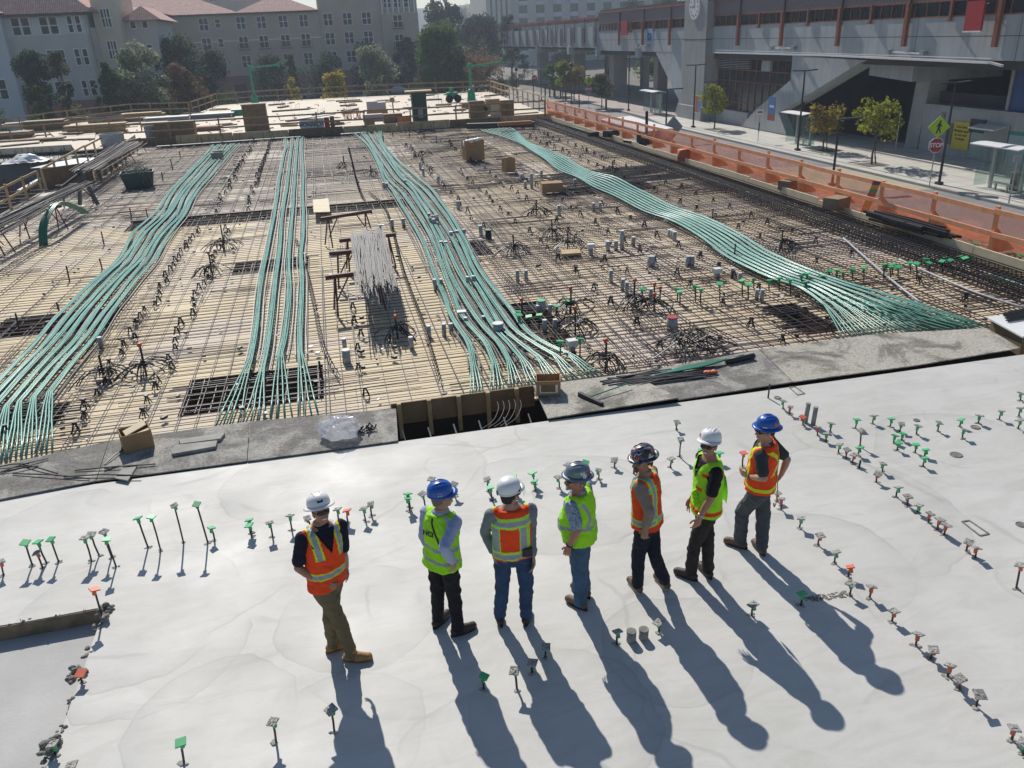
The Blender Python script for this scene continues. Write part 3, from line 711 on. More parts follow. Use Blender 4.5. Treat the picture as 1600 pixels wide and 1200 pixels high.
capset([(1339, 655, 1336, 669, 'g'), (1366, 649, 1364, 662, 'G'), (1393, 654, 1391, 667, 'g'), (1409, 662, 1405, 675, 'G'), (1435, 665, 1432, 679, 'G'), (1399, 680, 1396, 692, 'g'), (1411, 677, 1408, 688, 'g'), (1405, 691, 1401, 704, 'g'),
        (1432, 694, 1430, 707, 'g'), (1447, 702, 1446, 714, 'g'), (1445, 715, 1442, 729, 'g'), (1468, 660, 1465, 674, 'G'), (1502, 655, 1499, 667, 'g'), (1531, 649, 1528, 662, 'G'), (1507, 671, 1504, 685, 'G'), (1565, 642, 1562, 656, 'G'),
        (1595, 637, 1592, 651, 'G'), (1594, 656, 1590, 670, 'G'), (1596, 614, 1594, 626, 'G')], 'from left in the far right slab cluster', 0, 'capped dowels scattered at the right')
capset([(1215, 770, 1214, 783, 'O'), (1221, 779, 1220, 796, 'O'), (1252, 809, 1248, 825, 'G'), (1282, 836, 1278, 852, 'O'), (1306, 862, 1304, 880, 'G'), (1329, 885, 1326, 902, 'o'), (1330, 911, 1327, 930, 'G'), (1253, 927, 1251, 946, 'g'),
        (1362, 916, 1358, 934, 'O'), (1397, 954, 1394, 971, 'O'), (1435, 990, 1431, 1009, 'O'), (1459, 1014, 1453, 1030, 'O'), (1485, 1039, 1480, 1057, 'O'), (1500, 1059, 1500, 1079, 'O'), (1531, 1084, 1525, 1105, 'O'), (1585, 1137, 1580, 1156, 'O'), (1601, 1160, 1598, 1180, 'G')],
       'counted from the far end of the inner right row', 0, 'capped dowels in the inner right row')
capset([(282, 1159, 287, 1192, 'g'), (426, 1127, 431, 1160, 'G'), (517, 1108, 522, 1144, 'G'), (756, 1056, 756, 1077, 'g'), (804, 1047, 808, 1077, 'G'), (832, 1035, 832, 1051, 'G'), (853, 1010, 852, 1029, 'G'), (965, 986, 964, 1007, 'G'), (1029, 972, 1030, 988, 'G'), (1177, 944, 1175, 962, 'G')],
       'from left in the row among the shadows', 0, 'capped dowels among the shadows')
capset([(147, 920, 161, 966, 'o'), (126, 1051, 129, 1067, 'o'), (82, 1162, 86, 1180, 'G'), (111, 1195, 113, 1212, 'G')], 'from the back along the sunken area', 0, 'capped dowels along the sunken area')
# clumps of concrete on that edge
for (x, y), lab in (((163, 962), 'lump of broken concrete at the corner of the sunken area'), ((121, 1058), 'lump of broken concrete by the low red cap on the sunken edge'), ((80, 1172), 'large lump of broken concrete on the sunken edge at the bottom left')):
    g = G(x, y, 0); b = MB()
    for k in range(16): b.sphere(g+V((rnd(-.07, .07), rnd(-.12, .12), rnd(0, .07))), (rnd(.02, .05), rnd(.02, .05), rnd(.015, .04)), 6, 5)
    tag(b.build('concrete_lump', M['crust']), lab, 'rubble')
# pipe stubs on the slab
def stub(base, top, r, lab, group, z0=0.0, m='pipe', topm='pipe_top', name='pipe_sleeve', sq=False):
    g = G(*base, z0); h = min(1.1, max(.08, ztop(g, *top)))
    t = thing(name, lab, 'pipe sleeve', g, rnd(0, 3) if not sq else rnd(-.1, .1), group)
    b = MB(); b.smooth = not sq
    tl = (rnd(-.05, .05), rnd(-.05, .05))
    if sq: b.cbox((0, 0, 0), r*1.2, r*1.2, h-.1); 
    else: b.cyl((0, 0, -.04), r, h+.03, 12, tilt=tl)
    b.build('sleeve', M[m], t); b = MB()
    if sq: b.cbox((0, 0, h-.1), r*2.4, r*2.0, .12)
    else: b.cyl((tl[0]*h, tl[1]*h, h-.015), r*1.04, .02, 12)
    b.build('end_cap', M[topm], t); return t
stub((1258, 660), (1259, 629), .036, 'left of two tall cement smeared pipe stubs near the far slab edge', 'pipe stubs on the slab', m='concrete', topm='concrete')
stub((1270, 664), (1271, 636), .036, 'right of two tall cement smeared pipe stubs near the far slab edge', 'pipe stubs on the slab', m='concrete', topm='concrete')
stub((986, 1001), (986, 986), .05, 'left of two short concrete filled pipe stubs among the shadows', 'pipe stubs on the slab', m='concrete', topm='crust')
stub((1005, 997), (1005, 983), .05, 'right of two short concrete filled pipe stubs among the shadows', 'pipe stubs on the slab', m='concrete', topm='crust')
# bare short bars on the slab
for (x, y, t_, lab) in ((1342, 731, 719, 'short bare bar in the outer right row between capped dowels'), (1200, 622, 600, 'dark stake at the far slab edge beside the grey plywood sheet'), (990, 740, 730, 'short black bar stub left of the worker with the stickered hat')):
    g = G(x, y); h = ztop(g, x, t_); b = MB(); b.tube([g-V((0, 0, .03)), g+V((.01, 0, h))], .015, 6); tag(b.build('bar_stub', M['rebar_dk']), lab, 'bar')
# flush inserts on the slab
for pix, lab in (([(1233, 605), (1242, 604), (1257, 615), (1246, 617)], 'rectangular insert frame flush in the slab near the pipe stubs'), ([(1503, 815), (1514, 813), (1545, 834), (1531, 837)], 'long rectangular insert flush in the slab at right')):
    P = [G(x, y, .004) for x, y in pix]; b = MB()
    for i in range(4): b.beam(P[i], P[(i+1) % 4], .02, .012)
    tag(b.build('slab_insert', M['crust']), lab, 'insert')
for (x, y), r, lab in (((1494, 711), .085, 'round concrete lid flush in the slab right of the green caps'), ((1215, 622), .06, 'small round plug at the far end of the outer right row'), ((1524, 668), .07, 'oval plug among the splattered caps at far right'), ((1432, 657), .05, 'small round plug beside the splattered caps'), ((1595, 820), .06, 'round plug at the right picture edge')):
    g = G(x, y); b = MB(); b.lathe(g, [(r, -.01), (r*1.02, .008), (r*.85, .014), (r*.8, .008), (.01, .01)], 18); tag(b.build('slab_plug', M['crust']), lab, 'plug')
b = MB()
a0, a1 = G(1215+45, 937), G(1325, 928)
for k in range(120): b.sphere(a0+(a1-a0)*random.random()+V((rnd(-.03, .03), rnd(-.05, .05), .002)), (rnd(.006, .02), rnd(.006, .02), rnd(.003, .008)), 5, 4)
tag(b.build('concrete_crumbs', M['crust']), kind='stuff')

# ================================================================ SLEEVES, RODS AND CAPS ON THE REBAR DECK
SL = [(613, 360, 343), (631, 356, 341), (595, 362, 351), (716, 327, 314), (671, 345, 333), (679, 356, 342), (752, 369, 352), (690, 388, 377), (697, 388, 377), (705, 375, 362), (714, 371, 360), (725, 368, 358),
      (681, 455, 436), (690, 452, 436), (732, 449, 432), (740, 447, 431), (729, 512, 496), (756, 505, 494), (671, 527, 509), (694, 525, 506), (705, 520, 505), (644, 546, 526), (539, 545, 529),
      (874, 337, 321), (927, 330, 317), (938, 330, 316), (950, 392, 377), (962, 391, 376), (972, 390, 360), (989, 385, 370), (1046, 370, 359), (1050, 373, 360), (1054, 376, 362), (1074, 416, 400), (1081, 416, 400),
      (1144, 435, 419), (1155, 441, 426), (1182, 469, 452), (1190, 471, 452), (809, 442, 422), (822, 439, 422), (955, 441, 422), (972, 454, 436), (979, 459, 441), (1017, 465, 451), (859, 492, 476), (841, 490, 477), (852, 520, 500), (867, 517, 499),
      (657, 265, 253), (662, 275, 263), (685, 287, 275), (600, 295, 285), (605, 296, 286), (633, 290, 281), (815, 283, 272), (821, 295, 283), (831, 295, 271), (846, 277, 266), (898, 292, 280), (160, 546, 526)]
def near(x, y):
    best = min(((540, 545, 'by the front sawhorse leg'), (612, 360, 'behind the rear sawhorse'), (690, 380, 'inside the third tendon band'), (735, 440, 'between ribbons of the third tendon band'), (740, 505, 'under the third tendon band'), (690, 520, 'left of the third tendon band'),
                (874, 330, 'near the small carton on the bars'), (932, 325, 'below the rightmost tendon band'), (970, 385, 'in the middle group of stubs'), (1050, 365, 'close under the rightmost tendon band'), (1078, 410, 'beside the fat stub'), (1150, 430, 'near the box topped stub'), (1186, 460, 'near the right green caps'),
                (815, 430, 'right of the third tendon band'), (970, 450, 'behind the bar mounds'), (850, 500, 'in the clump left of the bar mounds'), (665, 265, 'left of the big carton'), (602, 290, 'left of the third tendon band far end'), (825, 285, 'right of the big carton'), (160, 546, 'right of the leftmost tendon band')), key=lambda q: (q[0]-x)**2+(q[1]-y)**2)
    return best[2]
for x, yb, yt in SL:
    same = sorted(q for q in SL if near(q[0], q[1]) == near(x, yb))
    stub((x, yb), (x, yt), .05 if yb > 420 else .065, ('%s slim grey pipe sleeve from left ' % ORD[same.index((x, yb, yt))] if len(same) > 1 else 'lone slim grey pipe sleeve ')+near(x, yb), 'slim pipe sleeves '+near(x, yb), z0=ZD)
for x, yb, yt, r, lab, m, tm in ((542, 567, 546, .085, 'fat pale pipe sleeve with white end in front of the sawhorses', 'pipe', 'pipe_top'), (779, 525, 505, .12, 'fattest pale sleeve under the third tendon band', 'pipe', 'pipe_top'), (1017, 416, 400, .11, 'fat grey sleeve in the middle of the right bar mat', 'pipe', 'pipe'),
                             (846, 487, 469, .11, 'fat sleeve with green rim left of the bar mounds', 'pipe', 'green'), (1050, 515, 495, .12, 'fat sleeve with red painted end in front of the bar mounds', 'pipe', 'red'), (764, 375, 359, .1, 'black sleeve with dark green lid right of the third tendon band', 'black', 'teal')):
    stub((x, yb), (x, yt), r, lab, 'fat pipe sleeves', z0=ZD, m=m, topm=tm)
for x, yb, yt, lab in ((923, 399, 382, 'white box topped sleeve beside the bar mounds and wood offcut'), (1120, 437, 420, 'white box topped sleeve at the right, among slim sleeves'), (894, 553, 532, 'white box topped sleeve near the end of the third tendon band'), (722, 500, 487, 'white box lying on the third tendon band')):
    stub((x, yb), (x, yt), .09, lab, 'box topped sleeves', z0=ZD, sq=True)
RD = [(838, 337, 312, 1, 0), (863, 372, 343, 1, 0), (887, 390, 360, 1, 0), (803, 397, 366, 1, 0), (892, 490, 450, 1, 1), (991, 480, 438, 1, 1), (1022, 470, 444, 0, 1), (1031, 470, 450, 0, 1), (1022, 487, 460, 1, 1), (899, 522, 481, 1, 1), (946, 577, 532, 1, 1), (816, 500, 468, 0, 1),
      (622, 530, 494, 1, 1), (351, 390, 350, 1, 0), (332, 430, 394, 1, 1), (229, 587, 537, 1, 1), (164, 597, 552, 1, 0), (206, 343, 323, 0, 0), (231, 340, 325, 0, 0), (163, 384, 361, 0, 0), (160, 422, 403, 0, 0), (109, 440, 414, 0, 0), (94, 490, 471, 0, 0), (30, 514, 488, 0, 0),
      (503, 590, 563, 0, 0), (1221, 390, 359, 1, 0), (1113, 345, 326, 0, 0), (1147, 405, 381, 0, 0), (538, 263, 243, 1, 0), (580, 275, 258, 1, 0), (660, 245, 235, 1, 0), (745, 240, 227, 0, 0), (860, 226, 219, 0, 0), (957, 271, 251, 1, 0), (270, 265, 248, 0, 0), (255, 282, 268, 0, 0), (282, 247, 236, 0, 0), (640, 215, 208, 0, 0), (600, 225, 212, 0, 0),
      (614, 214, 207, 0, 0), (663, 217, 208, 0, 0), (682, 224, 213, 0, 0), (704, 228, 216, 0, 0), (731, 221, 213, 0, 0)]
for i, (x, yb, yt, mound, oc) in enumerate(RD):
    g = G(x, yb, ZD); h = min(1.5, ztop(g, x, yt))
    def rk(q): return ('left of the sawhorses' if q[0] < 500 else 'beside the sawhorses' if q[0] < 700 else 'in the right half') + (' near' if q[1] > 420 else ' midway' if q[1] > 300 else ' far off'), q[3], q[4]
    same = sorted(q for q in RD if rk(q) == rk((x, yb, yt, mound, oc)))
    lab = '%s%s black rod%s %s' % ((ORD[same.index((x, yb, yt, mound, oc))]+' from left ' if len(same) > 1 else ''), 'orange tipped' if oc else 'plain', ' over bent bars' if mound else '', rk((x, yb))[0] if False else rk((x, yb, yt, mound, oc))[0])
    t = thing('upright_rod', lab, 'rod', g, 0, 'upright rods on the bar mats')
    b = MB(); b.tube([(0, 0, 0), (rnd(-.02, .02), 0, h)], .022 if yb > 300 else .03, 6); b.build('rod', M['rebar_dk'], t)
    if oc:
        b = MB(); b.smooth = True; b.lathe((0, 0, h-.05), [(.028, 0), (.05, .05), (.055, .075), (.03, .09)], 8); b.build('tip_cap', M['orange'], t)
    if mound:
        b = MB(); q = rnd(.5, .85)
        for k in range(19):
            a = rnd(0, 6.28); rr = q*rnd(.35, 1.0); c, s_ = math.cos(a)*rr, math.sin(a)*rr; w = V((rnd(-.2, .2), rnd(-.2, .2), 0))
            b.tube([V((-c*.15, -s_*.15, .26+rnd(-.08, .08)))+w*.5, V((c*.35, s_*.35, .3+rnd(-.08, .06)))+w*.6, V((c*.8, s_*.8, .16))+w*.8, V((c, s_, .04))+w], .013, 4)
        b.build('bent_bars', M['rebar_dk'], t)
b = MB(); g = G(1078, 548, ZD)
for k in range(34):
    a = rnd(0, 6.28); c, s_ = math.cos(a), math.sin(a); w = V((rnd(-.5, .5), rnd(-.4, .4), 0)); b.tube([g+w+V((-.3*c, -.3*s_, .12+rnd(0, .1))), g+w+V((.1*c, .1*s_, .34+rnd(-.1, .1))), g+w+V((.7*c, .7*s_, .06))], .012, 4)
tag(b.build('bent_bar_heap', M['rebar_dk']), 'heap of bent black bars at the near edge of the right bar mat', 'rebar')
DG = [((817, 605), 650), ((1033, 600), 690), ((1050, 620), 710), ((1148, 585), 690), ((1180, 605), 710), ((1298, 570), 680), ((1440, 550), 650), ((1478, 575), 680), ((1510, 545), 600), ((340, 680), 760), ((280, 710), 790), ((170, 765), 860), ((105, 775), 850), ((42, 765), 850), ((38, 745), 830), ((300, 930), 1040), ((425, 915), 1030)]
rows = [(800+c[0]/4, 300+c[1]/4, 800+c[0]/4, 300+yb/4, 'g') for c, yb in DG]
capset(sorted(rows), 'from left on the bar mat between right bands', 0, 'green capped bars on the bar mats', z0=ZD, s=1.5)
DG2 = [((8, 550), 620), ((70, 535), 620), ((140, 545), 650), ((210, 520), 600), ((235, 560), 630), ((245, 508), 580), ((340, 522), 580), ((385, 490), 540), ((432, 485), 535), ((470, 500), 550), ((530, 480), 555), ((600, 470), 570), ((725, 450), 545), ((767, 465), 550), ((780, 450), 520), ((815, 465), 530), ((890, 440), 510), ((930, 445), 550), ((990, 415), 480), ((1008, 440), 530), ((1088, 430), 500), ((1103, 405), 470), ((1140, 425), 500), ((1200, 400), 480), ((1232, 410), 500), ((1270, 405), 480)]
rows = [(1200+c[0]/4, 300+c[1]/4, 1200+c[0]/4, 300+yb/4, 'g') for c, yb in DG2]
capset(sorted(rows), 'from left in the line crossing the right mat', 0, 'green capped bars in the right line', z0=ZD, s=1.5)
rows = [(1522, 380, 1522, 392, 'g'), (1529, 380, 1529, 393, 'g'), (1546, 384, 1545, 403, 'g'), (1556, 392, 1553, 406, 'g'), (1560, 387, 1558, 406, 'g'), (1577, 396, 1575, 410, 'g'), (1587, 396, 1585, 411, 'g'), (1595, 399, 1592, 420, 'g')]
capset(rows, 'from left along the fence kerb', 0, 'green capped bars by the fence', z0=ZD, s=1.6)
# small litter on the bar mats: ties, spacers, scraps
b = MB()
for k in range(520):
    x, y = rnd(-12.5, 15), 13+46*random.random()**1.4; b.cbox((x, y, ZD+.07), rnd(.03, .12), rnd(.03, .1), rnd(.02, .06), rnd(0, 3))
tag(b.build('tie_scraps', M['black']), kind='stuff')
b = MB()
for k in range(130):
    x, y = rnd(-11.5, 15), 13+46*random.random()**1.4; b.cbox((x, y, ZD+.07), rnd(.03, .10), rnd(.03, .1), rnd(.01, .04), rnd(0, 3))
tag(b.build('pale_scraps', M['white']), kind='stuff')
# ================================================================ THINGS ON THE REBAR DECK
def carton(base_px, w, d, h, rz, lab, z=ZD+.1, openf=True, mark=None, contents=None, name='cardboard_box'):
    g = G(*base_px, z); t = thing(name, lab, 'box', g, rz, 'cardboard boxes')
    th = .012; b = MB()
    b.box(-w/2, w/2, -d/2, -d/2+th, 0, h); b.box(-w/2, w/2, d/2-th, d/2, 0, h); b.box(-w/2, -w/2+th, -d/2+th, d/2-th, 0, h); b.box(w/2-th, w/2, -d/2+th, d/2-th, 0, h)
    b.box(-w/2+th, w/2-th, -d/2+th, d/2-th, 0, .02); b.build('box_body', M['card'], t)
    if not openf: b = MB(); b.box(-w/2-.004, w/2+.004, -d/2-.004, d/2+.004, h, h+.012); b.build('box_lid', M['card'], t)
    if mark:
        b = MB(); b.box(*mark[:4], *mark[4:6]) if len(mark) == 6 else None; b.build('printed_panel', mat('faded_print', (.22, .14, .08, 1), .9), t)
    return t, g
t, g = carton((740, 249), 1.0, .8, 1.0, .1, 'big brown carton with white plastic sheeting over its rim, standing on bars', mark=(-.26, .2, -.412, -.402, .66, .71))
b = MB(); b.smooth = True
for k in range(5): b.sphere((-.32+k*.14, -.25+rnd(-.06, .12), .98+rnd(-.02, .06)), (.16, .19, rnd(.07, .12)), 10, 6)
b.cbox((-.51, -.12, .72), .02, .2, .28); b.build('plastic_liner', M['white'], t)
t, g = carton((795, 268), .5, .42, .62, .3, 'brown carton standing on bars right of the big carton')
t, g = carton((862, 299), .85, .55, .36, -.12, 'low closed carton lying on the bars near the rightmost tendon band', openf=False)
t, g = carton((857, 612), .42, .34, .27, -.25, 'empty open carton on the pale sheet behind the push broom', z=.06, mark=(-.13, .12, -.178, -.171, .07, .2))
b = MB(); b.box(-.15, .16, -.1735, -.1715, .05, .2); b.build('white_panel', M['white'], t)
t, g = carton((216, 697), .44, .36, .30, .35, 'open carton with a cut pale board inside, on the left sheets', z=.035)
b = MB(); b.obox((-.16, -.12, .2), (.36, .02, .06), (0, .06, .0), (0, 0, .02)); b.obox((-.14, -.06, .24), (.33, .1, .06), (-.02, .16, .02), (0, 0, .015)); b.build('cut_board', M['paleply'], t)
# clear bag
def bag_mat():
    t = NT('crumpled_clear_plastic'); tr = t.new('ShaderNodeBsdfTransparent'); gl = t.new('ShaderNodeBsdfGlossy'); gl.inputs['Roughness'].default_value = .18; df = t.new('ShaderNodeBsdfDiffuse'); df.inputs[0].default_value = (.8, .8, .84, 1)
    tl = t.new('ShaderNodeBsdfTranslucent'); tl.inputs[0].default_value = (.8, .8, .85, 1)
    a = t.new('ShaderNodeMixShader'); a.inputs[0].default_value = .4; t.link(df.outputs[0], a.inputs[1]); t.link(gl.outputs[0], a.inputs[2])
    a2 = t.new('ShaderNodeMixShader'); a2.inputs[0].default_value = .35; t.link(a.outputs[0], a2.inputs[1]); t.link(tl.outputs[0], a2.inputs[2])
    c = t.new('ShaderNodeMixShader'); c.inputs[0].default_value = .62; t.link(tr.outputs[0], c.inputs[1]); t.link(a2.outputs[0], c.inputs[2]); t.link(c.outputs[0], t.out.inputs[0]); return t.m
g = G(531, 681, .035); b = MB(); N = 44; Mm = 22; vs = []; fs = []
for i in range(Mm+1):
    ph = math.pi*i/Mm
    for k in range(N):
        a = 2*math.pi*k/N; d = V((math.cos(a)*math.sin(ph), math.sin(a)*math.sin(ph), math.cos(ph)))
        f = 1+.30*noise.noise(d*2.2+V((3, 1, 0)))+.14*abs(noise.noise(d*6))+.06*noise.noise(d*15)
        p = V((d.x*.30*f, d.y*.2*f, .12+d.z*.21*f)); p.z = max(0.004, p.z); vs.append(p)
for i in range(Mm):
    for k in range(N): fs.append((i*N+k, (i+1)*N+k, (i+1)*N+(k+1) % N, i*N+(k+1) % N))
b.add(vs, fs); tag(b.build('plastic_bag', bag_mat(), None, g), 'crumpled clear plastic bag lying on the muddy sheet', 'bag')
b = MB()
for k in range(26): 
    p = g+V((.36+rnd(-.1, .2), .02+rnd(-.08, .08), .02)); b.tube([p, p+V((rnd(-.1, .1), rnd(-.07, .07), rnd(0, .1)))], rnd(.008, .016), 4)
tag(b.build('tie_bundle', M['black']), 'tangle of black plastic scraps right of the clear bag', 'scraps')
# cut concrete boards
for pix, lab in (([(280, 690), (283, 697), (345, 689), (352, 680)], 'rear grey cut slab strip lying on the muddy sheet right of the carton'), ([(268, 707), (270, 713), (338, 701), (340, 692), (275, 699)], 'front grey cut slab strip lying on the muddy sheet right of the carton')):
    P = [G(x, y, .04) for x, y in pix]; b = MB(); b.prism([(p.x, p.y) for p in P], .036, .085); tag(b.build('cut_strip', M['concrete']), lab, 'offcut')
for pix, lab in (([(180, 748), (195, 728), (215, 728), (200, 752)], 'pale board offcut below the left open carton'), ([(163, 730), (186, 722), (186, 728), (163, 736)], 'small pale wedge offcut left of the open carton')):
    P = [G(x, y, .04) for x, y in pix]; b = MB(); b.prism([(p.x, p.y) for p in P], .037, .055); tag(b.build('wood_offcut', M['concrete']), lab, 'offcut')
for i_, (p, q, lab) in enumerate((((-5, 730), (45, 724), ''), ((20, 740), (140, 748), ''), ((30, 725), (90, 740), ''), ((60, 728), (0, 738), ''), ((117, 735), (243, 725), ''), ((100, 745), (220, 743), ''), ((163, 726), (197, 700), ''), ((0, 738), (75, 716), ''))):
    A, B = G(*p, .05), G(*q, .055); b = MB(); b.tube([A, (A+B)/2+V((0, rnd(-.03, .03), .02)), B], .011, 5); tag(b.build('loose_bar', M['rebar_dk']), ('dark bar across the leftmost sheet, %s of the crossing pile' % ORD[i_] if i_ not in (4, 5, 6) else ('dark bar lying just below the left carton', 'second dark bar crossing below the left carton', 'short dark bar leaning on the left carton')[i_-4]), 'bar', 'loose bars on the left sheets')
# broom
t = thing('push_broom', 'black push broom with green handle on the pale plywood sheet', 'broom', (0, 0, 0))
A, B = G(905, 615, .09), G(941, 632, .09); b = MB(); b.beam(A, B, .06, .07); b.build('broom_head', M['black'], t)
b = MB(); b.beam(A-V((0, 0, .035)), B-V((0, 0, .035)), .075, .04); b.build('bristles', M['rebar_dk'], t)
b = MB(); b.tube([(A+B)/2+V((0, .02, .03)), G(985, 598, .16)], .012, 6); b.build('handle', M['teal'], t)
b = MB()
for k in range(26):
    p = G(rnd(935, 1010), rnd(588, 603), .06); q = G(rnd(1030, 1120), rnd(572, 590), .06); b.tube([p, (p+q)/2+V((0, 0, rnd(0, .03))), q], .012, 4)
tag(b.build('bar_offcuts', M['rebar_dk']), 'pile of thin black bar offcuts on the far edge of the sheets', 'bars')
b = MB(); b.smooth = True
for k in range(12):
    b.tube(smooth([G(1015+k*2, 588-k*.4, .07), G(1070, 578-k*.5, .10), G(1105+k*3, 571-k, .11), G(1140+k*2, 560-k*.5, .09)], 4), .016, 5)
tag(b.build('green_tube_bundle', M['tendon2']), 'bundle of dark green tubes lying over the dirty sheet edge', 'tubes')
b = MB(); b.smooth = True; b.tube([G(1135, 565, .09), G(1178, 556, .09)], .055, 8); o = b.build('black_roll', M['black']); tag(o, 'short black ribbed roll at the end of the green tubes', 'roll')
b = MB(); b.smooth = True; g = G(1110, 583, .05)
for k in range(7): b.sphere(g+V((rnd(-.08, .08), rnd(-.05, .05), .02)), (rnd(.04, .08), rnd(.03, .06), .035), 8, 5)
tag(b.build('orange_rag', M['orange']), 'crumpled orange scrap on the dirty sheet', 'rag')
# steel channel box at the right picture edge
t = thing('form_box', 'white topped plywood box form with dark bars on it at the right edge', 'form', (0, 0, 0))
P = [G(x, y, .14) for x, y in [(1543, 496), (1640, 478), (1680, 505), (1598, 526)]]; b = MB(); b.prism([(p.x, p.y) for p in P], .11, .14); b.build('top_board', M['white'], t)
b = MB(); b.prism([((P[0]*.94+P[2]*.06).x if i == 0 else p.x, p.y) for i, p in enumerate([P[0]+(P[2]-P[0])*.03, P[1], P[2], P[3]+(P[1]-P[3])*.03])], ZD, .109); b.build('box_side', M['darkply'], t)
b = MB()
for k in range(12): b.tube([G(1570+rnd(-3, 10), 497-k*1.2+5, .17), G(1640, 486-k*1.5+4, .18)], .014, 5)
tag(b.build('bar_pile', M['rebar_dk']), 'dark bars piled on the white topped box at the right edge', 'bars')

# sawhorses with the grey bars
def sawhorse(a, c, h, lab, grp='steel sawhorses'):
    """a, c: ground points under the two ends of the beam"""
    t = thing('sawhorse', lab, 'sawhorse', (a+c)/2, math.atan2((c-a).y, (c-a).x), grp); L = (c-a).length
    b = MB(); b.box(-L/2-.12, L/2+.12, -.05, .05, h-.1, h); b.build('top_beam', M['rustbar'], t)
    for sx in (-1, 1):
        for sy in (-1, 1):
            b = MB(); b.tube([(sx*(L/2-.1), sy*.04, h-.1), (sx*(L/2-.02), sy*.32, 0)], .025, 5); b.build('leg', M['rustbar'], t)
        b = MB(); b.tube([(sx*(L/2-.08), 0, h*.3), (sx*(L/2-.42), 0, h-.1)], .02, 5); b.build('brace', M['rustbar'], t)
    return t
SHZ = [((513, 385), (580, 373), 'rear rust red sawhorse, its left half bare'), ((543, 424), (617, 415), 'second rust red sawhorse from the back under grey bars'), ((528, 447), (600, 440), 'third rust red sawhorse from the back under grey bars'), ((524, 489), (600, 478), 'front rust red sawhorse under the drooping grey bars')]
for a, c, lab in SHZ:
    A, B = G(*a, ZD+.06), G(*c, ZD+.06); sawhorse(A, B, .95, lab)
t = thing('bar_stack', 'stack of grey steel bars drooping over the rust red sawhorses', 'bars', (0, 0, 0))
A, B = G(548, 372, ZD+1.05), G(600, 366, ZD+1.05); C, D = G(558, 442, ZD+1.0), G(612, 430, ZD+1.0)
b = MB()
for k in range(150):
    f = (k+.5)/150; p = A+(B-A)*f+V((0, rnd(-.7, .6), rnd(0, .16))); q = C+(D-C)*f+V((rnd(-.1, .1), rnd(-1.3, .5), rnd(-.1, .14)))
    b.tube([p, (p+q)/2+V((rnd(-.05, .05), 0, rnd(.0, .1))), q], .013, 4)
b.build('bars', M['rebar_gr'], t)
b = MB()
for k in range(8):
    p = G(578+k*5, 432, ZD+.98); q = G(582+k*6+rnd(-3, 3), rnd(455, 495), ZD+.55); b.tube([p, (p+q)/2+V((0, 0, .08)), q], .013, 4)
b.build('hanging_bars', M['rebar_gr'], t)
# left sawhorses with bundles
def bundle(pix, z0, z1, n, w, lab, m='rebar_gr', r=.016, name='bar_bundle'):
    A, B = G(*pix[0], z0), G(*pix[1], z1); d = (B-A).normalized(); s = V((d.y, -d.x, 0)); b = MB()
    for k in range(n):
        o = s*rnd(-w, w)+V((0, 0, rnd(-.08, .12))); e = rnd(-.8, .8)
        b.tube([A+o*rnd(.8, 1.2)+d*e, (A+B)/2+o+V((0, 0, rnd(-.05, .03))), B+o*rnd(.8, 1.2)+d*rnd(-.8, .8)], r, 4)
    return tag(b.build(name, M[m]), lab, 'bars', 'bundles of bars')
for a, c, lab in (((100, 322), (148, 317), 'sawhorse at left carrying grey bars beside the steel trestle'), ((38, 372), (100, 358), 'near left sawhorse beside the green plastic arch'), ((150, 283), (182, 275), 'sawhorse in front of the left form wall, nearest of three'), ((178, 264), (205, 256), 'sawhorse in front of the left form wall, middle of three'), ((196, 245), (222, 238), 'sawhorse in front of the left form wall, farthest of three'), ((-6, 400), (12, 394), 'sawhorse cut by the left picture edge')):
    sawhorse(G(*a, ZD+.05), G(*c, ZD+.05), .9, lab)
bundle([(-8, 352), (125, 290)], ZD+1.0, ZD+1.0, 34, .35, 'long grey bars over the near left sawhorses')
bundle([(-6, 366), (70, 325)], ZD+1.0, ZD+1.1, 12, .2, 'shorter dark bars at the left picture edge', 'rebar_dk')
bundle([(130, 268), (205, 224)], ZD+1.0, ZD+1.0, 40, .75, 'wide stack of dark bars on three sawhorses by the left form wall', 'rebar', .022)
# trestle
t = thing('steel_trestle', 'dark steel A frame trestle standing on bars at left', 'trestle', G(138, 322, ZD)); b = MB()
b.beam((0, 0, 1.55), (-.35, .1, .05), .12, .12); b.beam((0, 0, 1.55), (.45, -.2, .05), .12, .12); b.build('legs', mat('slate_steel', (.07, .085, .1, 1), .5), t)
b = MB(); b.beam((0, -.0, 1.4), (-.6, -.9, 1.0), .09, .1); b.build('arm', M['rebar_dk'], t)
# green arch
g0, g1 = G(68, 384, ZD), G(137, 345, ZD); b = MB(); b.smooth = True
for k in range(5):
    s = V((.05, .05, 0))*(k-2)*.9
    b.tube(smooth([g0+s, g0+(g1-g0)*.12+V((0, 0, .7))+s, g0+(g1-g0)*.45+V((0, 0, 1.12))+s, g0+(g1-g0)*.8+V((0, 0, .7))+s, g1+V((0, 0, .3))+s], 6), .03, 6)
tag(b.build('green_arch', M['tendon2']), 'arched bundle of dark green tubes bowing over the left bars', 'tubes')
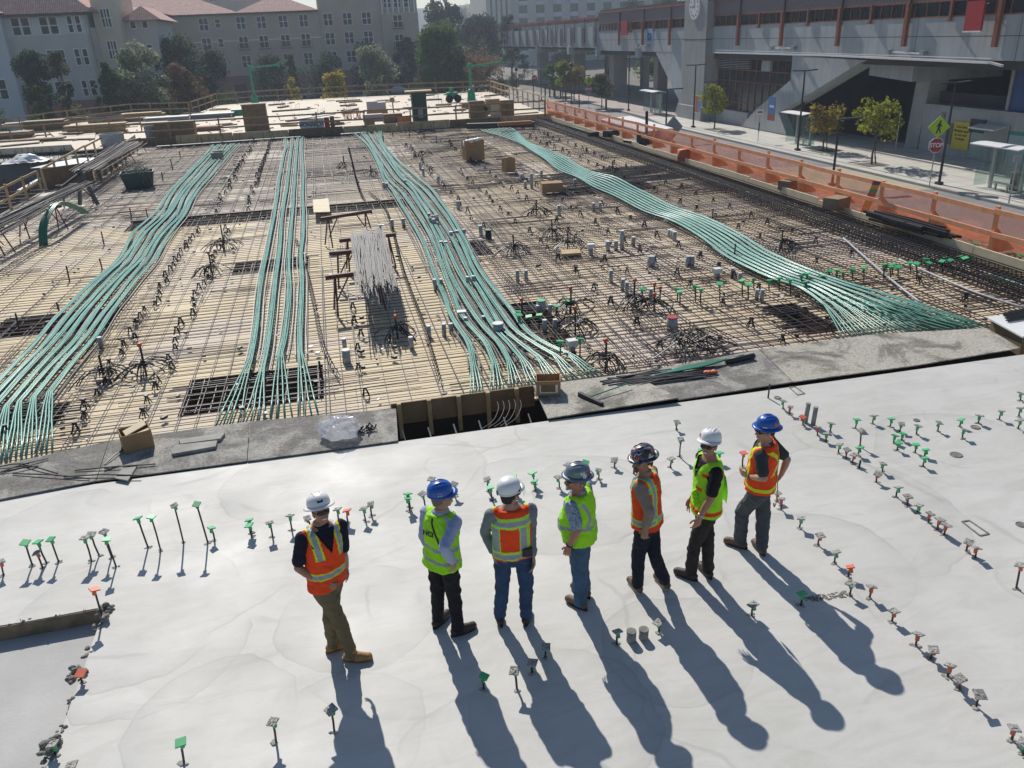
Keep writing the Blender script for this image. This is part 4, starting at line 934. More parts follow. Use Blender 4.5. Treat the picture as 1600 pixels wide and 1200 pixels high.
# bin with debris
t = thing('scrap_bin', 'dark green bin full of scraps standing on bars at left', 'bin', G(219, 292, ZD+.06), .12); t.scale = (.74, .74, .74); b = MB()
for z0_, z1_, w0, w1 in ((0, .95, .75, .95),):
    vs = []
    for z, w, d in ((0, .8, .55), (1.0, 1.0, .7), (1.0, .95, .65), (.3, .8, .55)):
        vs += [(-w, -d, z), (w, -d, z), (w, d, z), (-w, d, z)]
    fs = [(0, 3, 2, 1)]
    for q in range(3): fs += [(q*4+i, q*4+(i+1) % 4, q*4+4+(i+1) % 4, q*4+4+i) for i in range(4)]
    fs.append((12, 13, 14, 15)); b.add(vs, fs)
b.build('bin_body', M['dkgreen'], t); b = MB()
for k in range(40):
    a = rnd(0, 6.3); p = V((rnd(-.75, .75), rnd(-.5, .5), .85+rnd(0, .15))); b.tube([p, p+V((math.cos(a)*.3, math.sin(a)*.3, rnd(0, .35)))], .025, 4)
b.build('scraps', M['concrete'], t)
b = MB(); b.smooth = True
for k in range(3): b.tube(smooth([V((.1+k*.15, -.2, 1.05)), V((.2+k*.2, -.5, 1.2)), V((.35+k*.2, -.78, .8)), V((.3+k*.25, -.8, .3))], 5), .025, 5)
b.build('hose', M['rebar_gr'], t)
# plywood board across ribbons, small boards, boxes on tendons
P = [G(x, y, ZD+.35) for x, y in [(489, 312), (513, 310), (516, 331), (490, 332)]]; b = MB(); b.prism([(p.x, p.y) for p in P], ZD+.33, ZD+.36); tag(b.build('cover_board', M['paleply']), 'pale square board lying over the crossing beam slot', 'board')
P = [G(x, y, ZD+.1) for x, y in [(876, 393), (905, 392), (908, 398), (878, 400)]]; b = MB(); b.prism([(p.x, p.y) for p in P], ZD+.1, ZD+.16); tag(b.build('wood_offcut', M['lumber']), 'short yellow wood block beside a bar mound', 'offcut')
for x, y, s, lab in ((340, 246, .42, 'grey box on the far end of the leftmost tendon band'), (678, 345, .2, 'grey block on the third tendon band')):
    g = G(x, y, ZD+.2); b = MB(); b.cbox(g, s*1.6, s, s*.7, .2); b.cbox(g+V((s*.2, s*.5, s*.7)), s*1.4, s*.9, s*.2, .2); tag(b.build('grey_box', M['concrete']), lab, 'box')
# crossing slot cover beam: dark form strip above the slot
b = MB(); 
tag(MB().box(-7.6, 3.0, 33.42, 33.5, ZD, ZD+.12).build('slot_board', M['darkply']), 'brown form board along the beam slot crossing behind the sawhorses', 'board')
# far bulkhead: brown form board
t = thing('far_bulkhead', 'brown form boards along the near edge of the far plywood deck', 'formwork', (0, 61.9, ZD))
for k in range(8):
    x0, x1 = LE+k*3.79, LE+(k+1)*3.79-.02; y = 62.0-(x0-LE)/30.3*1.7
    b = MB(); b.obox((x0, y-61.9-.1, .0), (3.76, -.21, 0), (0, .05, 0), (0, 0, .56+rnd(0, .06))); b.build('form_board', M['ply'] if k % 3 else M['darkply'], t)
b = MB()
for k in range(90):
    x = rnd(LE, 16); p = V((x, 61.0-(x-LE)/30*1.6+rnd(-.3, .3), ZD)); b.tube([p, p+V((rnd(-.15, .15), rnd(-.1, .3), rnd(.3, .75)))], .014, 4)
tag(b.build('starter_bars', M['rebar']), 'ragged starter bars along the far brown form boards', 'rebar', kind='stuff')
b = MB(); b.box(-11, 3, 60.0, 60.5, ZD+.06, ZD+.16); tag(b.build('dark_slot_strip', M['rebar_dk']), 'dark strip of bars in front of the far form boards at left', 'rebar')
t = thing('form_beam', 'black beam with rust red plank on it across the rightmost tendons', 'form', (0, 0, 0)); A, B = G(730, 197, ZD+.3), G(835, 194, ZD+.3)
b = MB(); b.beam(A, B, .5, .35); b.build('beam', M['rebar_dk'], t); A, B = G(778, 194, ZD+.62), G(830, 191, ZD+.62); b = MB(); b.beam(A, B, .4, .22); b.build('plank', mat('rust_plank', (.42, .16, .07, 1), .8), t)
# ================================================================ FAR PLYWOOD DECK
def P2(px, py, z=ZF): return G(px, py, z)
def cub(name, base, w, d, h, m, lab, cat, rz=0, group=None, z=ZF):
    t = P2(*base, z); b = MB(); b.cbox((0, 0, 0), w, d, h, rz); o = b.build(name, M[m] if isinstance(m, str) else m, None, t); return tag(o, lab, cat, group)
t = thing('tall_crate', 'tall brown plywood crate at the front edge of the far deck', 'crate', P2(402, 204), .05); t.scale = (.88, .88, .9)
b = MB(); b.box(-.95, .95, -.1, 1.2, -.05, 1.95); b.build('crate_body', M['darkply'], t); b = MB(); b.box(-1.0, 1.0, -.15, 1.25, 1.95, 2.03); b.build('crate_lid', M['oldlumber'], t)
for k in range(2): b = MB(); b.box(.9, .98, -.16+k*1.3, -.1+k*1.3, 0, 1.95); b.build('corner_batten', M['lumber'], t)
def text_obj(name, s, size, m, parent, loc, rot, sx=1, bold=.0, ext=.004, align='CENTER'):
    cu = bpy.data.curves.new(name, 'FONT'); cu.body = s; cu.size = size; cu.align_x = align; cu.align_y = 'CENTER'; cu.extrude = ext; cu.offset = bold
    tmp = bpy.data.objects.new(name, cu); col.objects.link(tmp); dg = bpy.context.evaluated_depsgraph_get()
    me = bpy.data.meshes.new_from_object(tmp.evaluated_get(dg)); bpy.data.objects.remove(tmp); me.materials.clear(); me.materials.append(m)
    o = bpy.data.objects.new(name, me); col.objects.link(o); o.parent = parent; o.location = loc; o.rotation_euler = rot; o.scale = (sx, 1, 1); return o
# lettered tool box
t = thing('lettered_toolbox', 'white box with dark blue lettering at the front of the far deck', 'tool box', P2(490, 203), -.05)
b = MB(); b.box(-.9, .75, 0, .8, 0, .72); b.build('box_body', M['white'], t)
text_obj('lettering', 'MONARCH', .36, M['blue'], t, (-.1, -.012, .36), (R(90), 0, 0), .92, .012)
b = MB(); b.obox((-1.05, -.1, .74), (2.7, 0, .22), (0, .95, 0), (0, 0, .05)); b.build('box_lid', M['black'], t)
b = MB(); b.box(.8, 1.15, .05, .6, 0, .75); b.build('red_drum', M['red'], t); b = MB(); b.box(1.2, 1.5, .1, .7, 0, .8); b.build('side_panel', M['darkply'], t)
# dark green cabinet
t = thing('site_cabinet', 'dark green upright cabinet with a flat board across its top', 'cabinet', P2(658, 192), -.03)
b = MB(); b.box(-.52, .52, 0, 1.0, 0, 2.1); b.build('cabinet_body', M['dkgreen'], t); b = MB(); b.box(-.95, .95, -.1, 1.1, 2.1, 2.2); b.build('top_board', M['ply'], t)
b = MB(); b.box(-.16, .2, -.03, -.004, .35, .95); b.build('notice_sheet', M['grey'], t)
# pallets and boxes
t = thing('boxed_pallet', 'grey wrapped boxes on an orange pallet stack on the far deck', 'pallet', P2(590, 183), -.03)
b = MB(); b.box(-.75, .1, 0, 1.0, .55, 1.2); b.box(.14, .75, 0, 1.0, .55, 1.1); b.build('wrapped_boxes', mat('wrapped_grey_boxes', (.42, .40, .40, 1), .6, .15, 3), t)
b = MB(); b.box(-.8, .85, -.05, 1.05, 0, .52); b.build('pallet_stack', mat('orange_boards', (.48, .22, .09, 1), .8), t)
cub('wrapped_bundle', (583, 189), 1.5, .7, .5, mat('lilac_sheet', (.40, .36, .40, 1), .6), 'pale lilac wrapped bundle below the boxed pallet', 'bundle')
cub('work_bench', (614, 191), 1.4, .8, .62, 'darkply', 'dark work bench left of the green cabinet', 'bench')
cub('orange_tool_case', (632, 191), 1.0, .6, .42, mat('orange_case', (.5, .17, .04, 1), .6), 'orange tool case beside the dark green cabinet', 'case')
cub('brown_crate', (578, 195), .7, .5, .4, 'darkply', 'small brown crate in front of the pallet stack', 'crate')
b = MB(); g = P2(615, 176); b.box(-.05, .05, 0, .1, 0, 1.0); b.box(-.2, .16, -.02, .1, .85, 1.2); tag(b.build('marker_post', M['oldlumber'], None, g), 'short post with a square brown board on the far deck', 'post')
b = MB(); b.smooth = True; b.cyl((0, 0, 0), .22, .45, 12); tag(b.build('blue_bucket', M['blue'], None, G(627, 201, ZD)), 'left blue bucket on the bars below the far deck', 'bucket')
b = MB(); b.smooth = True; b.cyl((0, 0, 0), .2, .42, 12); tag(b.build('blue_bucket', M['blue'], None, G(659, 202, ZD)), 'second dark blue bucket below the green cabinet', 'bucket')
# orange wire stand
t = thing('wire_stand', 'orange wire legged frame on the far deck left of the pallet', 'frame', P2(551, 187)); b = MB()
for k in range(24):
    x = rnd(-.7, .7); b.tube([(x, rnd(-.2, .3), 0), (x+rnd(-.15, .15), 0, rnd(.45, .7))], .02, 4)
b.build('wire_legs', mat('orange_wire', (.42, .13, .06, 1), .6), t); b = MB(); b.box(-.8, .7, -.1, .1, .45, .52); b.obox((-.6, 0, .62), (1.2, 0, .2), (0, .2, 0), (0, 0, .06)); b.build('top_bars', mat('red_orange_bar', (.4, .12, .05, 1), .6), t)
# green hydraulic booms
def boom(base, arm, h, lab, sx):
    t = thing('green_hoist', lab, 'hoist', base); b = MB(); b.box(-.09, .09, -.09, .09, 0, h); b.build('mast', M['teal'], t)
    b = MB(); b.beam((0, 0, h-.05), (arm, 0, h+.12), .12, .15); b.cyl((0, 0, h-.15), .2, .35, 8); b.build('arm', M['teal'], t)
    b = MB(); b.cyl((arm, 0, h-.1), .16, .4, 8); b.build('arm_end', M['teal'], t)
    b = MB(); b.box(-.4, .45, -.4, .4, 0, .12); b.lathe((0, 0, .12), [(.4, 0), (.35, .6), (.15, .9)], 8); b.build('base', M['teal'], t); return t
t = boom(P2(737, 158), 3.0, 3.1, 'bright green hoist with long arm near the deck corner', 1)
b = MB(); b.beam((0, 0, .9), (-2.6, 0, .7), .1, .1); b.build('tow_bar', M['teal'], t)
t = thing('wheeled_winch', 'green and black two wheeled winch left of the tall hoist', 'winch', P2(707, 160)); b = MB(); b.box(-.5, .5, -.35, .35, .3, .9); b.box(-.2, .1, -.1, .1, .9, 1.3); b.build('winch_body', M['teal'], t)
for s in (-.35, .45):
    b = MB(); b.smooth = True; b.tube([(s, -.42, .35), (s, -.62, .35)], .35, 12); b.build('wheel', M['tyre'], t)
boom(P2(399, 163), 2.9, 3.6, 'bright green hoist behind the tall crate at the back railing', 1)
cub('green_pump', (373, 180), 1.1, .9, .5, 'teal', 'low green pump beside the grey panels on the far deck', 'pump')
# stacks of panels and lumber on the far deck
ST = [((265, 190), 3.6, 1.6, .45, 'grey', 'grey panel stack behind the dark tool chest'), ((331, 184), 3.9, 1.6, .4, 'grey', 'grey panel stack left of the tall crate'), ((150, 208), 4.6, 1.4, .7, 'lumber', 'low stack of long tan boards at left'),
      ((225, 184), 3.6, 1.4, .5, 'lumber', 'stack of tan boards right of the round skip'), ((208, 190), 2.6, 1.2, .35, 'oldlumber', 'brown board stack behind the tan boards'), ((73, 203), 3.4, 1.5, .8, 'darkply', 'brown plywood stack near the left railing'),
      ((243, 196), 2.2, 1.0, .3, 'paleply', 'leaning pale boards behind the grey drum'), ((323, 204), 2.2, 1.2, .35, mat('red_brown_boards', (.3, .12, .06, 1), .8), 'red brown board stack before the grey panels'), ((20, 216), 3.0, 1.4, .5, 'darkply', 'dark board stack at the far left edge'), ((45, 222), 5.0, 1.0, .25, 'oldlumber', 'long planks at the far left edge')]
for base, w, d, h, m, lab in ST:
    g = P2(*base); t_ = MB(); n = max(2, int(h/.12))
    for k in range(n): t_.cbox((rnd(-.15, .15), rnd(-.1, .1), k*h/n), w*rnd(.85, 1), d*rnd(.8, 1), h/n*.8, rnd(-.05, .05))
    tag(t_.build('board_stack', M[m] if isinstance(m, str) else m, None, g), lab, 'board stack')
cub('tool_chest', (277, 213), 2.6, 1.2, 1.0, 'darkply', 'dark brown tool chest at the front of the far deck', 'chest', z=ZF)
for base, r, h, m, lab in (((242, 214), .62, .75, mat('slate_drum', (.14, .17, .24, 1), .6), 'slate blue drum beside the dark tool chest'), ((178, 228), .75, .8, mat('pale_drum', (.36, .38, .4, 1), .6), 'pale grey open drum left of the slate blue drum'), ((168, 195), 1.5, .75, mat('round_skip', (.22, .16, .14, 1), .8), 'wide round brown skip with a green paint mark')):
    b = MB(); b.smooth = False; b.lathe((0, 0, 0), [(r*.94, 0), (r, h), (r*.93, h), (r*.9, h*.5)], 20); o = b.build('drum', m, None, P2(*base)); tag(o, lab, 'drum')
    if r > 1: 
        b = MB(); b.cbox((-.2, -r*.985, h*.45), .4, .05, .25); b.build('paint_mark', M['green'], o)
for i, (p, q, lab) in enumerate((((525, 158), (563, 156), 'dark plank at the back of the far deck, left group, rearmost'), ((530, 160), (566, 158), 'brown plank just in front of the rearmost dark plank'), ((532, 165), (557, 164), 'short brown plank third from the back railing'), ((533, 173), (560, 171), 'short brown plank left of the boxed pallet'), ((642, 151), (677, 148), 'dark plank below the back railing at right'),
                               ((425, 174), (483, 170), 'long dark plank with bars behind the lettered box'), ((420, 164), (445, 162), 'short dark plank right of the tall crate'), ((437, 168), (448, 166), 'tiny dark plank behind the lettered box'), ((667, 156), (690, 155), 'plank left of the wheeled winch'), ((681, 164), (705, 163), 'plank in front of the wheeled winch'), ((760, 150), (785, 147), 'dark plank near the far right railing'), ((447, 189), (480, 186), 'brown plank before the lettered box'), ((490, 180), (515, 177), 'brown board standing behind the lettered box'), ((708, 172), (728, 171), 'thin red plank near the hoist'))):
    A, B = P2(*p, ZF+.06), P2(*q, ZF+.06); b = MB(); b.beam(A, B, .55, .14)
    for k in range(6):
        w = A+(B-A)*rnd(.2, .8); b.tube([w, w+V((rnd(-.05, .05), 0, .5))], .012, 4)
    tag(b.build('deck_plank', M['darkply' if i % 3 else 'oldlumber']), lab, 'plank')
for (x, y), (w, h), m, lab in (((792, 183), (1.0, 1.2), 'darkply', 'brown carton standing near the right end of the far bulkhead'), ((770, 173), (1.1, .9), 'oldlumber', 'brown form panel right of the hoist'), ((775, 181), (.9, .9), 'steel', 'grey steel drum among cartons at the right of the far deck'), ((745, 184), (1.1, 1.2), 'darkply', 'brown panel box below the hoist'), ((758, 168), (4.0, .5), 'oldlumber', 'long board rack behind the brown cartons')):
    cub('formwork_crate', (x, y), w, .6, h, m, lab, 'form panel')
t = thing('cable_reel', 'wooden cable reel between brown cartons on the far deck', 'reel', P2(757, 182)); b = MB(); b.smooth = False
for s in (-.25, .25): b.tube([(0, s, .5), (0, s+.06, .5)], .5, 16)
b.build('flanges', M['lumber'], t); b = MB(); b.tube([(0, -.25, .5), (0, .25, .5)], .25, 12); b.build('drum', M['oldlumber'], t)
CL = [((28, 196), (2.6, 1.2), 'fardeck', 'pale sheet lying flat at the far left railing'), ((105, 196), (2.2, 1.6), 'paleply', 'tan sheet behind the left brown plywood stack'), ((125, 189), (3.2, .5), 'lumber', 'long tan boards beside the left back railing'), ((195, 199), (2.4, 1.0), 'paleply', 'cut sheet lying right of the round skip'), ((238, 190), (2.0, .9), 'lumber', 'short tan boards left of the grey panel stack'), ((300, 179), (2.6, .6), 'oldlumber', 'brown boards behind the long grey panels'), ((290, 197), (1.8, 1.0), 'paleply', 'pale sheet before the long grey panels'), ((352, 196), (1.6, .8), 'oldlumber', 'brown board left of the tall crate'), ((60, 212), (2.2, .8), 'oldlumber', 'brown boards before the left plywood stack'), ((118, 212), (1.8, .7), 'darkply', 'dark offcuts before the low tan stack'),
      ((345, 172), (2.0, .4), 'oldlumber', 'thin boards at the back railing left of the first hoist'), ((455, 197), (1.5, .4), 'ply', 'tan board left of the lettered box'), ((525, 195), (1.2, .5), 'oldlumber', 'brown board right of the lettered box'), ((540, 175), (1.8, .35), 'darkply', 'dark boards left of the wire stand'), ((600, 160), (2.2, .3), 'oldlumber', 'narrow boards behind the boxed pallet'), ((690, 178), (1.8, .4), 'oldlumber', 'brown boards right of the green cabinet'), ((715, 188), (2.2, .4), 'ply', 'tan boards along the front railing right of the cabinet'), ((820, 178), (2.4, .5), 'oldlumber', 'brown boards near the right front corner of the far deck'), ((640, 168), (1.2, .6), 'grey', 'small grey sheet left of the green cabinet')]
for (x, y), (w, d), m, lab in CL:
    g = P2(x, y); b = MB(); n = random.randint(1, 4)
    for k in range(n): b.cbox((rnd(-.2, .2), rnd(-.15, .15), .01+k*.09), w*rnd(.7, 1), d*rnd(.5, 1), .06, rnd(-.35, .35), rnd(-.04, .04))
    tag(b.build('timber_pile', M[m], None, g), lab, 'timber')
b = MB()
for k in range(210):
    x, y = (rnd(-23, 16), rnd(64, 77)) if k % 2 else (rnd(-9, 16.5), rnd(64, 92)); b.cbox((x, y, ZF+.005), rnd(.1, .7), rnd(.05, .15), rnd(.02, .08), rnd(0, 3))
tag(b.build('timber_scraps', M['oldlumber']), kind='stuff')
# ---------------- railings
def railing(name, pts, zb, h, lab, m='oldlumber', spacing=2.4, rails=(1.0, .52), postw=.09, railh=.1, slack=.03, cat='railing', back=None):
    t = thing(name, lab, cat, pts[0]); o = V(pts[0])
    for i in range(len(pts)-1):
        A, B = V(pts[i])-o, V(pts[i+1])-o; L = (B-A).length; n = max(1, round(L/spacing))
        for k in range(n+(i == len(pts)-2)):
            p = A+(B-A)*(k/n); hh = h*rnd(.98, 1.12); b = MB(); b.cbox(p, postw, postw, hh, rnd(-.1, .1)); b.build('post', M[m], t)
        for f in rails:
            for k in range(max(1, n//2)):
                q0, q1 = A+(B-A)*(k/max(1, n//2)), A+(B-A)*((k+1)/max(1, n//2)); b = MB()
                b.beam(q0+V((0, -.07 if back is None else back, h*f+rnd(-slack, slack))), q1+V((0, -.07 if back is None else back, h*f+rnd(-slack, slack))), .045, railh); b.build('rail', M[m], t)
    return t
railing('deck_railing', [V((-26, 63.5, ZF)), V((-25.8, 75.8, ZF)), V((-17.3, 86.3, ZF)), V((-11.7, 83.2, ZF))], ZF, 1.1, 'wooden railing around the far left side of the far deck')
railing('deck_railing', [V((-11.5, 83.4, ZF)), V((-10.4, 94.8, ZF)), V((-6.6, 96.6, ZF)), V((2.9, 95.7, ZF)), V((9.8, 94.0, ZF)), V((18.2, 90.8, ZF))], ZF, 1.15, 'long wooden railing along the back of the far deck before the trees', spacing=2.6)
railing('deck_railing', [V((18.2, 90.5, ZF)), V((16.7, 62.5, ZF))], ZF, 1.15, 'pale wooden railing down the street side of the far deck', m='lumber', spacing=2.4, back=0)
railing('deck_railing', [V((-13.5, 61.7, ZF)), V((3, 60.9, ZF)), V((16, 60.0, ZF))], ZF, 1.1, 'low broken railing along the front edge of the far deck', m='oldlumber', spacing=3.1)
railing('deck_railing', [V((-24, 66.5, ZF)), V((-13.6, 70, ZF))], ZF, 1.0, 'short slanting railing across the cluttered left part of the far deck', m='oldlumber', spacing=2.2)
railing('deck_railing', [G(-10, 345, ZD), G(66, 300, ZD), ], ZD, 1.0, 'pale wooden railing along the left deck edge, near stretch', m='lumber', spacing=2.2)
railing('deck_railing', [G(72, 296, ZD), G(164, 240, ZD)], ZD, 1.0, 'pale wooden railing along the left deck edge, far stretch', m='lumber', spacing=2.6, rails=(1.0,))
# left form walls
t = thing('form_wall', 'brown plywood form wall at the left deck edge', 'formwork', (0, 0, 0)); A, B = G(75, 296, ZD), G(148, 284, ZD); b = MB(); b.beam(A+V((0, 0, .5)), B+V((0, 0, .5)), .05, 1.0); b.build('form_board', M['darkply'], t)
t = thing('form_wall', 'pale plywood form wall behind the three left sawhorses', 'formwork', (0, 0, 0)); A, B = G(150, 283, ZD), G(215, 232, ZD); b = MB(); b.beam(A+V((0, 0, .45)), B+V((0, 0, .45)), .05, .9); b.build('form_board', M['paleply'], t)
for k in range(9):
    p = A+(B-A)*((k+.5)/9)+V((.12, -.05, 0)); b = MB(); b.cbox(p, .1, .25, .5, .3); b.build('kicker', M['oldlumber'], t)
# the lower excavation and its wall at far left
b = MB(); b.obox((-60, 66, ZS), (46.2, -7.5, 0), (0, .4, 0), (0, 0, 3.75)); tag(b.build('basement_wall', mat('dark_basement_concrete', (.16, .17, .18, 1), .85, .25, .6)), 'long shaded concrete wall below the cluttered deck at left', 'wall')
b = MB(); b.prism([(-60, 66.3), (-14, 58.8), (-14, 63), (-60, 75)], -.6, -.45); tag(b.build('wall_top_slab', M['concrete']), kind='structure')
b = MB()
for k in range(260):
    f = random.random(); p = V((-40+26*f, 63.2-4.2*f+rnd(.1, 1.2), -.45)); b.tube([p, p+V((rnd(-.1, .1), rnd(-.1, .1), rnd(.3, .8)))], .016, 4)
tag(b.build('starter_bars', M['rebar_dk']), 'row of starter bars standing on the shaded wall at left', 'rebar', kind='stuff')
b = MB(); b.smooth = True; g = G(42, 252, -.4); N = 30; vs = []; fs = []
for i in range(N+1):
    for j in range(N+1):
        u, v_ = i/N*2-1, j/N*2-1; z = max(0, .55*(1-(u*u+v_*v_)**.8))*(1+.7*noise.noise(V((u*2, v_*2, 5))))+.10*noise.noise(V((u*5, v_*5, 1))); vs.append((u*1.3, v_*.9, max(0, z*.8)))
for i in range(N):
    for j in range(N): fs.append((i*(N+1)+j, (i+1)*(N+1)+j, (i+1)*(N+1)+j+1, i*(N+1)+j+1))
b.add(vs, fs); tag(b.build('white_tarp', M['white'], None, g), 'white tarpaulin heaped on the wall top at left', 'tarp')
g = G(95, 258, -.4); b = MB(); b.add([(-1.6, -.5, 0), (3.4, -1.0, 0), (4.6, 1.2, .05), (-.6, 1.4, .05), (1, .4, .3)], [(0, 1, 4), (1, 2, 4), (2, 3, 4), (3, 0, 4)]); tag(b.build('white_tarp', M['white'], None, g), 'flat white sheeting lying on the wall top beside bars', 'tarp')
for pix, lab in (([(0, 258-38), (60, 215), (62, 222), (0, 228)], 'white board lying at the far left edge'), ([(75, 205), (150, 203), (148, 216), (90, 218)], 'white board lying before the tan stack'), ([(110, 225), (165, 220), (160, 232), (118, 236)], 'pale panel lying left of the pale drum')):
    P = [G(x, y, ZF+.1) for x, y in pix]; b = MB(); b.prism([(p.x, p.y) for p in P], ZF+.06, ZF+.12); tag(b.build('plywood_sheet', M['fardeck']), lab, 'panel')
A, B = G(30, 300, -.6), G(62, 282, -.4); b = MB(); b.beam(A, B, .2, .2); tag(b.build('steel_beam', M['steel']), 'pale steel beam poking out of the pit beside the left railing', 'beam')
b = MB()
for k in range(40):
    p = G(rnd(0, 60), rnd(300, 312), -.9); b.tube([p, p+V((rnd(-.1, .1), 0, .8))], .014, 4)
for k in range(5): b.beam(G(-5, 303+k*6, -.7), G(70-k*8, 297+k*6, -.7), .08, .08)
tag(b.build('pit_bars', M['rustbar']), 'rusty bars rising from the pit at the left picture edge', 'rebar')

# ================================================================ ORANGE FENCE
t = thing('safety_fence', 'wooden guard rail wrapped in orange netting along the street edge', 'fence', (16.75, 13.0, ZD)); n = 21; Y1 = 62-13.0
for k in range(n+1):
    y = k*Y1/n; b = MB(); b.cbox((0, y, 0), .09, .09, 1.42+rnd(-.03, .1)); b.build('post', M['railor'], t)
    b = MB(); b.add([(.05, y-.02, .28), (.05, y+.02, .28), (.75, y+.02, .28), (.75, y-.02, .28), (.05, y-.02, .95), (.05, y+.02, .95)], [(0, 1, 2, 3), (0, 3, 4), (1, 5, 2), (0, 4, 5, 1), (3, 2, 5, 4)]); b.build('gusset', M['railor'], t)
for k in range(n):
    for z in (1.34, .78):
        b = MB(); b.beam((-.07, k*Y1/n, z+rnd(-.02, .02)), (-.07, (k+1)*Y1/n, z+rnd(-.02, .02)), .045, .13); b.build('rail', M['railor'], t)
b = MB(); NY, NZ = 160, 8; vs = []; fs = []
for i in range(NY+1):
    for j in range(NZ+1):
        y = i/NY*Y1; z = j/NZ; ph = (y/(Y1/n)) % 1; sag = .10*math.sin(ph*math.pi)
        vs.append((.07+.16*noise.noise(V((y*.9, z*2, 0)))+.10*(1-z)+.25*(1-z)*math.sin(ph*math.pi), y, .02+1.32*z-sag*z*1.0+.05*noise.noise(V((y*1.3, z, 4)))))
for i in range(NY):
    for j in range(NZ): fs.append((i*(NZ+1)+j, (i+1)*(NZ+1)+j, (i+1)*(NZ+1)+j+1, i*(NZ+1)+j+1))
b.add(vs, fs); b.smooth = True; b.build('netting', M['net'], t)
b = MB(); 
for k in range(20): b.box(-.32, -.27, k*2.45+.01, (k+1)*2.45-.02, 0, .36+rnd(0, .08))
b.build('edge_board', M['paleply'], t)
b = MB(); b.box(.02, .5, 0, Y1, .0, .06); b.build('walkway_board', M['ply'], t)
b = MB(); b.smooth = True   # loose spill of netting over the street side, seen through the fence
vs = []; fs = []
for i in range(61):
    for j in range(9):
        y = i/60*26; u = j/8; vs.append((.6+u*1.5, y, .30-u*.35+.10*noise.noise(V((y*.7, u*3, 9)))+.25*math.sin(u*3.1)*(.5+.5*noise.noise(V((y*.3, 0, 2))))))
for i in range(60):
    for j in range(8): fs.append((i*9+j, (i+1)*9+j, (i+1)*9+j+1, i*9+j+1))
b.add(vs, fs); b.build('loose_netting', M['net'], t)
# outer strip of deck outside the fence
b = MB(); b.box(16.6, 18.9, 11, 60, ZD-.4, ZD-.02); tag(b.build('edge_strip', M['concrete']), kind='structure')
# things along the fence
t = thing('colour_board', 'leaning board painted in coloured stripes against the orange fence', 'board', G(1350, 334, ZD), 0); g = G(1350, 334, ZD); L = AX(1371, 284, 16.55)-g
a = V((-.10, .22, 0))
cols = [('yellow_stripe', (.6, .45, .14)), ('pink_stripe', (.6, .18, .22)), ('teal_stripe', (.1, .4, .25)), ('yellow_stripe', (.62, .5, .1)), ('purple_stripe', (.2, .1, .2))]
fr = [0, .55, .66, .78, .9, 1]
for k in range(5):
    b = MB(); b.obox(L*fr[k]-a/2, L*(fr[k+1]-fr[k]), a, V((-.02, 0, .02))); b.build('painted_band', mat(cols[k][0], (*cols[k][1], 1), .7), t)
bundle([(1378, 340), (1458, 362)], ZD+.5, ZD+.5, 40, .3, 'bundle of black tubes lying on the kerb inside the fence', 'rebar_dk', .05, 'tube_bundle')
b = MB(); b.smooth = True; b.cyl((0, 0, 0), .3, .55, 12); tag(b.build('orange_bucket', mat('orange_bucket', (.5, .12, .05, 1), .6), None, G(1068, 252, ZD+.2)), 'orange bucket on the dark cage beside the fence', 'bucket')
for (x, y), s, lab in (((1306, 326), .55, 'brown wooden box on the dark cage beside the fence'), ((1232, 296), .5, 'low wood block by the fence')):
    g = G(x, y, ZD+.3); b = MB(); b.cbox(g, s*1.3, s, s*.7, .4); tag(b.build('wood_box', M['oldlumber']), lab, 'box')
b = MB(); g = G(1010, 225, ZD+.3); b.tube([g, g+V((.3, .8, 1.6))], .09, 6); b.tube([g, G(975, 220, ZD+.4)], .1, 6); b.cbox(g, .8, .7, .5, .3); tag(b.build('black_chute', M['blackmetal']), 'black bent tube with heavy base by the far orange fence', 'chute')
b = MB(); g = G(955, 213, ZD+.3); b.cbox(g, 1.0, .5, .35, .6); b.cbox(g+V((-.9, .6, 0)), .6, .3, .25, .2); tag(b.build('black_case', M['black']), 'black case lying on the dark cage', 'case')
# ================================================================ STATION
def streaked(name, c):
    t = NT(name); vec = t.coord(); n = t.noise(vec, .35, 5, .6); n2 = t.noise(t.coord('Object', (1, 1.6, .10)), 1.6, 6, .7)
    a = t.ramp(n, (.3, tuple(x*.86 for x in c)), (.7, tuple(x*1.08 for x in c))); b_ = t.ramp(n2, (.36, (.80, .80, .79)), (.58, (1.02, 1.02, 1.02)))
    t.link(t.mix(.8, a, b_, 'MULTIPLY'), t.b.inputs['Base Color']); t.b.inputs['Roughness'].default_value = .8; t.bump(t.noise(vec, 6, 4), .1, .02); return t.m
M['fascia'] = streaked('painted_concrete', (.42, .445, .45))
M['fascia2'] = mat('board_marked_concrete', (.36, .365, .36, 1), .85, .14, .6, bump=.1, bscale=4)
M['towerc'] = streaked('tower_concrete', (.34, .345, .34))
M['post'] = mat('rust_brown_steel', (.26, .085, .05, 1), .6, .15, 2)
M['screen'] = mat('perforated_screen', (.15, .115, .125, 1), .7, .3, 2)
M['dkglass'] = mat('dark_window_glass', (.025, .035, .04, 1), .12, .4, 1.2, spec=.6)
M['soffit'] = mat('dark_soffit', (.06, .058, .056, 1), .9, .15, .5)  # underpass shade is put into this tone; joint lines share it
FX = 42.5
st = thing('station_building', 'grey elevated station with rust brown posts and dark underpass behind the street', 'station', (FX, 70, ZS)); off = V((-FX, -70, -ZS))
def stp(b, name, m, parent=None):
    b.v = [(v[0]+off.x, v[1]+off.y, v[2]+off.z) for v in b.v]; return b.build(name, m, parent or st)
Y0, Y1 = 20, 127
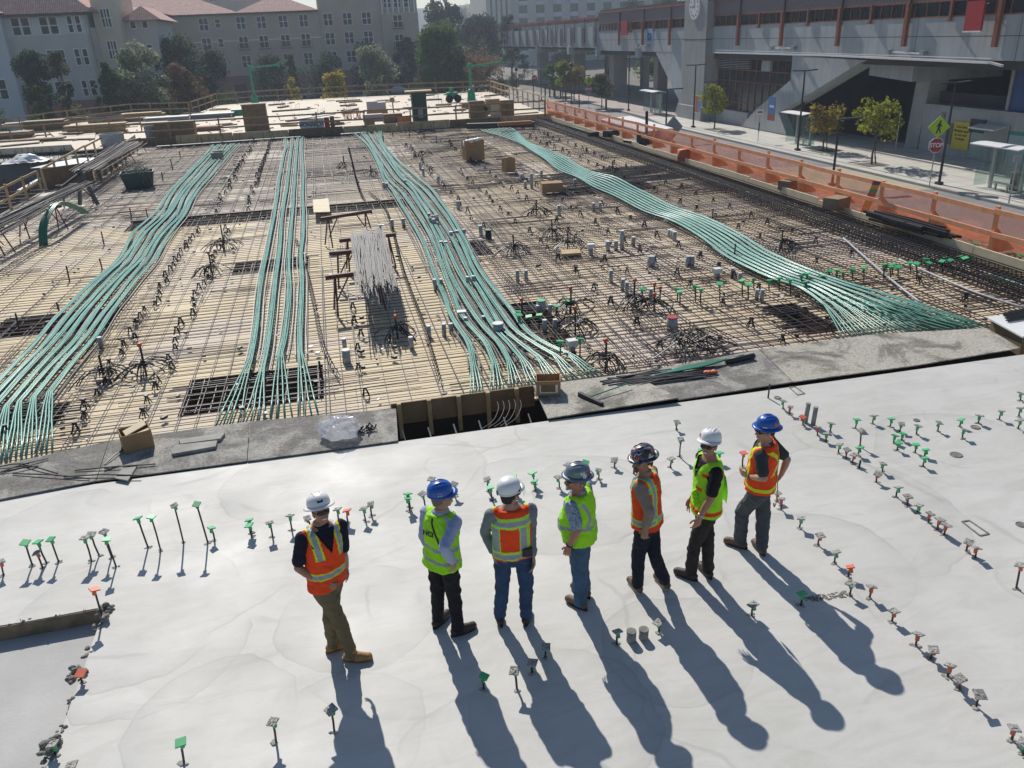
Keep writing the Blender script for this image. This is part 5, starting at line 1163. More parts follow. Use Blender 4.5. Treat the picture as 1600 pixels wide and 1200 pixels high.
# viaduct body: fascia wall, window band, screen, deck slab
b = MB(); b.box(FX, FX+.5, Y0, Y1, 2.95, 5.68); stp(b, 'fascia_wall', M['fascia'])
b = MB(); b.box(FX-.004, FX+.01, Y0, Y1, 4.38, 4.42)
for k in range(11): b.box(FX-.004, FX+.01, 27+k*9.4, 27.04+k*9.4, 2.95, 5.6)
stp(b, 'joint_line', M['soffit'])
w = stp(MB().box(FX+.12, FX+.3, Y0, Y1, 5.7, 6.62), 'window_band', M['dkglass'])
b = MB(); y = Y0
while y < Y1: b.box(FX+.04, FX+.118, y, y+.07, 5.7, 6.62); y += 1.28
b.box(FX-.04, FX+.11, Y0, Y1, 5.62, 5.7); stp(b, 'mullions', M['post'], w).parent = w
sc_m = NT('woven_metal_screen'); vv = sc_m.coord('Object'); ck = sc_m.new('ShaderNodeTexChecker'); ck.inputs['Scale'].default_value = 5; ck.inputs['Color1'].default_value = (.22, .17, .18, 1); ck.inputs['Color2'].default_value = (.07, .05, .06, 1); sc_m.link(vv, ck.inputs[0])
sc_m.link(sc_m.mix(.5, ck.outputs[0], sc_m.ramp(sc_m.noise(vv, 8, 3), (.3, (.08, .06, .06)), (.7, (.24, .19, .2)))), sc_m.b.inputs['Base Color'])
stp(MB().box(FX+.0, FX+.11, Y0, Y1, 6.7, 8.0), 'screen_panel', sc_m.m)
stp(MB().box(FX-.15, FX+.6, Y0, Y1, 8.0, 8.2), 'eave_beam', M['post'])
stp(MB().box(FX-.05, FX+.1, Y0, Y1, 6.6, 6.7), 'transom', M['post'])
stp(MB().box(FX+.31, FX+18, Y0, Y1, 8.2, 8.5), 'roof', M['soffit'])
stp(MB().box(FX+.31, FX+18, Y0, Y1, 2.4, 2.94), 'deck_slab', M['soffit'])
# posts: positions found on the facade plane
for i, (px, py) in enumerate([(1221, 45), (1310, 45), (1415, 45), (1558, 45), (1153, 45), (1046, 45), (1004, 45), (967, 45)]):
    y = AX(px, py, FX-.2).y
    b = MB(); b.box(FX-.32, FX-.06, y-.16, y+.16, 3.75, 6.6); stp(b, 'facade_post', M['post'])
    b = MB(); b.box(FX-.12, FX-.02, y-.08, y+.08, 6.6, 8.0); stp(b, 'screen_post', M['rebar_dk'])
for px in (1262, 1360, 1484, 1186, 1022, 987):
    y = AX(px, 35, FX-.1).y; b = MB(); b.box(FX-.2, FX-.06, y-.1, y+.1, 5.45, 6.7); b.box(FX-.35, FX-.06, y-.12, y+.12, 5.38, 5.45); stp(b, 'short_bracket', M['post'])
# red banner
a = AX(1523, 30, FX-.9); b = MB(); b.box(FX-1.0, FX-.85, a.y-.75, a.y+.75, 4.75, 6.5); stp(b, 'red_banner', M['red']); b = MB(); b.box(FX-1.02, FX-.8, a.y-.8, a.y+.8, 4.66, 4.75); b.box(FX-.85, FX-.05, a.y-.05, a.y+.05, 6.3, 6.36); stp(b, 'banner_frame', M['white'])
a = AX(976, 43, FX-.6); b = MB(); b.box(FX-.7, FX-.58, a.y-1.2, a.y+1.2, 5.0, 6.8); stp(b, 'red_banner', M['red'])
# blue lettered sign
a = AX(1015, 56, FX-.05); q = stp(MB().box(FX-.05, FX-.02, a.y-1.1, a.y+1.1, 4.1, 5.7), 'sign_panel', mat('pale_blue_sign', (.25, .4, .6, 1), .6))
text_obj('lettering', 'ba', 1.9, mat('navy_letter', (.02, .05, .14, 1), .6), q, (-.07, a.y-70, 4.85-ZS), (R(90), 0, R(-90)), .8, .03)
# floodlights and conduit
for px, py in ((1207, 75), (1240, 75), (1390, 81), (1443, 83), (997, 71), (1012, 71), (1083, 72)):
    a = AX(px, py, FX-.25); b = MB(); b.cbox((FX-.3, a.y, a.z-.15), .3, .4, .32); b.box(FX-.15, FX-.02, a.y-.06, a.y+.06, a.z-.06, a.z+.06); stp(b, 'floodlight', M['grey'])
for (p, q) in (((1209, 75), (1240, 75)), ((1392, 81), (1443, 84)), ((999, 71), (1012, 71))):
    A, B = AX(*p, FX-.2), AX(*q, FX-.2); b = MB(); b.beam(A, B, .08, .1); stp(b, 'light_bar', M['white'])
A, B, C, D = AX(1118, 82, FX-.5), AX(1300, 87, FX-.5), AX(1548, 98, FX-.5), AX(1566, 103, FX-.5); b = MB(); b.beam(A, B, .25, .12); b.beam(B, C, .25, .14); b.beam(C, D, .2, .12); b.beam(A+V((0, 0, .25)), C+V((0, 0, .25)), .06, .05); stp(b, 'service_pipe', M['white'])
# funnel shaped legs and glazed hall
def yz(px, py): p = AX(px, py, FX); return (p.y, p.z)
b = MB(); b.xprism([yz(1022, 78), (92.8, 2.94), (92.8, -4.1), (97.6, -4.1), (96.5, -2.4)], FX+.02, FX+1.5); stp(b, 'splayed_leg', M['fascia'])
b = MB(); b.xprism([yz(1350, 94), (yz(1238, 87)[0], 2.94), yz(1235, 125), yz(1180, 172), (80.5, -4.0), (71.5, -4.0), yz(1216, 176)], FX+.02, FX+1.7); stp(b, 'splayed_leg', M['fascia'])
g = stp(MB().box(FX+.9, FX+1.0, 70.6, 97.2, -4.1, 2.9), 'curtain_wall', M['dkglass'])
b = MB()
for k in range(14): b.box(FX+.82, FX+.898, 74.0+k*1.4, 74.07+k*1.4, -4.1, 2.9)
for z in (1.3, .2, -1.9): b.box(FX+.80, FX+.897, 73, 96.5, z, z+.08)
stp(b, 'glazing_bars', M['post'], g)
b = MB()
for k in range(8): b.box(FX+.5, FX+.8, 80.5, 89, 1.5+k*.17, 1.56+k*.17)
for k in range(8): b.box(FX+.5, FX+.8, 93, 97, 1.5+k*.17, 1.56+k*.17)
stp(b, 'louvres', M['grey'])
b = MB(); b.box(FX+.6, FX+.9, 76.6, 78.2, 1.4, 2.9); stp(b, 'hall_cabinet', M['fascia'])
b = MB(); b.box(FX+.4, FX+1.6, 80, 96, ZS+.14, ZS+1.5); stp(b, 'plinth', M['fascia'])
# clock tower
tw = thing('clock_tower', 'square grey concrete tower with a round clock in front of the station', 'tower', (43.3, 91, ZS))
b = MB(); b.box(-1.6, 1.55, -2.9, 2.9, 0, 22); tb = b.build('tower_shaft', M['towerc'], tw)
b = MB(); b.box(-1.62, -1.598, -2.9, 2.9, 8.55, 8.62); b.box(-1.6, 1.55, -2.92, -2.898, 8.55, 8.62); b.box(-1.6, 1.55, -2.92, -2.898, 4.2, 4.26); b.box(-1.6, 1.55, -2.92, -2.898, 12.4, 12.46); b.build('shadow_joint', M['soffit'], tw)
b = MB(); b.box(-1.95, 1.8, -3.2, 3.2, 0, 1.6); b.build('plinth', M['towerc'], tw)
cz = 7.7-ZS
b = MB(); b.tube([(-1.61, .1, cz), (-1.75, .1, cz)], 1.3, 32); ck_ = b.build('clock_face', M['white'], tw)
b = MB()
for k in range(12):
    an = k*math.pi/6; b.obox((-1.775, .1+.95*math.sin(an)-.06, cz+.95*math.cos(an)-.1), (.02, 0, 0), (0, .12, 0), (0, 0, .2))
b.obox((-1.785, .06, cz-.1), (.02, 0, 0), (0, .08, 0), (0, 0, .9)); b.obox((-1.785, .0, cz-.05), (.02, 0, 0), (0, .75, 0), (0, 0, .09)); b.build('numerals_and_hands', M['black'], ck_)
b = MB(); b.tube([(-1.74, .1, cz), (-1.77, .1, cz)], 1.34, 32); 
# posters at tower foot
def sign_board(name, c, w, h, cols, lab, rz=R(-90), cat='poster', post=None, text=None):
    t = thing(name, lab, cat, c, rz); b = MB(); b.box(-w/2, w/2, -.03, .0, -h/2, h/2); b.build('panel', mat(name+'_colour', (*cols[0], 1), .6, .1, 3), t)
    for i, (c_, x0, x1, z0, z1) in enumerate(cols[1:]): 
        b = MB(); b.box(x0*w, x1*w, -.04, -.031, z0*h, z1*h); b.build('print', mat(name+'_print', (*c_, 1), .6, .1, 4), t)
    return t
sign_board('street_poster', AX(1091, 163, 41.2), 1.6, 1.9, [(.5, .5, .48), ((.35, .10, .04), -.45, .0, -.45, .45), ((.10, .22, .42), .02, .45, -.45, .2), ((.5, .2, .05), .02, .45, .25, .45)], 'orange and blue poster board beside the tower foot')
sign_board('street_poster', AX(1077, 150, 43.0), .7, 1.9, [(.12, .25, .4), ((.5, .12, .05), -.45, .45, -.45, .0)], 'narrow blue and orange poster left of the tower')
sign_board('street_poster', AX(1206, 170, 41.0), 1.3, 2.1, [(.07, .17, .36), ((.32, .08, .05), -.5, .5, -.5, -.22), ((.6, .65, .7), -.3, .3, .05, .15)], 'blue and red poster board between tree and shelter')
# right part: low building, column, bracket, back wall, blue door
b = MB(); b.box(46.2, 56, Y0, 57.9, ZS+.14, -.72); stp(b, 'low_block', M['fascia'])
b = MB(); b.box(46.05, 56, Y0, 58.0, -.72, -.52); stp(b, 'coping', M['fascia2'])
b = MB(); b.xprism([(58.1, ZS+.14), (59.6, ZS+.14), (59.2, 2.4), (57.6, 2.4)], 46.2, 47.8); stp(b, 'column', M['fascia2'])
b = MB(); b.xprism([(57.0, 2.39), (57.0, 1.2), (62.3, 1.5), (62.3, 2.39)], 44.0, 52); stp(b, 'bracket', M['fascia'])
b = MB(); b.box(60, 60.4, 54, 110, ZS, 2.4); stp(b, 'back_wall', mat('dim_back_wall', (.07, .064, .06, 1), .9, .2, .4))  # wall colour lowered to hold the shade under the viaduct
b = MB()
for y0_, m in ((62.5, 0), (73, 1)): b.box(59.9, 59.99, y0_, y0_+3.2, -3.2, -1.0)
stp(b, 'wall_posters', mat('dim_mural', (.12, .05, .035, 1), .8, .6, 1.5))
b = MB(); b.box(46.4, 46.5, 48.0, 49.7, -.5, 2.4); stp(b, 'blue_door', M['blue']); b = MB(); b.box(46.3, 46.55, 49.7, 49.95, -.5, 2.4); b.box(46.3, 46.9, 30, 47.95, -.5, 2.4); stp(b, 'door_frame', M['fascia2'])
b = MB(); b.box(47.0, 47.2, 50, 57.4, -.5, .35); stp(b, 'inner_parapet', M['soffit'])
# columns under the viaduct
for px, py, w in ((848, 118, 2.0), (903, 105, 2.2), (966, 128, 2.2), (1033, 146, 1.5), (952, 125, 1.4), (1008, 140, 1.2)):
    X = 47.0 if px in (966, 1033, 903, 848) else 55; q = AX(px, 90, X); b = MB(); b.box(X-w/2, X+w/2, q.y-w/2, q.y+w/2, ZS, 2.6); stp(b, 'pier', M['fascia2'])
for px in (842, 892, 937, 1001): 
    q = AX(px, 74, FX+.3); b = MB(); b.box(FX-.25, FX+4, q.y-.6, q.y+.6, 2.2, 3.4); stp(b, 'pier_cap', M['fascia'])
# far viaduct with ribs
fv = thing('elevated_viaduct', 'far stretch of grey viaduct with ribs and a red railing', 'viaduct', (FX, 127, ZS))
def fvp(b, name, m): b.v = [(v[0]-FX, v[1]-127, v[2]-ZS) for v in b.v]; return b.build(name, m, fv)
Y2 = 205
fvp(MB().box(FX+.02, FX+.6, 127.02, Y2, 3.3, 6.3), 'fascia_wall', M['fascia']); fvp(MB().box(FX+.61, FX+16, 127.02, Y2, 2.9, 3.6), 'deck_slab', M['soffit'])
b = MB()
for k in range(12): y = 128+k*6.2; b = MB(); b.xprism([(y, 3.5), (y+.5, 3.5), (y+.5, 6.3), (y, 6.3)], FX-.45, FX+.0); fvp(b, 'rib', M['fascia2'])
b = MB()
for k in range(14): y = 128+k*5.6; b.box(FX-.1, FX, y, y+.35, 4.0, 7.6)
b.box(FX-.06, FX+.06, 127.05, Y2, 7.5, 7.7); fvp(b, 'red_posts', M['post'])
fvp(MB().box(FX+.07, FX+.12, 127.05, Y2, 6.95, 7.45), 'red_panels', mat('faded_red', (.33, .07, .05, 1), .6)); fvp(MB().box(FX+.07, FX+.1, 127.05, Y2, 6.32, 6.93), 'glass_panels', M['glass'])

# ================================================================ STREET FURNITURE
ZW = ZS+.14
def lamp_post(base_px, top_px, kind, lab, z=ZW, X=None):
    g = G(*base_px, z); h = ztop(g, *top_px); t = thing('street_lamp', lab, 'street lamp', g, 0, 'street lamps along the pavement')
    b = MB(); b.tube([(0, 0, 0), (0, 0, h)], [.09, .06], 8); b.build('pole', M['blackmetal'], t); b = MB(); b.cbox((0, 0, 0), .36, .36, .16); b.build('base_plate', M['blackmetal'], t)
    b = MB()
    if kind == 2:
        for s in (-1, 1): b.obox((s*.08, -.16, h-.02), (s*.95, 0, .04), (0, .32, 0), (0, 0, .09))
    elif kind == 1: b.obox((.05, -.2, h-.02), (1.5, 0, .0), (0, .4, 0), (0, 0, .1))
    else: b.lathe((0, 0, h-.1), [(.1, 0), (.28, .1), (.22, .5), (.08, .62)], 8)
    b.build('lamp_head', M['blackmetal'], t); return t
lamp_post((1246, 235), (1256, 111), 2, 'twin headed black street lamp in front of the white splayed leg')
lamp_post((1467, 288), (1493, 130), 2, 'tallest twin headed black street lamp beside the stop sign')
lamp_post((1083, 199), (1087, 102), 2, 'twin headed black street lamp just left of the tower')
lamp_post((982, 173), (981, 92), 2, 'twin headed black lamp by the brick plaza')
lamp_post((1300, 290), (1311, 187), 1, 'single headed black lamp rising behind the orange fence at right', ZS)
lamp_post((1040, 218), (1043, 140), 1, 'single headed black lamp behind the fence near the white trailer', ZS)
lamp_post((905, 176), (905, 119), 1, 'single headed black lamp behind the fence near the plaza', ZS)
lamp_post((893, 163), (893, 104), 0, 'lantern topped black lamp among the young plaza trees', ZW)
lamp_post((834, 158), (834, 110), 1, 'black lamp post carrying a small red round sign', ZS)
lamp_post((846, 157), (846, 109), 1, 'black lamp post just right of the red round sign', ZS)
lamp_post((808, 153), (808, 110), 0, 'lantern topped lamp at the far street corner', ZS); lamp_post((652, 135), (652, 114), 0, 'lantern lamp before the large bright tree', ZS); lamp_post((709, 138), (709, 125), 0, 'short lantern lamp by the brown bush', ZS)
lamp_post((120, 186), (120, 163), 0, 'white lantern lamp in front of the left building arch', ZS); lamp_post((363, 140), (363, 124), 0, 'white lantern lamp behind the back railing', ZS); lamp_post((440, 146), (440, 113), 0, 'lantern lamp left of the first yellow tree', ZS)
def poly_sign(t, n, r, z, m, name, rot=0, y=-.03, th=.02):
    b = MB(); b.yprism([(r*math.cos(rot+2*math.pi*k/n), z+r*math.sin(rot+2*math.pi*k/n)) for k in range(n)], y-th, y); return b.build(name, M[m] if isinstance(m, str) else m, t)
M['lime'] = mat('fluorescent_lime_sign', (.42, .62, .02, 1), .5, .05)
def stop_sign(base_px, top_px, lab, ped=True):
    g = G(*base_px, ZW); h = ztop(g, *top_px); s = h/3.95; t = thing('stop_sign', lab, 'road sign', g, R(-18)); b = MB(); b.tube([(0, 0, 0), (0, 0, h-.05)], .035, 6); b.build('post', M['steel'], t)
    z = 2.45*s; poly_sign(t, 8, .47, z, 'white', 'sign_border', R(22.5), -.04); o = poly_sign(t, 8, .43, z, 'red', 'stop_panel', R(22.5), -.062)
    text_obj('lettering', 'STOP', .36, M['white'], o, (0, -.088, z), (R(90), 0, 0), .92, .012)
    if ped:
        z2 = z+1.08; o = poly_sign(t, 4, .66, z2, 'lime', 'crossing_panel', 0, -.04)
        b = MB(); y0, y1 = -.075, -.062
        def lim(p, q, w): 
            p, q = V((p[0], 0, p[1])), V((q[0], 0, q[1])); d = (q-p).normalized(); n_ = V((-d.z, 0, d.x))*w/2; b.yprism([((p+n_).x, z2+(p+n_).z), ((q+n_).x, z2+(q+n_).z), ((q-n_).x, z2+(q-n_).z), ((p-n_).x, z2+(p-n_).z)], y0, y1)
        b.tube([(.04, y1, z2+.33), (.04, y0, z2+.33)], .065, 10); lim((.02, .25), (0, -.02), .14); lim((0, 0), (-.13, -.38), .075); lim((0, 0), (.12, -.36), .075); lim((.03, .2), (-.16, .02), .05); lim((.03, .2), (.17, .02), .05); b.build('walking_figure', M['black'], o)
    return t
stop_sign((1452, 290), (1470, 187), 'red stop sign below a lime walking figure sign by the tall lamp')
stop_sign((920, 169), (920, 121), 'far red stop sign below a lime walking figure sign beside a young tree')
t = thing('round_sign', 'small red round sign back on the far lamp pole', 'road sign', AX(835, 122, G(834, 158, ZS).x-.15)); b = MB(); b.tube([(0, -.06, 0), (0, -.03, 0)], .45, 14); b.build('panel', M['red'], t); b = MB(); b.box(-.25, .25, -.075, -.061, -.06, .06); b.build('white_bar', M['white'], t)
# sign backs and small signs
g = G(1050, 232, ZS); t = thing('diamond_sign', 'grey back of a diamond road sign standing behind the orange fence', 'road sign', g, R(10)); h = ztop(g, 1064, 193); b = MB(); b.tube([(0, 0, 0), (0, 0, h)], .05, 6); b.build('post', M['steel'], t); poly_sign(t, 4, 1.0, h-.3, 'grey', 'panel', 0, -.06)
g = G(1184, 222, ZW); t = thing('parking_sign', 'slim post with a small white red lettered plate near the blue poster', 'road sign', g, R(-20)); h = ztop(g, 1192, 170); b = MB(); b.tube([(0, 0, 0), (0, 0, h)], .03, 6); b.build('post', M['steel'], t); b = MB(); b.box(-.3, .3, -.05, -.03, h-.5, h-.05); b.build('plate', M['white'], t); b = MB(); b.box(-.22, .22, -.06, -.051, h-.34, h-.2); b.build('print', M['red'], t)
b = MB(); b.box(-.05, .05, -.08, -.03, .9, 1.7); b.build('black_box', M['black'], t)
g = G(1399, 234, ZW); h = ztop(g, 1408, 172); b = MB(); b.tube([(0, 0, 0), (0, 0, h)], .05, 6); tag(b.build('steel_post', M['steel'], None, g), 'bare pale steel post before the dark underpass', 'post')
# wall signs on the low block
def wall_sign(px, py, w, h, c, lab, lines=None, X=46.15, cat='sign'):
    p = AX(px, py, X); t = thing('wall_sign', lab, cat, p, R(-90)); b = MB(); b.box(-w/2, w/2, -.05, 0, -h/2, h/2); b.build('panel', mat('sign_face', (*c, 1), .6, .08, 2), t)
    if lines:
        for i, (s, z, sz) in enumerate(lines): text_obj('lettering', s, sz, M['black'], t, (0, -.056, z), (R(90), 0, 0), 1, .004)
    return t
wall_sign(1502, 212, 1.75, 1.95, (.66, .52, .05), 'yellow sign with black writing on the low grey wall', [('One Suite.', .62, .27), ('Multiple ways', .33, .27), ('to run your', .05, .27), ('business.', -.23, .27)])
b = None
t = wall_sign(1478, 208, 1.35, 1.5, (.18, .18, .18), 'grey picture panel left of the yellow sign'); b = MB(); b.box(-.5, .1, -.07, -.051, -.6, .1); b.build('picture', M['grey'], t)
t = wall_sign(1529, 224, 1.5, 2.1, (.34, .42, .38), 'pale green framed map case right of the yellow sign'); b = MB(); b.box(-.75, .75, -.07, -.051, .88, 1.05); b.build('header', M['teal'], t)
t = wall_sign(1592, 235, 2.0, 2.3, (.36, .48, .50), 'pale blue map case at the right picture edge'); b = MB(); b.box(-1, 1, -.07, -.051, .95, 1.15); b.build('header', M['teal'], t)
wall_sign(1558, 215, 1.6, 1.5, (.035, .035, .035), 'dark ticket window under its small white canopy', cat='window')
t = thing('window_canopy', 'small white sloping canopy over the ticket window', 'canopy', AX(1553, 198, 46.1), R(-90)); b = MB(); b.obox((-1.3, 0, 0), (2.4, 0, 0), (0, -1.0, -.15), (0, 0, .1)); b.build('roof', M['white'], t); b = MB(); b.box(-.9, 1.4, .0, .05, -2.4, .2); b.build('surround', M['fascia2'], t)
wall_sign(1528, 197, 1.5, .9, (.05, .05, .05), 'dark recessed panel above the map case', cat='panel'); wall_sign(1474, 180, .35, .4, (.25, .25, .25), 'small grey wall light on the low wall', cat='wall light')
# bus shelters
def shelter(p, q, lab, h=2.5):
    A, B = G(*p, ZW), G(*q, ZW); c = (A+B)/2; L = max(3.0, min(4.2, (A-B).length)); t = thing('bus_shelter', lab, 'bus shelter', c, math.atan2(-1, 0), 'bus shelters')
    # local x runs along the kerb (towards the viewer), local y towards the station
    for s in (-1, 1): b = MB(); b.cbox((s*L*.36, .35, 0), .16, .16, h); b.build('post', M['steel'], t)
    b = MB(); n = 8; vs = []
    for k in range(n+1):
        u = k/n; y = -1.0+1.9*u; z = h+.12*math.sin(u*math.pi)+.10*(1-u); vs += [(-L/2-.25, y, z), (L/2+.25, y, z), (-L/2-.25, y, z+.06), (L/2+.25, y, z+.06)]
    fs = [];
    for k in range(n):
        a = k*4; fs += [(a, a+4, a+5, a+1), (a+2, a+3, a+7, a+6), (a, a+2, a+6, a+4), (a+1, a+5, a+7, a+3)]
    fs += [(0, 1, 3, 2), (n*4, n*4+2, n*4+3, n*4+1)]; b.add(vs, fs); b.build('roof', M['white'], t)
    b = MB(); b.box(-L/2, L/2, .5, .515, .15, h-.15); b.build('back_glass', M['glass'], t)
    for s in (-1, 1): b = MB(); b.box(s*L/2-.008, s*L/2+.008, -.45, .45, .15, h-.15); b.build('side_glass', M['glass'], t)
    b = MB(); b.box(-.7, .7, -.05, .3, .42, .47); b.box(-.5, -.4, .05, .15, 0, .42); b.box(.4, .5, .05, .15, 0, .42); b.build('bench', M['steel'], t); return t
shelter((1235, 224), (1262, 229), 'bus shelter with curved white roof right of the blue poster'); shelter((1530, 292), (1594, 306), 'nearest bus shelter with curved white roof at the right edge'); shelter((1010, 174), (1030, 180), 'farthest bus shelter on the brick plaza')
g = G(1576, 318, ZW); b = MB(); b.tube([(0, 0, 0), (0, 0, 2.6)], .04, 6); b.box(-.25, .25, -.05, .05, 2.3, 2.6); tag(b.build('bus_stop_post', M['steel'], None, g), 'steel post with a small plate in front of the nearest shelter', 'post')
t = thing('litter_bin', 'black litter bin inside the nearest bus shelter', 'bin', G(1583, 297, ZW)); b = MB(); b.cyl((0, 0, 0), .25, 1.0, 10); b.build('bin_body', M['black'], t); b = MB(); b.cyl((0, 0, 1.0), .28, .06, 10); b.build('rim', M['grey'], t)
for i, (x, y) in enumerate([(852, 150), (859, 152), (867, 153), (876, 155), (884, 157), (947, 171), (963, 147), (968, 147.5), (973, 148), (978, 148.5), (983, 149)]):
    g = G(x, y, ZW); t_ = MB(); t_.cyl((0, 0, 0), .13, 1.25, 8); t_.cyl((0, 0, 1.25), .13, .08, 8, .06)
    tag(t_.build('bollard', M['blackmetal'], None, g), ('%s black bollard from left beside the viaduct piers' % ORD[i-6]) if x > 950 else 'lone black bollard beside a young tree' if x == 947 else ('%s black bollard from left before the plaza trees' % ORD[i]), 'bollard', 'bollards by the piers' if x > 950 else 'bollards of the plaza line' if x != 947 else None)
# white trailer roof beyond the fence
P = [G(x, y, ZS+2.1) for x, y in [(938, 186), (985, 181), (1052, 200), (1006, 206)]]; t = thing('flat_trailer', 'long white box trailer parked behind the orange fence', 'trailer', (0, 0, 0)); b = MB(); b.prism([(p.x, p.y) for p in P], ZS+2.02, ZS+2.1); b.build('roof', M['white'], t)
b = MB(); c = (P[0]+P[1]+P[2]+P[3])/4; b.prism([(p.x*.985+c.x*.015, p.y*.985+c.y*.015) for p in P], ZS+.6, ZS+2.02); b.build('body', mat('lavender_panel', (.45, .42, .5, 1), .6), t)
b = MB()
for p in P: q = p*.85+c*.15; b.tube([(q.x-.15, q.y, ZS+.42), (q.x+.15, q.y, ZS+.42)], .42, 10)
b.build('wheels', M['tyre'], t)
# ================================================================ CARS
def car(loc, rz, m, lab, grp='cars parked and passing far off'):
    t = thing('parked_car', lab, 'car', loc, rz, grp); b = MB(); L, W = 2.3, .88
    prof = [(-L, .35), (-L, .75), (-1.6, .92), (-1.05, 1.0), (-.55, 1.42), (.75, 1.44), (1.55, 1.0), (L-.1, .9), (L, .6), (L, .35)]
    b.add([(x, s*(W if z < 1.05 else W*.8), z) for s in (-1, 1) for x, z in prof], [tuple(range(10)), tuple(range(10, 20))[::-1]]+[(i, 10+i, 10+(i+1) % 10, (i+1) % 10) for i in range(10)]); b.build('body', m, t)
    b = MB(); b.add([(x, s*(W*.98 if z < 1.1 else W*.82)+s*.006, z) for s in (-1, 1) for x, z in [(-.95, 1.03), (-.5, 1.36), (.7, 1.37), (1.35, 1.03)]], [(0, 1, 2, 3), (7, 6, 5, 4)]); b.obox((-1.06, -.68, 1.01), (.5, 0, .4), (0, 1.36, 0), (-.02, 0, .03)); b.build('windows', M['dkglass'], t)
    for x in (-1.4, 1.4):
        for s in (-1, 1): b = MB(); b.tube([(x, s*.72, .33), (x, s*.9, .33)], .33, 12); b.build('wheel', M['tyre'], t)
    for s in (-1, 1): b = MB(); b.box(-L-.02, -L+.05, s*.6-.15, s*.6+.15, .6, .75); b.build('headlight', M['white'], t)
    return t
cw = mat('white_car_paint', (.6, .62, .65, 1), .3, .04, 2); cs = mat('silver_car_paint', (.35, .38, .42, 1), .3, .04, 2); cd = mat('dark_car_paint', (.05, .06, .08, 1), .3, .04, 2)
car(V((14.6, 163.5, -3.72)), R(4), cw, 'white saloon driving behind the back railing'); car(V((-1.2, 165.5, -3.72)), R(3), cs, 'silver car half hidden behind the first yellow tree'); car(V((21.2, 163, -3.72)), R(2), cw, 'white car partly hidden right of the white saloon')
for px, py, m, lab in ((925, 92, cw, 'white car parked under the viaduct, left one'), (938, 95, cs, 'silver car parked under the viaduct beside the white one'), (838, 104, cw, 'white car far off under the viaduct end'), (852, 101, cd, 'dark car far off under the viaduct end'), (775, 98, cw, 'white car parked behind the dark round trees'), (1010, 92, cs, 'silver car seen through the right viaduct opening')):
    g = G(px, py, ZS); g = V((0, 0, CAM_H))+(g-V((0, 0, CAM_H)))*1.0; 
    if g.y > 330: k = 330/g.y; 
    car(g, R(random.choice((0, 8, 90))), m, lab)
# ================================================================ HOUSES
def stucco(name, c): return mat(name, (*c, 1), .9, .10, .35, bump=.1, bscale=6)
def roof_mat(name='clay_roof_tiles'):
    t = NT(name); vec = t.coord(); wv = t.new('ShaderNodeTexWave'); wv.inputs['Scale'].default_value = 1.25; wv.inputs['Distortion'].default_value = .3; t.link(vec, wv.inputs[0])
    n = t.ramp(t.noise(vec, 1.6, 5, .7), (.3, (.40, .20, .16)), (.55, (.55, .30, .25)), (.75, (.66, .48, .42)))
    w = t.ramp(wv.outputs[1], (.1, (.6, .55, .55)), (.6, (1, 1, 1))); t.link(t.mix(.8, n, w, 'MULTIPLY'), t.b.inputs['Base Color']); t.b.inputs['Roughness'].default_value = .85; t.bump(wv.outputs[1], .6, .08); return t.m
M['tile'] = roof_mat(); M['beige'] = stucco('beige_stucco', (.53, .45, .345)); M['pinkbase'] = stucco('pink_stucco', (.32, .16, .13)); M['greystucco'] = stucco('grey_stucco', (.58, .55, .50)); M['bluegrey'] = stucco('blue_grey_stucco', (.62, .64, .64)); M['cream'] = stucco('cream_stucco', (.68, .60, .47)); M['trim'] = mat('window_trim', (.85, .84, .80, 1), .6, .06, 2); M['eave'] = mat('dark_eave', (.09, .075, .065, 1), .9)
M['pane'] = mat('dark_house_pane', (.012, .017, .022, 1), .25, .5, .6, spec=.35)
def window(parent, x, z, w, h, y=0.0, bars=1, rail=False, blind=None):
    """window in a wall facing -y at local (x,z) = lower centre"""
    f = MB(); f.box(x-w/2-.1, x+w/2+.1, y-.05, y-.002, z-.1, z); f.box(x-w/2-.1, x+w/2+.1, y-.05, y-.002, z+h, z+h+.1); f.box(x-w/2-.1, x-w/2, y-.05, y-.002, z, z+h); f.box(x+w/2, x+w/2+.1, y-.05, y-.002, z, z+h)
    for k in range(bars): xx = x-w/2+w*(k+1)/(bars+1); f.box(xx-.07, xx+.07, y-.045, y-.002, z, z+h)
    f.box(x-w/2, x+w/2, y-.043, y-.002, z+h*.5-.05, z+h*.5+.05); fo = f.build('window', M['trim'], parent)
    p = MB(); p.box(x-w/2, x+w/2, y-.03, y-.001, z, z+h); p.build('pane', M['pane'], fo)
    if rail:
        r = MB()
        for k in range(9): xx = x-w/2-.25+(w+.5)*k/8; r.box(xx-.02, xx+.02, y-.42, y-.38, z-.2, z+.75)
        r.box(x-w/2-.3, x+w/2+.3, y-.45, y-.36, z+.75, z+.82); r.box(x-w/2-.3, x+w/2+.3, y-.45, y-.06, z-.3, z-.2); r.build('balcony_rail', M['eave'], parent)
    return fo
def hiproof(b, x0, x1, y0, y1, z, h, o=.9):
    x0 -= o; x1 += o; y0 -= o; y1 += o; d = min((y1-y0), (x1-x0))/2
    P = [(x0, y0, z), (x1, y0, z), (x1, y1, z), (x0, y1, z), (x0+d, y0+d, z+h), (x1-d, y1-d, z+h)]
    b.add(P, [(0, 1, 5, 4), (1, 2, 5), (2, 3, 4, 5), (3, 0, 4), (3, 2, 1, 0)])
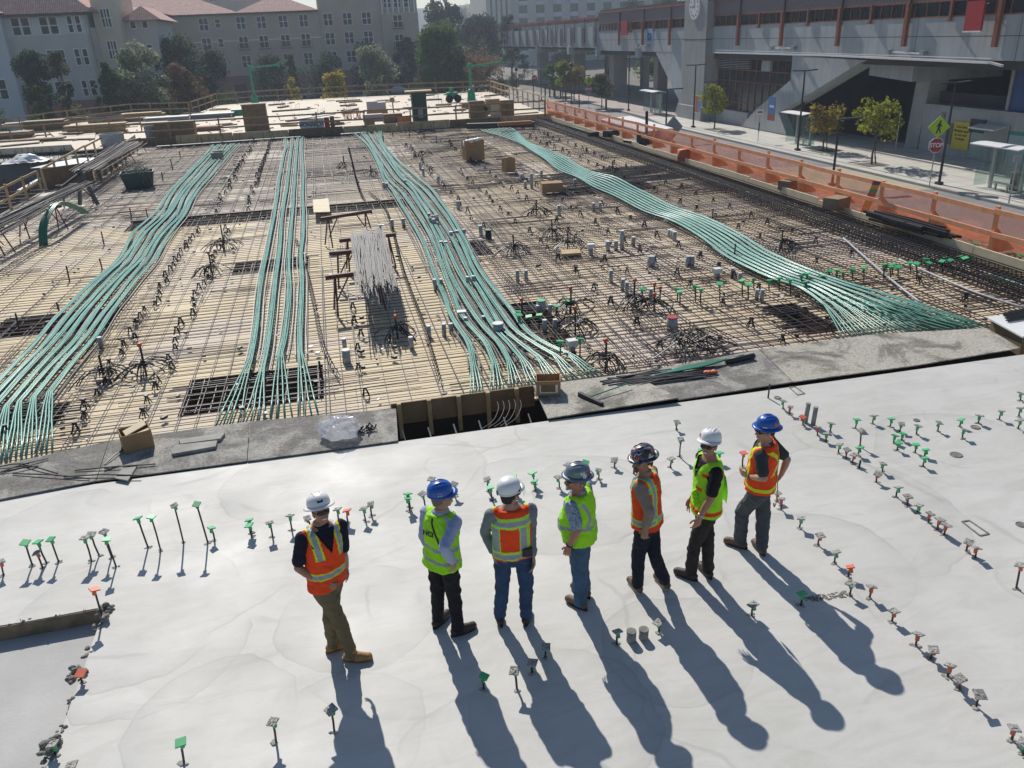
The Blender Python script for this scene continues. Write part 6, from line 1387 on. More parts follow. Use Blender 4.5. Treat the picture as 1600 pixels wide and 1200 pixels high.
# long beige block
by = 170; H = ZS
bt = thing('apartment_building', 'long beige apartment block with clay tile roof and rows of white windows', 'building', (0, by, H))
X0, X1 = -37, 2.0; zt = 11.4-H
b = MB(); b.box(X0, X1, 0, 16, 4.9, zt); b.build('wall', M['beige'], bt)
b = MB(); b.box(X0-.03, X1+20, -.03, 16, 0, 4.88); b.build('ground_storey', M['pinkbase'], bt)
b = MB(); hiproof(b, X0-4, -13, 0, 16, zt+.02, 3.3); b.build('roof', M['tile'], bt)
b = MB(); hiproof(b, -12.2, 1.2, 0, 16, zt+.02, 3.2); b.build('roof', M['tile'], bt)
b = MB(); b.box(X0-1, X1, -.9, -.05, zt-.25, zt); b.build('eave_board', M['eave'], bt)
b = MB(); b.box(2.02, 20.6, .5, 16, 4.9, 24); b.build('wall', M['beige'], bt)
b = MB(); b.box(13.6, 20.62, -.0, .48, 0, 14.6); b.build('corner_bay', M['beige'], bt)
b = MB()
for k in range(7): b.box(13.8+k*1.02, 14.05+k*1.02, -.05, .47, 14.62, 19)
b.box(13.5, 20.7, -.15, .47, 14.55, 14.62); b.build('corner_pilasters', M['trim'], bt)
b = MB(); b.box(-24, 1.98, -.02, -.002, 10.9, 11.05); b.build('belt_course', M['trim'], bt)
WR = [(9.7, [317, 375, 409, 442, 475, 514, 543, 573]), (6.4, [324, 380, 411, 445, 478, 517, 547, 577]), (3.1, [385, 415, 450, 483, 520, 550])]
cols_ = [-18.4, -15.6, -11.8, -8.0, -4.2, -.6]; 
for row, (zc, _) in enumerate(WR):
    for j, px in enumerate([322, 380, 412, 446, 478]):
        x = AY(px, 60, by).x; window(bt, x, zc-H-1.0, 1.5, 2.0, bars=1, rail=(row == 1 and j > 0))
    x = AY(344, 60, by).x; window(bt, x, zc-H-.6, .8, 1.4, bars=0)
    for px in (516, 546, 576): window(bt, AY(px, 60, by+.5).x, zc-H-1.0, 1.6, 2.0, y=.5)
for zc in (9.0, 5.6): window(bt, AY(623, 50, by).x, zc-H-1.1, 1.6, 2.1, rail=True)
for k in range(3): window(bt, 15+k*1.9, 15.6, 1.2, 1.6, y=.48, bars=0)
for x in (-14, -9, -4, 4, 8, 12, 17): 
    f = MB(); f.box(x-1.1, x+1.1, -.06, -.031, .1, 3.4); f.build('shopfront', M['dkglass'], bt)
b = MB()
for x in (-9, -4, 8): b.obox((x-1.3, -.05, 3.3), (2.6, 0, 0), (0, -1.0, -.5), (0, 0, .08))
b.build('awning', M['pinkbase'], bt)
# recessed left wing of the long block with bays and a roof behind
lw = thing('apartment_building', 'set back cream wing with arched bays between the two big apartment blocks', 'building', (-37, by-22, H))
b = MB(); b.box(-16, 6.2, 0, 30, 0, 15.6); b.build('wall', M['cream'], lw); b = MB(); hiproof(b, -16, 12.5, 0, 30, 15.62, 3.8); b.build('roof', M['tile'], lw)
b = MB(); b.box(6.22, 12.3, -.9, 20, 0, 15.6); b.build('round_bay', M['beige'], lw)
for z in (10.8, 7.4, 4.2):
    for x in (-6, -3.2, -.4, 2.6, 5): window(lw, x, z, 1.3, 2.3, bars=0)
    for x in (7.6, 9.2, 11.0): window(lw, x, z+.4, 1.0, 2.4, y=-.9, bars=1)
b = MB(); b.box(-8, 6.4, -1.3, -.06, 9.2, 9.5); b.build('balcony_slab', M['trim'], lw); b = MB()
for k in range(48): b.box(-8+k*.3, -7.94+k*.3, -1.25, -1.2, 9.5, 10.5)
b.box(-8, 6.4, -1.28, -1.18, 10.5, 10.6); b.build('balcony_rail', M['eave'], lw)
b = MB(); b.box(-30, 30, 48, 58, 0, 24); b.build('tall_rear_wall', M['greystucco'], lw)
for k in range(9): window(lw, -14+k*4.6, 19.0, 1.6, 2.4, y=48, bars=1)
# left block
lb = thing('apartment_building', 'nearest grey stucco block at the upper left with overhanging tile roof', 'building', (-31, 120, H)); zt = 10.5-H
b = MB(); b.box(-8, 3.6, 0, 14, 4.5, zt-2.5); b.build('wall', M['greystucco'], lb); b = MB(); b.box(-8, 3.62, -.05, 14, zt-2.49, zt); b.build('upper_wall', M['bluegrey'], lb); b = MB(); b.box(-8, 3.64, -.06, 14, 0, 4.48); b.build('ground_storey', M['pinkbase'], lb)
b = MB(); hiproof(b, -14, 4.2, 0, 26, zt+.02, 7.5, 1.0); b.build('roof', M['tile'], lb); b = MB(); b.box(-6, 4.9, -.95, -.08, zt-.28, zt); b.build('eave_board', M['eave'], lb)
b = MB(); b.box(-40, -5.4, -1.4, 14, 0, 14.88); b.build('end_wing', M['bluegrey'], lb); b = MB(); hiproof(b, -40, -5.6, -1.6, 40, 14.9, 7.5, .7); b.build('roof', M['tile'], lb)
b = MB(); b.box(4.3, 7.2, 2.4, 14, 6.2, 22); b.build('corner_tower', M['cream'], lb); b = MB(); b.box(4.3, 7.2, 2.45, 14, 0, 6.18); b.build('tower_base', M['pinkbase'], lb)
b = MB(); b.box(7.22, 11, 6, 20, 0, 13.7); b.build('rear_wall', M['greystucco'], lb); b = MB(); hiproof(b, 7.3, 11.5, 5.2, 20, 13.72, 1.8, .5); b.build('roof', M['tile'], lb)
b = MB(); b.box(3.66, 4.28, 1.8, 12, 0, 13.0); b.build('side_wall', M['greystucco'], lb)
for z, hh in ((12.4, 1.9), (8.6, 1.9), (4.9, 1.9)):
    for x in (-4.2, -3.1, -1.0, .1): window(lb, x, z, .85, hh, y=-.06, bars=0)
    for x in (2.0, 2.95): window(lb, x, z+.1, .5, hh-.1, y=-.06, bars=0)
    window(lb, 5.8, z+.6, 1.0, 2.1, y=2.4, bars=2)
    for x in (8.2, 9.7): window(lb, x, z+.4, .6, 1.7, y=6, bars=0)
for z in (9.4, 5.2): window(lb, -7.6, z, 1.8, 2.2, y=-1.4)
b = MB(); b.box(-1.5, 1.6, -.12, -.061, .2, 3.5); b.build('arch_opening', M['eave'], lb)
# far office tower
ft = thing('office_building', 'far pale office building with vertical window strips behind the viaduct', 'building', (60, 300, H))
b = MB(); b.box(0, 9, 0, 30, 0, 60); b.build('corner_wall', M['greystucco'], ft); b = MB(); b.box(9.02, 70, 2, 40, 0, 60); b.build('wall', M['greystucco'], ft)
for k in range(9):
    f = MB(); f.box(12+k*6.2, 15+k*6.2, 1.9, 1.99, 2, 58); fo = f.build('window_strip', M['dkglass'], ft)
    p = MB()
    for q in range(14): p.box(12+k*6.2, 15+k*6.2, 1.86, 1.895, 3+q*4, 4.4+q*4)
    p.build('spandrels', M['bluegrey'], fo)
for k in range(4): f = MB(); f.box(1.5+k*1.8, 2.1+k*1.8, -.08, -.01, 6, 54); f.build('window_strip', M['dkglass'], ft)
b2 = thing('office_building', 'second far office building partly behind the station roof', 'building', (150, 330, H)); b = MB(); b.box(0, 60, 0, 30, 0, 55); b.build('wall', M['bluegrey'], b2)
for k in range(10): f = MB(); f.box(3+k*5.6, 5.4+k*5.6, -.08, -.01, 2, 52); f.build('window_strip', M['dkglass'], b2)
g = G(1560, 125, ZS); wb = thing('low_building', 'sunlit white building seen through the gap beyond the low grey wall', 'building', (128, 150, H)); b = MB(); b.box(-14, 14, 0, 12, 0, 12); b.build('wall', M['trim'], wb); b = MB(); b.box(-14.4, 14.4, -.4, 12.4, 12.02, 12.6); b.build('roof', M['greystucco'], wb)
for k in range(6): window(wb, -11+k*4.4, 6, 2.2, 2.4)
lowh = thing('low_building', 'low pale flat roofed building seen between the dark trees', 'building', (39, 240, H)); b = MB(); b.box(-8, 8, 0, 8, 0, 7.5); b.build('wall', M['trim'], lowh); b = MB(); b.box(-8.3, 8.3, -.3, 8.3, 7.52, 8.1); b.build('roof', M['white'], lowh)
for k in range(4): window(lowh, -5+k*3.3, 3.8, 1.6, 1.8)
# hills
b = MB(); N = 60; vs = []; fs = []
for i in range(N+1):
    for j in range(7):
        x = -660+i*1420/N; u = j/6; h = (36+14*noise.noise(V((x/300, 1, 0)))+8*noise.noise(V((x/90, 3, 0))))*math.sin(u*math.pi/2); vs.append((x, 820+u*140, ZS-1+max(0, h)))
for i in range(N):
    for j in range(6): fs.append((i*7+j, (i+1)*7+j, (i+1)*7+j+1, i*7+j+1))
b.smooth = True; b.add(vs, fs); tag(b.build('hills', mat('wooded_hill', (.07, .085, .05, 1), .95, .4, .01)), kind='structure')

# ================================================================ TREES
LM = {}
def leaves(n):
    if n not in LM:
        c = {'dark': ((.020, .034, .022), (.045, .07, .04)), 'mid': ((.045, .075, .025), (.10, .15, .045)), 'pale': ((.10, .125, .08), (.21, .24, .155)), 'cypress': ((.028, .055, .018), (.085, .125, .03)), 'yellow': ((.19, .15, .02), (.36, .30, .04)),
             'lime': ((.09, .11, .018), (.22, .22, .035)), 'rust': ((.075, .05, .03), (.145, .085, .045)), 'olive': ((.06, .065, .04), (.12, .12, .065)), 'brown': ((.12, .085, .06), (.2, .135, .09)), 'golden': ((.13, .105, .03), (.24, .18, .04)), 'grey': ((.16, .18, .16), (.26, .27, .23))}[n]
        LM[n] = leaf_mat('leaves_'+n, (*[x*1.55 for x in c[0]], 1), (*[x*1.55 for x in c[1]], 1), .48)
    return LM[n]
M['bark'] = mat('tree_bark', (.10, .075, .055, 1), .9, .35, 6, bump=.4)
def tree(loc, H_, W_, leaf, lab, shape='round', trunk=.25, n=2200, grp=None, ls=None, gap=.0, seed=0, twin=False):
    rs = random.Random(seed*77+int(abs(loc[0])*10)); t = thing('tree', lab, 'tree', loc, 0, grp)
    th = H_*trunk; r0 = max(.06, H_*.014)
    b = MB(); top = V((rs.uniform(-.04, .04)*H_, 0, H_*.82))
    def limb(a, c, ra, rb): b.tube([a, (a+c)/2+V((rs.uniform(-.06, .06), rs.uniform(-.06, .06), 0))*((c-a).length), c], [ra, (ra+rb)/2, rb], 6)
    limb(V((0, 0, -.1)), V((0, 0, th)), r0*1.3, r0); limb(V((0, 0, th)), top, r0, r0*.2)
    if twin: limb(V((.35, 0, -.1)), V((.1, 0, th*1.1)), r0*.8, r0*.6)
    cl = []; nb = 34 if shape != 'cone' else 26
    for k in range(nb):
        u = rs.random()
        if shape == 'round': z = th+(H_-th)*(.08+.84*u); prof = math.sin(min(1, .12+.9*((z-th)/(H_-th)))*math.pi)**.6
        elif shape == 'cone': z = th+(H_-th)*(.03+.92*u); prof = max(.08, (1-(z-th)/(H_-th))**.75)*min(1, .45+(z-th)/(H_-th)*3)
        elif shape == 'vase': z = th+(H_-th)*(.1+.85*u); prof = .35+.65*math.sin(min(1, .1+.75*((z-th)/(H_-th)))*math.pi)
        else: z = th+(H_-th)*(.05+.9*u); prof = math.sin(min(1, .18+.8*((z-th)/(H_-th)))*math.pi)**.5
        a = rs.uniform(0, 2*math.pi); rr = W_/2*prof*rs.uniform(.3, .98)
        c = V((math.cos(a)*rr, math.sin(a)*rr, z)); s = W_*rs.uniform(.075, .21)*(1 if shape != 'cone' else (.55+.5*prof)); cl.append((c, s))
        if k % 2 == 0: q = V((0, 0, th))+(top-V((0, 0, th)))*min(1, max(0, (z-th)/(H_-th)-.12)); limb(q, c, r0*.4, r0*.1)
    b.smooth = True; b.build('trunk', M['bark'], t)
    b = MB(); ls = (ls*1.2 if ls else max(.12, W_*.052)); n = int(n*(1.7 if shape == 'round' else 2.4 if H_ > 6 else 1.3)); ls *= 1.0 if shape == 'round' or H_ < 6 else 1.3
    for k in range(n):
        c, s = cl[rs.randrange(len(cl))]; d = V((rs.gauss(0, 1), rs.gauss(0, 1), rs.gauss(0, .8))); d *= s*rs.random()**.33/max(1e-6, d.length)*1.15
        p = c+d; q = ls*rs.uniform(.55, 1.35)
        if shape == 'cone': a = V((rs.gauss(0, .6), rs.gauss(0, .6), rs.gauss(0, 1)+.8))
        else: a = V((rs.gauss(0, 1), rs.gauss(0, 1), rs.gauss(0, 1)))
        a.normalize(); e = a.cross(V((rs.gauss(0, 1), rs.gauss(0, 1), rs.gauss(0, 1)))).normalized()
        b.add([p-a*q*.5, p+e*q*.32, p+a*q*.6, p-e*q*.34], [(0, 1, 2, 3)])
    b.build('crown', leaves(leaf), t); return t
def tree_px(px, ptop, w, y, leaf, lab, z=ZS, **k):
    """tree at distance y whose top shows at (px, ptop) and whose crown is w px wide"""
    p = AY(px, ptop, y); dep = (p-CO).dot(CF); return tree(V((p.x, y, z)), p.z-z, w*dep/FPX, leaf, lab, **k)
TG = 'trees before the apartment blocks'
tree_px(44, 78, 60, 104, 'dark', 'tall dark columnar tree at the far left before the grey block', shape='oval', trunk=.06, n=4200, grp=TG, seed=1)
tree_px(84, 72, 58, 101, 'olive', 'thin brownish conifer right of the tall dark tree at far left', shape='cone', trunk=.08, n=2600, grp=TG, seed=2)
tree_px(58, 132, 58, 95, 'cypress', 'bright green rounded cypress at far left before the grey block', shape='cone', trunk=.03, n=4200, grp=TG, seed=3)
tree_px(-4, 168, 30, 92, 'cypress', 'green shrub cut by the left picture edge', shape='oval', trunk=.03, n=1200, grp=TG, seed=31)
tree_px(98, 165, 40, 100, 'rust', 'low rusty shrub between the left cypress and the arch', shape='oval', trunk=.03, n=1400, grp=TG, seed=32)
tree_px(163, 96, 66, 102, 'cypress', 'dark green cypress left of the pale olive tree', shape='cone', trunk=.03, n=4600, grp=TG, seed=4)
tree_px(146, 122, 24, 99, 'cypress', 'slim cypress in front of the dark green cypress', shape='cone', trunk=.03, n=1800, grp=TG, seed=41)
tree_px(212, 70, 92, 108, 'pale', 'big pale grey green olive tree in front of the cream wing', shape='round', trunk=.05, n=6500, grp=TG, seed=5)
tree_px(205, 112, 76, 104, 'pale', 'lower pale olive tree at the foot of the big pale one', shape='round', trunk=.03, n=4600, grp=TG, seed=51)
tree_px(272, 60, 100, 128, 'dark', 'wide dark tree behind the pale olive tree', shape='round', trunk=.08, n=5200, grp=TG, seed=6)
tree_px(322, 78, 72, 132, 'dark', 'dark tree right of the rust brown tree', shape='round', trunk=.08, n=3600, grp=TG, seed=61)
tree_px(278, 95, 62, 110, 'rust', 'rust brown loose tree right of the pale olive trees', shape='round', trunk=.05, n=3600, grp=TG, seed=7)
tree_px(308, 135, 60, 108, 'rust', 'low rusty bush behind the back railing at left', shape='round', trunk=.03, n=2200, grp=TG, seed=71)
tree_px(355, 136, 34, 112, 'mid', 'small green bush behind the back railing at left', shape='round', trunk=.03, n=1400, grp=TG, seed=72)
tree_px(418, 88, 60, 150, 'dark', 'dark street tree before the beige block, left of the brown conifer', trunk=.2, n=2600, grp=TG, seed=8)
tree_px(452, 84, 38, 142, 'olive', 'brownish conifer behind the first yellow tree', shape='cone', trunk=.05, n=2400, grp=TG, seed=9)
tree_px(453, 121, 46, 120, 'yellow', 'first small yellow tree from the left behind the back railing', shape='cone', trunk=.06, n=2200, grp='yellow trees behind the railing', seed=10)
tree_px(520, 114, 46, 119, 'yellow', 'second small yellow tree, bright gold, behind the back railing', shape='oval', trunk=.06, n=2300, grp='yellow trees behind the railing', seed=11)
tree_px(503, 84, 66, 152, 'dark', 'dark street tree before the beige block, between the yellow trees', trunk=.2, n=2800, grp=TG, seed=12)
tree_px(570, 68, 62, 155, 'dark', 'dark street tree behind the grey green tree', trunk=.2, n=2600, grp=TG, seed=13)
tree_px(580, 74, 66, 140, 'pale', 'grey green round tree before the beige block corner', trunk=.12, n=4600, grp=TG, seed=14)
tree_px(630, 52, 42, 168, 'dark', 'slim dark tree at the beige block corner', trunk=.1, n=2200, grp=TG, seed=15, shape='oval')
tree_px(684, 40, 88, 138, 'mid', 'biggest bright green round tree behind the railing', trunk=.04, n=8500, grp=TG, seed=16)
tree_px(668, 96, 44, 134, 'mid', 'lower green tree at the left foot of the biggest green tree', trunk=.03, n=4200, grp=TG, seed=17)
tree_px(742, 78, 84, 140, 'brown', 'bare looking brown bush tree right of the biggest green tree', trunk=.04, n=3800, ls=.25, grp=TG, seed=18)
tree_px(778, 118, 36, 138, 'olive', 'small olive bush right of the brown bush tree', trunk=.03, n=1600, grp=TG, seed=19)
tree_px(690, 6, 84, 215, 'dark', 'huge dark tree behind the biggest green tree', trunk=.1, n=6500, grp=TG, seed=20)
tree_px(676, -14, 30, 220, 'dark', 'left spiky top of a dark conifer rising at the top edge', shape='cone', trunk=.5, n=1200, grp=TG, seed=21); tree_px(697, -16, 20, 221, 'dark', 'right spiky top of a dark conifer rising at the top edge', shape='cone', trunk=.5, n=900, grp=TG, seed=22)
tree_px(752, 24, 78, 205, 'dark', 'dark round tree left of the viaduct end', trunk=.1, n=5200, grp=TG, seed=23); tree_px(796, 18, 40, 190, 'dark', 'dark tree touching the viaduct end', trunk=.15, n=3800, grp=TG, seed=24)
tree_px(726, 8, 48, 420, 'grey', 'hazy grey brown tree far behind between building and office tower', trunk=.1, n=2600, grp=TG, seed=25); tree_px(752, 14, 30, 430, 'grey', 'smaller hazy tree right of the far hazy one', trunk=.1, n=1600, grp=TG, seed=26)
tree_px(745, 58, 50, 180, 'dark', 'low dark tree in front of the pale flat roofed building', trunk=.1, n=3000, grp=TG, seed=27)
PG = 'young trees on the plaza and pavement'
for (bx, by_), px, pt, w, lf, lab, sd2 in (((865, 150), 864, 101, 32, 'mid', 'dense green young tree, first by the plaza bollards', 1), ((880, 157), 882, 95, 30, 'lime', 'yellow green young tree, second by the plaza bollards', 2), ((897, 157), 900, 101, 32, 'golden', 'golden young tree, third by the plaza bollards', 3),
                                         ((940, 169), 941, 117, 36, 'olive', 'olive brown young tree right of the far stop sign', 4), ((1116, 202), 1118, 134, 42, 'lime', 'yellow green young tree in front of the clock tower', 5), ((1286, 236), 1296, 161, 50, 'golden', 'golden young tree beside the middle bus shelter', 6), ((1362, 257), 1364, 158, 66, 'lime', 'largest lime green young tree before the dark underpass', 7)):
    g = G(bx, by_, ZW); h = ztop(g, px, pt); dep = (g-CO).dot(CF)
    tree(g, h, w*dep/FPX, lf, lab, 'vase' if sd2 > 4 else 'round', .34, 760 if sd2 > 4 else 1500, PG, seed=sd2+100, twin=sd2 > 5, ls=.23 if sd2 > 4 else .22)
    b = MB(); b.box(-.9, .9, -.9, .9, .006, .02); o = b.build('tree_pit', M['ground'], None, g); tag(o, None, None, kind='structure')
for i, (px, pt, w, y, lf, lab) in enumerate(((958, 105, 26, 150, 'mid', 'green shrub seen under the viaduct, left opening'), (1012, 92, 44, 170, 'mid', 'green trees seen through the right viaduct opening'), (805, 112, 26, 165, 'dark', 'dark round shrub at the far street corner'), (1050, 40, 90, 150, 'dark', ''), (1345, 122, 18, 0, '', ''), (818, 84, 22, 190, 'mid', 'green tree behind the first far viaduct pier'), (880, 80, 40, 260, 'mid', 'green trees far behind the viaduct'))):
    if lab: tree_px(px, pt, w, y, lf, lab, n=1500, trunk=.08, seed=200+i)
tree_px(1040, -6, 70, 200, 'dark', 'dark tree crown rising behind the station roof', trunk=.3, n=3000, seed=300); tree_px(985, -2, 50, 210, 'dark', 'smaller dark tree crown behind the station roof at left', trunk=.3, n=2000, seed=301)
g = AX(1545, 130, 66); tree(V((66, g.y, ZS)), 7.5, 5, 'lime', 'sunlit green tree seen through the gap above the low wall', n=1400, seed=302)
tree(V((118, 230, ZS)), 12, 14, 'mid', 'wide green tree behind the dark underpass', n=1500, seed=303)
# ================================================================ PEOPLE
def cloth_mat(name, c, var=.15, scale=9, rough=.85, bump=.35, bs=22):
    return mat(name, (*c, 1), rough, var, scale, bump=bump, bscale=bs, spec=.25)
def skin_mat(name, c):
    t = NT(name); vec = t.coord(); n = t.noise(vec, 14, 4)
    t.link(t.ramp(n, (.3, tuple(x*.85 for x in c)), (.7, (min(1, c[0]*1.12), c[1]*1.02, c[2]*.98))), t.b.inputs['Base Color']); t.b.inputs['Roughness'].default_value = .55
    t.b.inputs['Subsurface Weight'].default_value = .08; t.b.inputs['Subsurface Radius'].default_value = (.02, .008, .004); return t.m
HV = {'lime': cloth_mat('lime_fabric', (.36, .80, .025), .06, 5), 'orange': cloth_mat('orange_fabric', (.85, .075, .015), .06, 5), 'silver': cloth_mat('silver_reflective_tape', (.33, .36, .40), .1, 8, .45, .15),
      'yellow': cloth_mat('yellow_tape', (.68, .78, .02), .06, 5), 'limetrim': cloth_mat('lime_trim', (.45, .80, .08), .06, 5)}
def caps(b, p0, r0, p1, r1, n=12):
    p0, p1 = V(p0), V(p1); d = (p1-p0); L = d.length
    if L < 1e-5: return b.sphere(p0, r0, n, 8)
    d /= L; pts = []; rs = []
    for k in range(4): a = math.pi/2*(k/4); pts.append(p0-d*(r0*math.cos(a))); rs.append(max(1e-3, r0*math.sin(a)))
    pts.append(p0); rs.append(r0); pts.append(p1); rs.append(r1)
    for k in range(1, 5): a = math.pi/2*(k/4); pts.append(p1+d*(r1*math.sin(a))); rs.append(max(1e-3, r1*math.cos(a)))
    return b.tube(pts, rs, n)
def limb(b, pts, rs, n=12):
    for i in range(len(pts)-1): caps(b, pts[i], rs[i], pts[i+1], rs[i+1], n)
def loft(b, rings, n=24):
    vs = []; fs = []
    for c, rt, fr, rx, ry in rings:
        for k in range(n):
            t = 2*math.pi*k/n; cx, cy = math.cos(t), math.sin(t); e = .85
            vs.append(c+rt*(rx*math.copysign(abs(cx)**e, cx))+fr*(ry*math.copysign(abs(cy)**e, cy)))
    for i in range(len(rings)-1):
        for k in range(n): fs.append((i*n+k, i*n+(k+1) % n, (i+1)*n+(k+1) % n, (i+1)*n+k))
    fs.append(tuple(range(n))[::-1]); fs.append(tuple(range((len(rings)-1)*n, len(rings)*n))); return b.add(vs, fs)
def remesh(b, name, vox, sm=2, wr=0.0, wf=9.0, seed=0):
    """union of overlapping solids as one smooth skin; wr: cloth wrinkle depth"""
    me = b.mesh(name, []); o = bpy.data.objects.new(name, me); col.objects.link(o)
    m = o.modifiers.new('r', 'REMESH'); m.mode = 'VOXEL'; m.voxel_size = vox
    if sm: s = o.modifiers.new('s', 'SMOOTH'); s.iterations = sm; s.factor = .5
    dg = bpy.context.evaluated_depsgraph_get(); dg.update(); r = bpy.data.meshes.new_from_object(o.evaluated_get(dg)); bpy.data.objects.remove(o); bpy.data.meshes.remove(me)
    if wr:
        nn = [v.normal.copy() for v in r.vertices]
        for v, q in zip(r.vertices, nn):
            p = v.co*wf+V((seed*7, 0, 0)); p2 = V((p.x*1.2, p.y*1.2, p.z*1.15+p.x*.6)); k = noise.noise(p2)+.5*noise.noise(p2*2.1); v.co += q*(wr*(1.25*abs(k)-.12))
    r.name = name; return r
def put(me, name, mats, parent, origin, smooth=True):
    me.transform(Matrix.Translation(-origin))
    for m in (mats if isinstance(mats, list) else [mats]): me.materials.append(m)
    if smooth: me.polygons.foreach_set('use_smooth', [True]*len(me.polygons))
    me.update(); o = bpy.data.objects.new(name, me); col.objects.link(o); o.parent = parent; return o
def unit2(v): v = V((v[0], v[1], 0)); return v.normalized()
SHOE = {}
def hand(b, w, d, pn, side, curl=.35, s=1.0):
    """five fingers: w wrist, d direction of the hand, pn palm normal, side +1 when the thumb lies along +d x pn"""
    d = d.normalized(); pn = (pn-d*pn.dot(d)).normalized(); x = d.cross(pn)*side
    kn = []
    for i, (off, L) in enumerate(((.030, .088), (.010, .094), (-.011, .090), (-.030, .083))):
        k = w+d*(L*s)+x*off*s; kn.append(k); caps(b, w+x*off*.5*s+d*.01, .015*s, k, .0125*s, 8)
    caps(b, w+d*.03*s, .019*s, w+d*.065*s, .02*s, 8)
    for i, k in enumerate(kn):
        L = (.045, .050, .047, .037)[i]*s; c = curl*(1+.22*i); p = k; a = 0
        for j, f in enumerate((1.0, .68, .52)):
            a += c*(.8 if j == 0 else 1.0); q = p+(d*math.cos(a)+pn*math.sin(a)+x*(.10*(1.5-i)/1.5))*L*f; caps(b, p, (.0095-.0012*j)*s, q, (.0088-.0012*j)*s, 7); p = q
    p = w+d*.025*s+x*.022*s
    for L, dr in ((.042, d*.62+x*.68+pn*.25), (.034, d*.9+x*.3+pn*.35), (.026, d*.95+x*.05+pn*.4)): q = p+dr.normalized()*L*s; caps(b, p, .0115*s, q, .0098*s, 7); p = q

def person(cfg):
    J = {k: G(*v) for k, v in cfg['J'].items()}           # picture joint + its height above the slab
    tf, pf, hf = unit2(cfg['tf']), unit2(cfg['pf']), unit2(cfg['hf'])
    tr, pr_, hr = V((tf.y, -tf.x, 0)), V((pf.y, -pf.x, 0)), V((hf.y, -hf.x, 0))
    fm = (J['anR']+J['anL'])/2; py_ = .5*fm.y+.5*J['head'].y; q0 = (cfg['J']['pelvis'][0]-800)/FPX; b0 = V((0, py_, .94))-CO   # over the feet
    xx = (q0*b0.dot(CF)-b0.dot(CR))/(CR.x-q0*CF.x); J['pelvis'] = V((xx, py_, .94))
    Pv, Hd = J['pelvis'], J['head']; bel = cfg.get('belly', 0); wd = cfg.get('wide', 1.0)*1.06
    Nk = Pv+(Hd-Pv)*.70; Nk.z = Hd.z-.150; Nk += -tf*.015
    ax = Nk-Pv
    def sp(s): return Pv+ax*s
    def fr(s): f = (pf*(1-s)+tf*s).normalized(); return f, V((f.y, -f.x, 0))
    Sh = {}
    for sd_, sg in (('R', 1), ('L', -1)): Sh[sd_] = sp(.87)+tr*(.172*wd*sg)+V((0, 0, cfg.get('shz'+sd_, 0)))
    El, Wr = {}, {}
    for sd_, sg in (('R', 1), ('L', -1)):
        if 'el'+sd_ in J:
            El[sd_] = J['el'+sd_]; Wr[sd_] = J['wr'+sd_]
            for key, dct in (('el'+sd_, El), ('wr'+sd_, Wr)):
                if key in cfg.get('lat', {}):          # arm seen from the side: keep it this far out from the spine
                    d = ray(*cfg['J'][key][:2]); nn_ = tr*sg; q = sp(.5)+nn_*cfg['lat'][key]-CO; dct[sd_] = CO+d*(q.dot(nn_)/d.dot(nn_))
        else: El[sd_] = Sh[sd_]+tr*(sg*.05)-UP*.29-tf*.02; Wr[sd_] = El[sd_]-UP*.235+tf*.08+tr*sg*.01
        # keep arms human: shorten over-long segments
        for a, dct, L in ((Sh[sd_], El, .31), (None, Wr, .265)):
            o = a if a is not None else El[sd_]; v = dct[sd_]-o
            if v.length > L: dct[sd_] = o+v*(L/v.length)
            elif v.length < L*.8: dct[sd_] = o+v*(L*.8/max(.01, v.length))
    Hp = {'R': Pv+pr_*.088*wd-UP*.03, 'L': Pv-pr_*.088*wd-UP*.03}
    An = {'R': J['anR'], 'L': J['anL']}; Kn = {'R': J['knR'], 'L': J['knL']}
    To = {}
    for s in 'RL':
        tp = J['to'+s]; v = unit2(tp-An[s]); To[s] = V((An[s].x, An[s].y, 0))+v*.185
        m = (Hp[s]+An[s])/2; k = Kn[s]; dv = k-m
        if dv.length > .14: Kn[s] = m+dv*(.14/dv.length)
    origin = V(((An['R'].x+An['L'].x)/2, (An['R'].y+An['L'].y)/2, 0))
    t = thing('person', cfg['label'], 'person', origin, 0, 'workers standing in a line on the slab')
    # ---------- body: one continuous skin
    b = MB()
    def torso(b, e, s0, s1, shoulder=True, flare=0):
        R_ = []
        prof = [(-.22, .120, .095), (-.08, .150, .112), (.0, .156, .115), (.12, .150, .110+bel*.5), (.25, .144, .106+bel), (.42, .148, .110+bel*.8), (.58, .158, .116+bel*.3), (.72, .164, .116), (.84, .162, .104), (.91, .145, .09), (.97, .108, .076), (1.02, .072, .066), (1.08, .056, .06)]
        for s, rx, ry in prof:
            if s < s0-1e-6 or s > s1+1e-6: continue
            f, r = fr(min(1, max(0, s))); k = max(0, (.35-s))*flare
            R_.append((sp(s)+f*(bel*.6 if .1 < s < .5 else 0), r, f, rx*wd+e+k, ry+e+k))
        loft(b, R_)
    torso(b, 0, -.22, 1.08)
    caps(b, Nk-UP*.02, .058, Hd-UP*.07-hf*.005, .056)
    Mh = Matrix((hr, hf, UP)).transposed()                  # head axes: x right, y front, z up
    pit = Matrix.Rotation(cfg.get('pitch', .04), 3, hr); Mh = pit @ Mh
    def hp(x, y, z): return Hd+Mh@V((x, y, z))
    b.sphere(hp(0, -.012, .035), (.076, .096, .086), 20, 14, Mh); b.sphere(hp(0, .018, -.03), (.062, .076, .085), 18, 12, Mh)
    b.sphere(hp(0, .05, -.085), (.036, .036, .026), 12, 8, Mh)                      # chin
    caps(b, hp(0, .092, .0), .008, hp(0, .113, -.028), .0135, 8); b.sphere(hp(-.011, .1, -.03), .009, 8, 6); b.sphere(hp(.011, .1, -.03), .009, 8, 6)
    caps(b, hp(-.04, .078, .022), .012, hp(.04, .078, .022), .012, 8)                  # brow
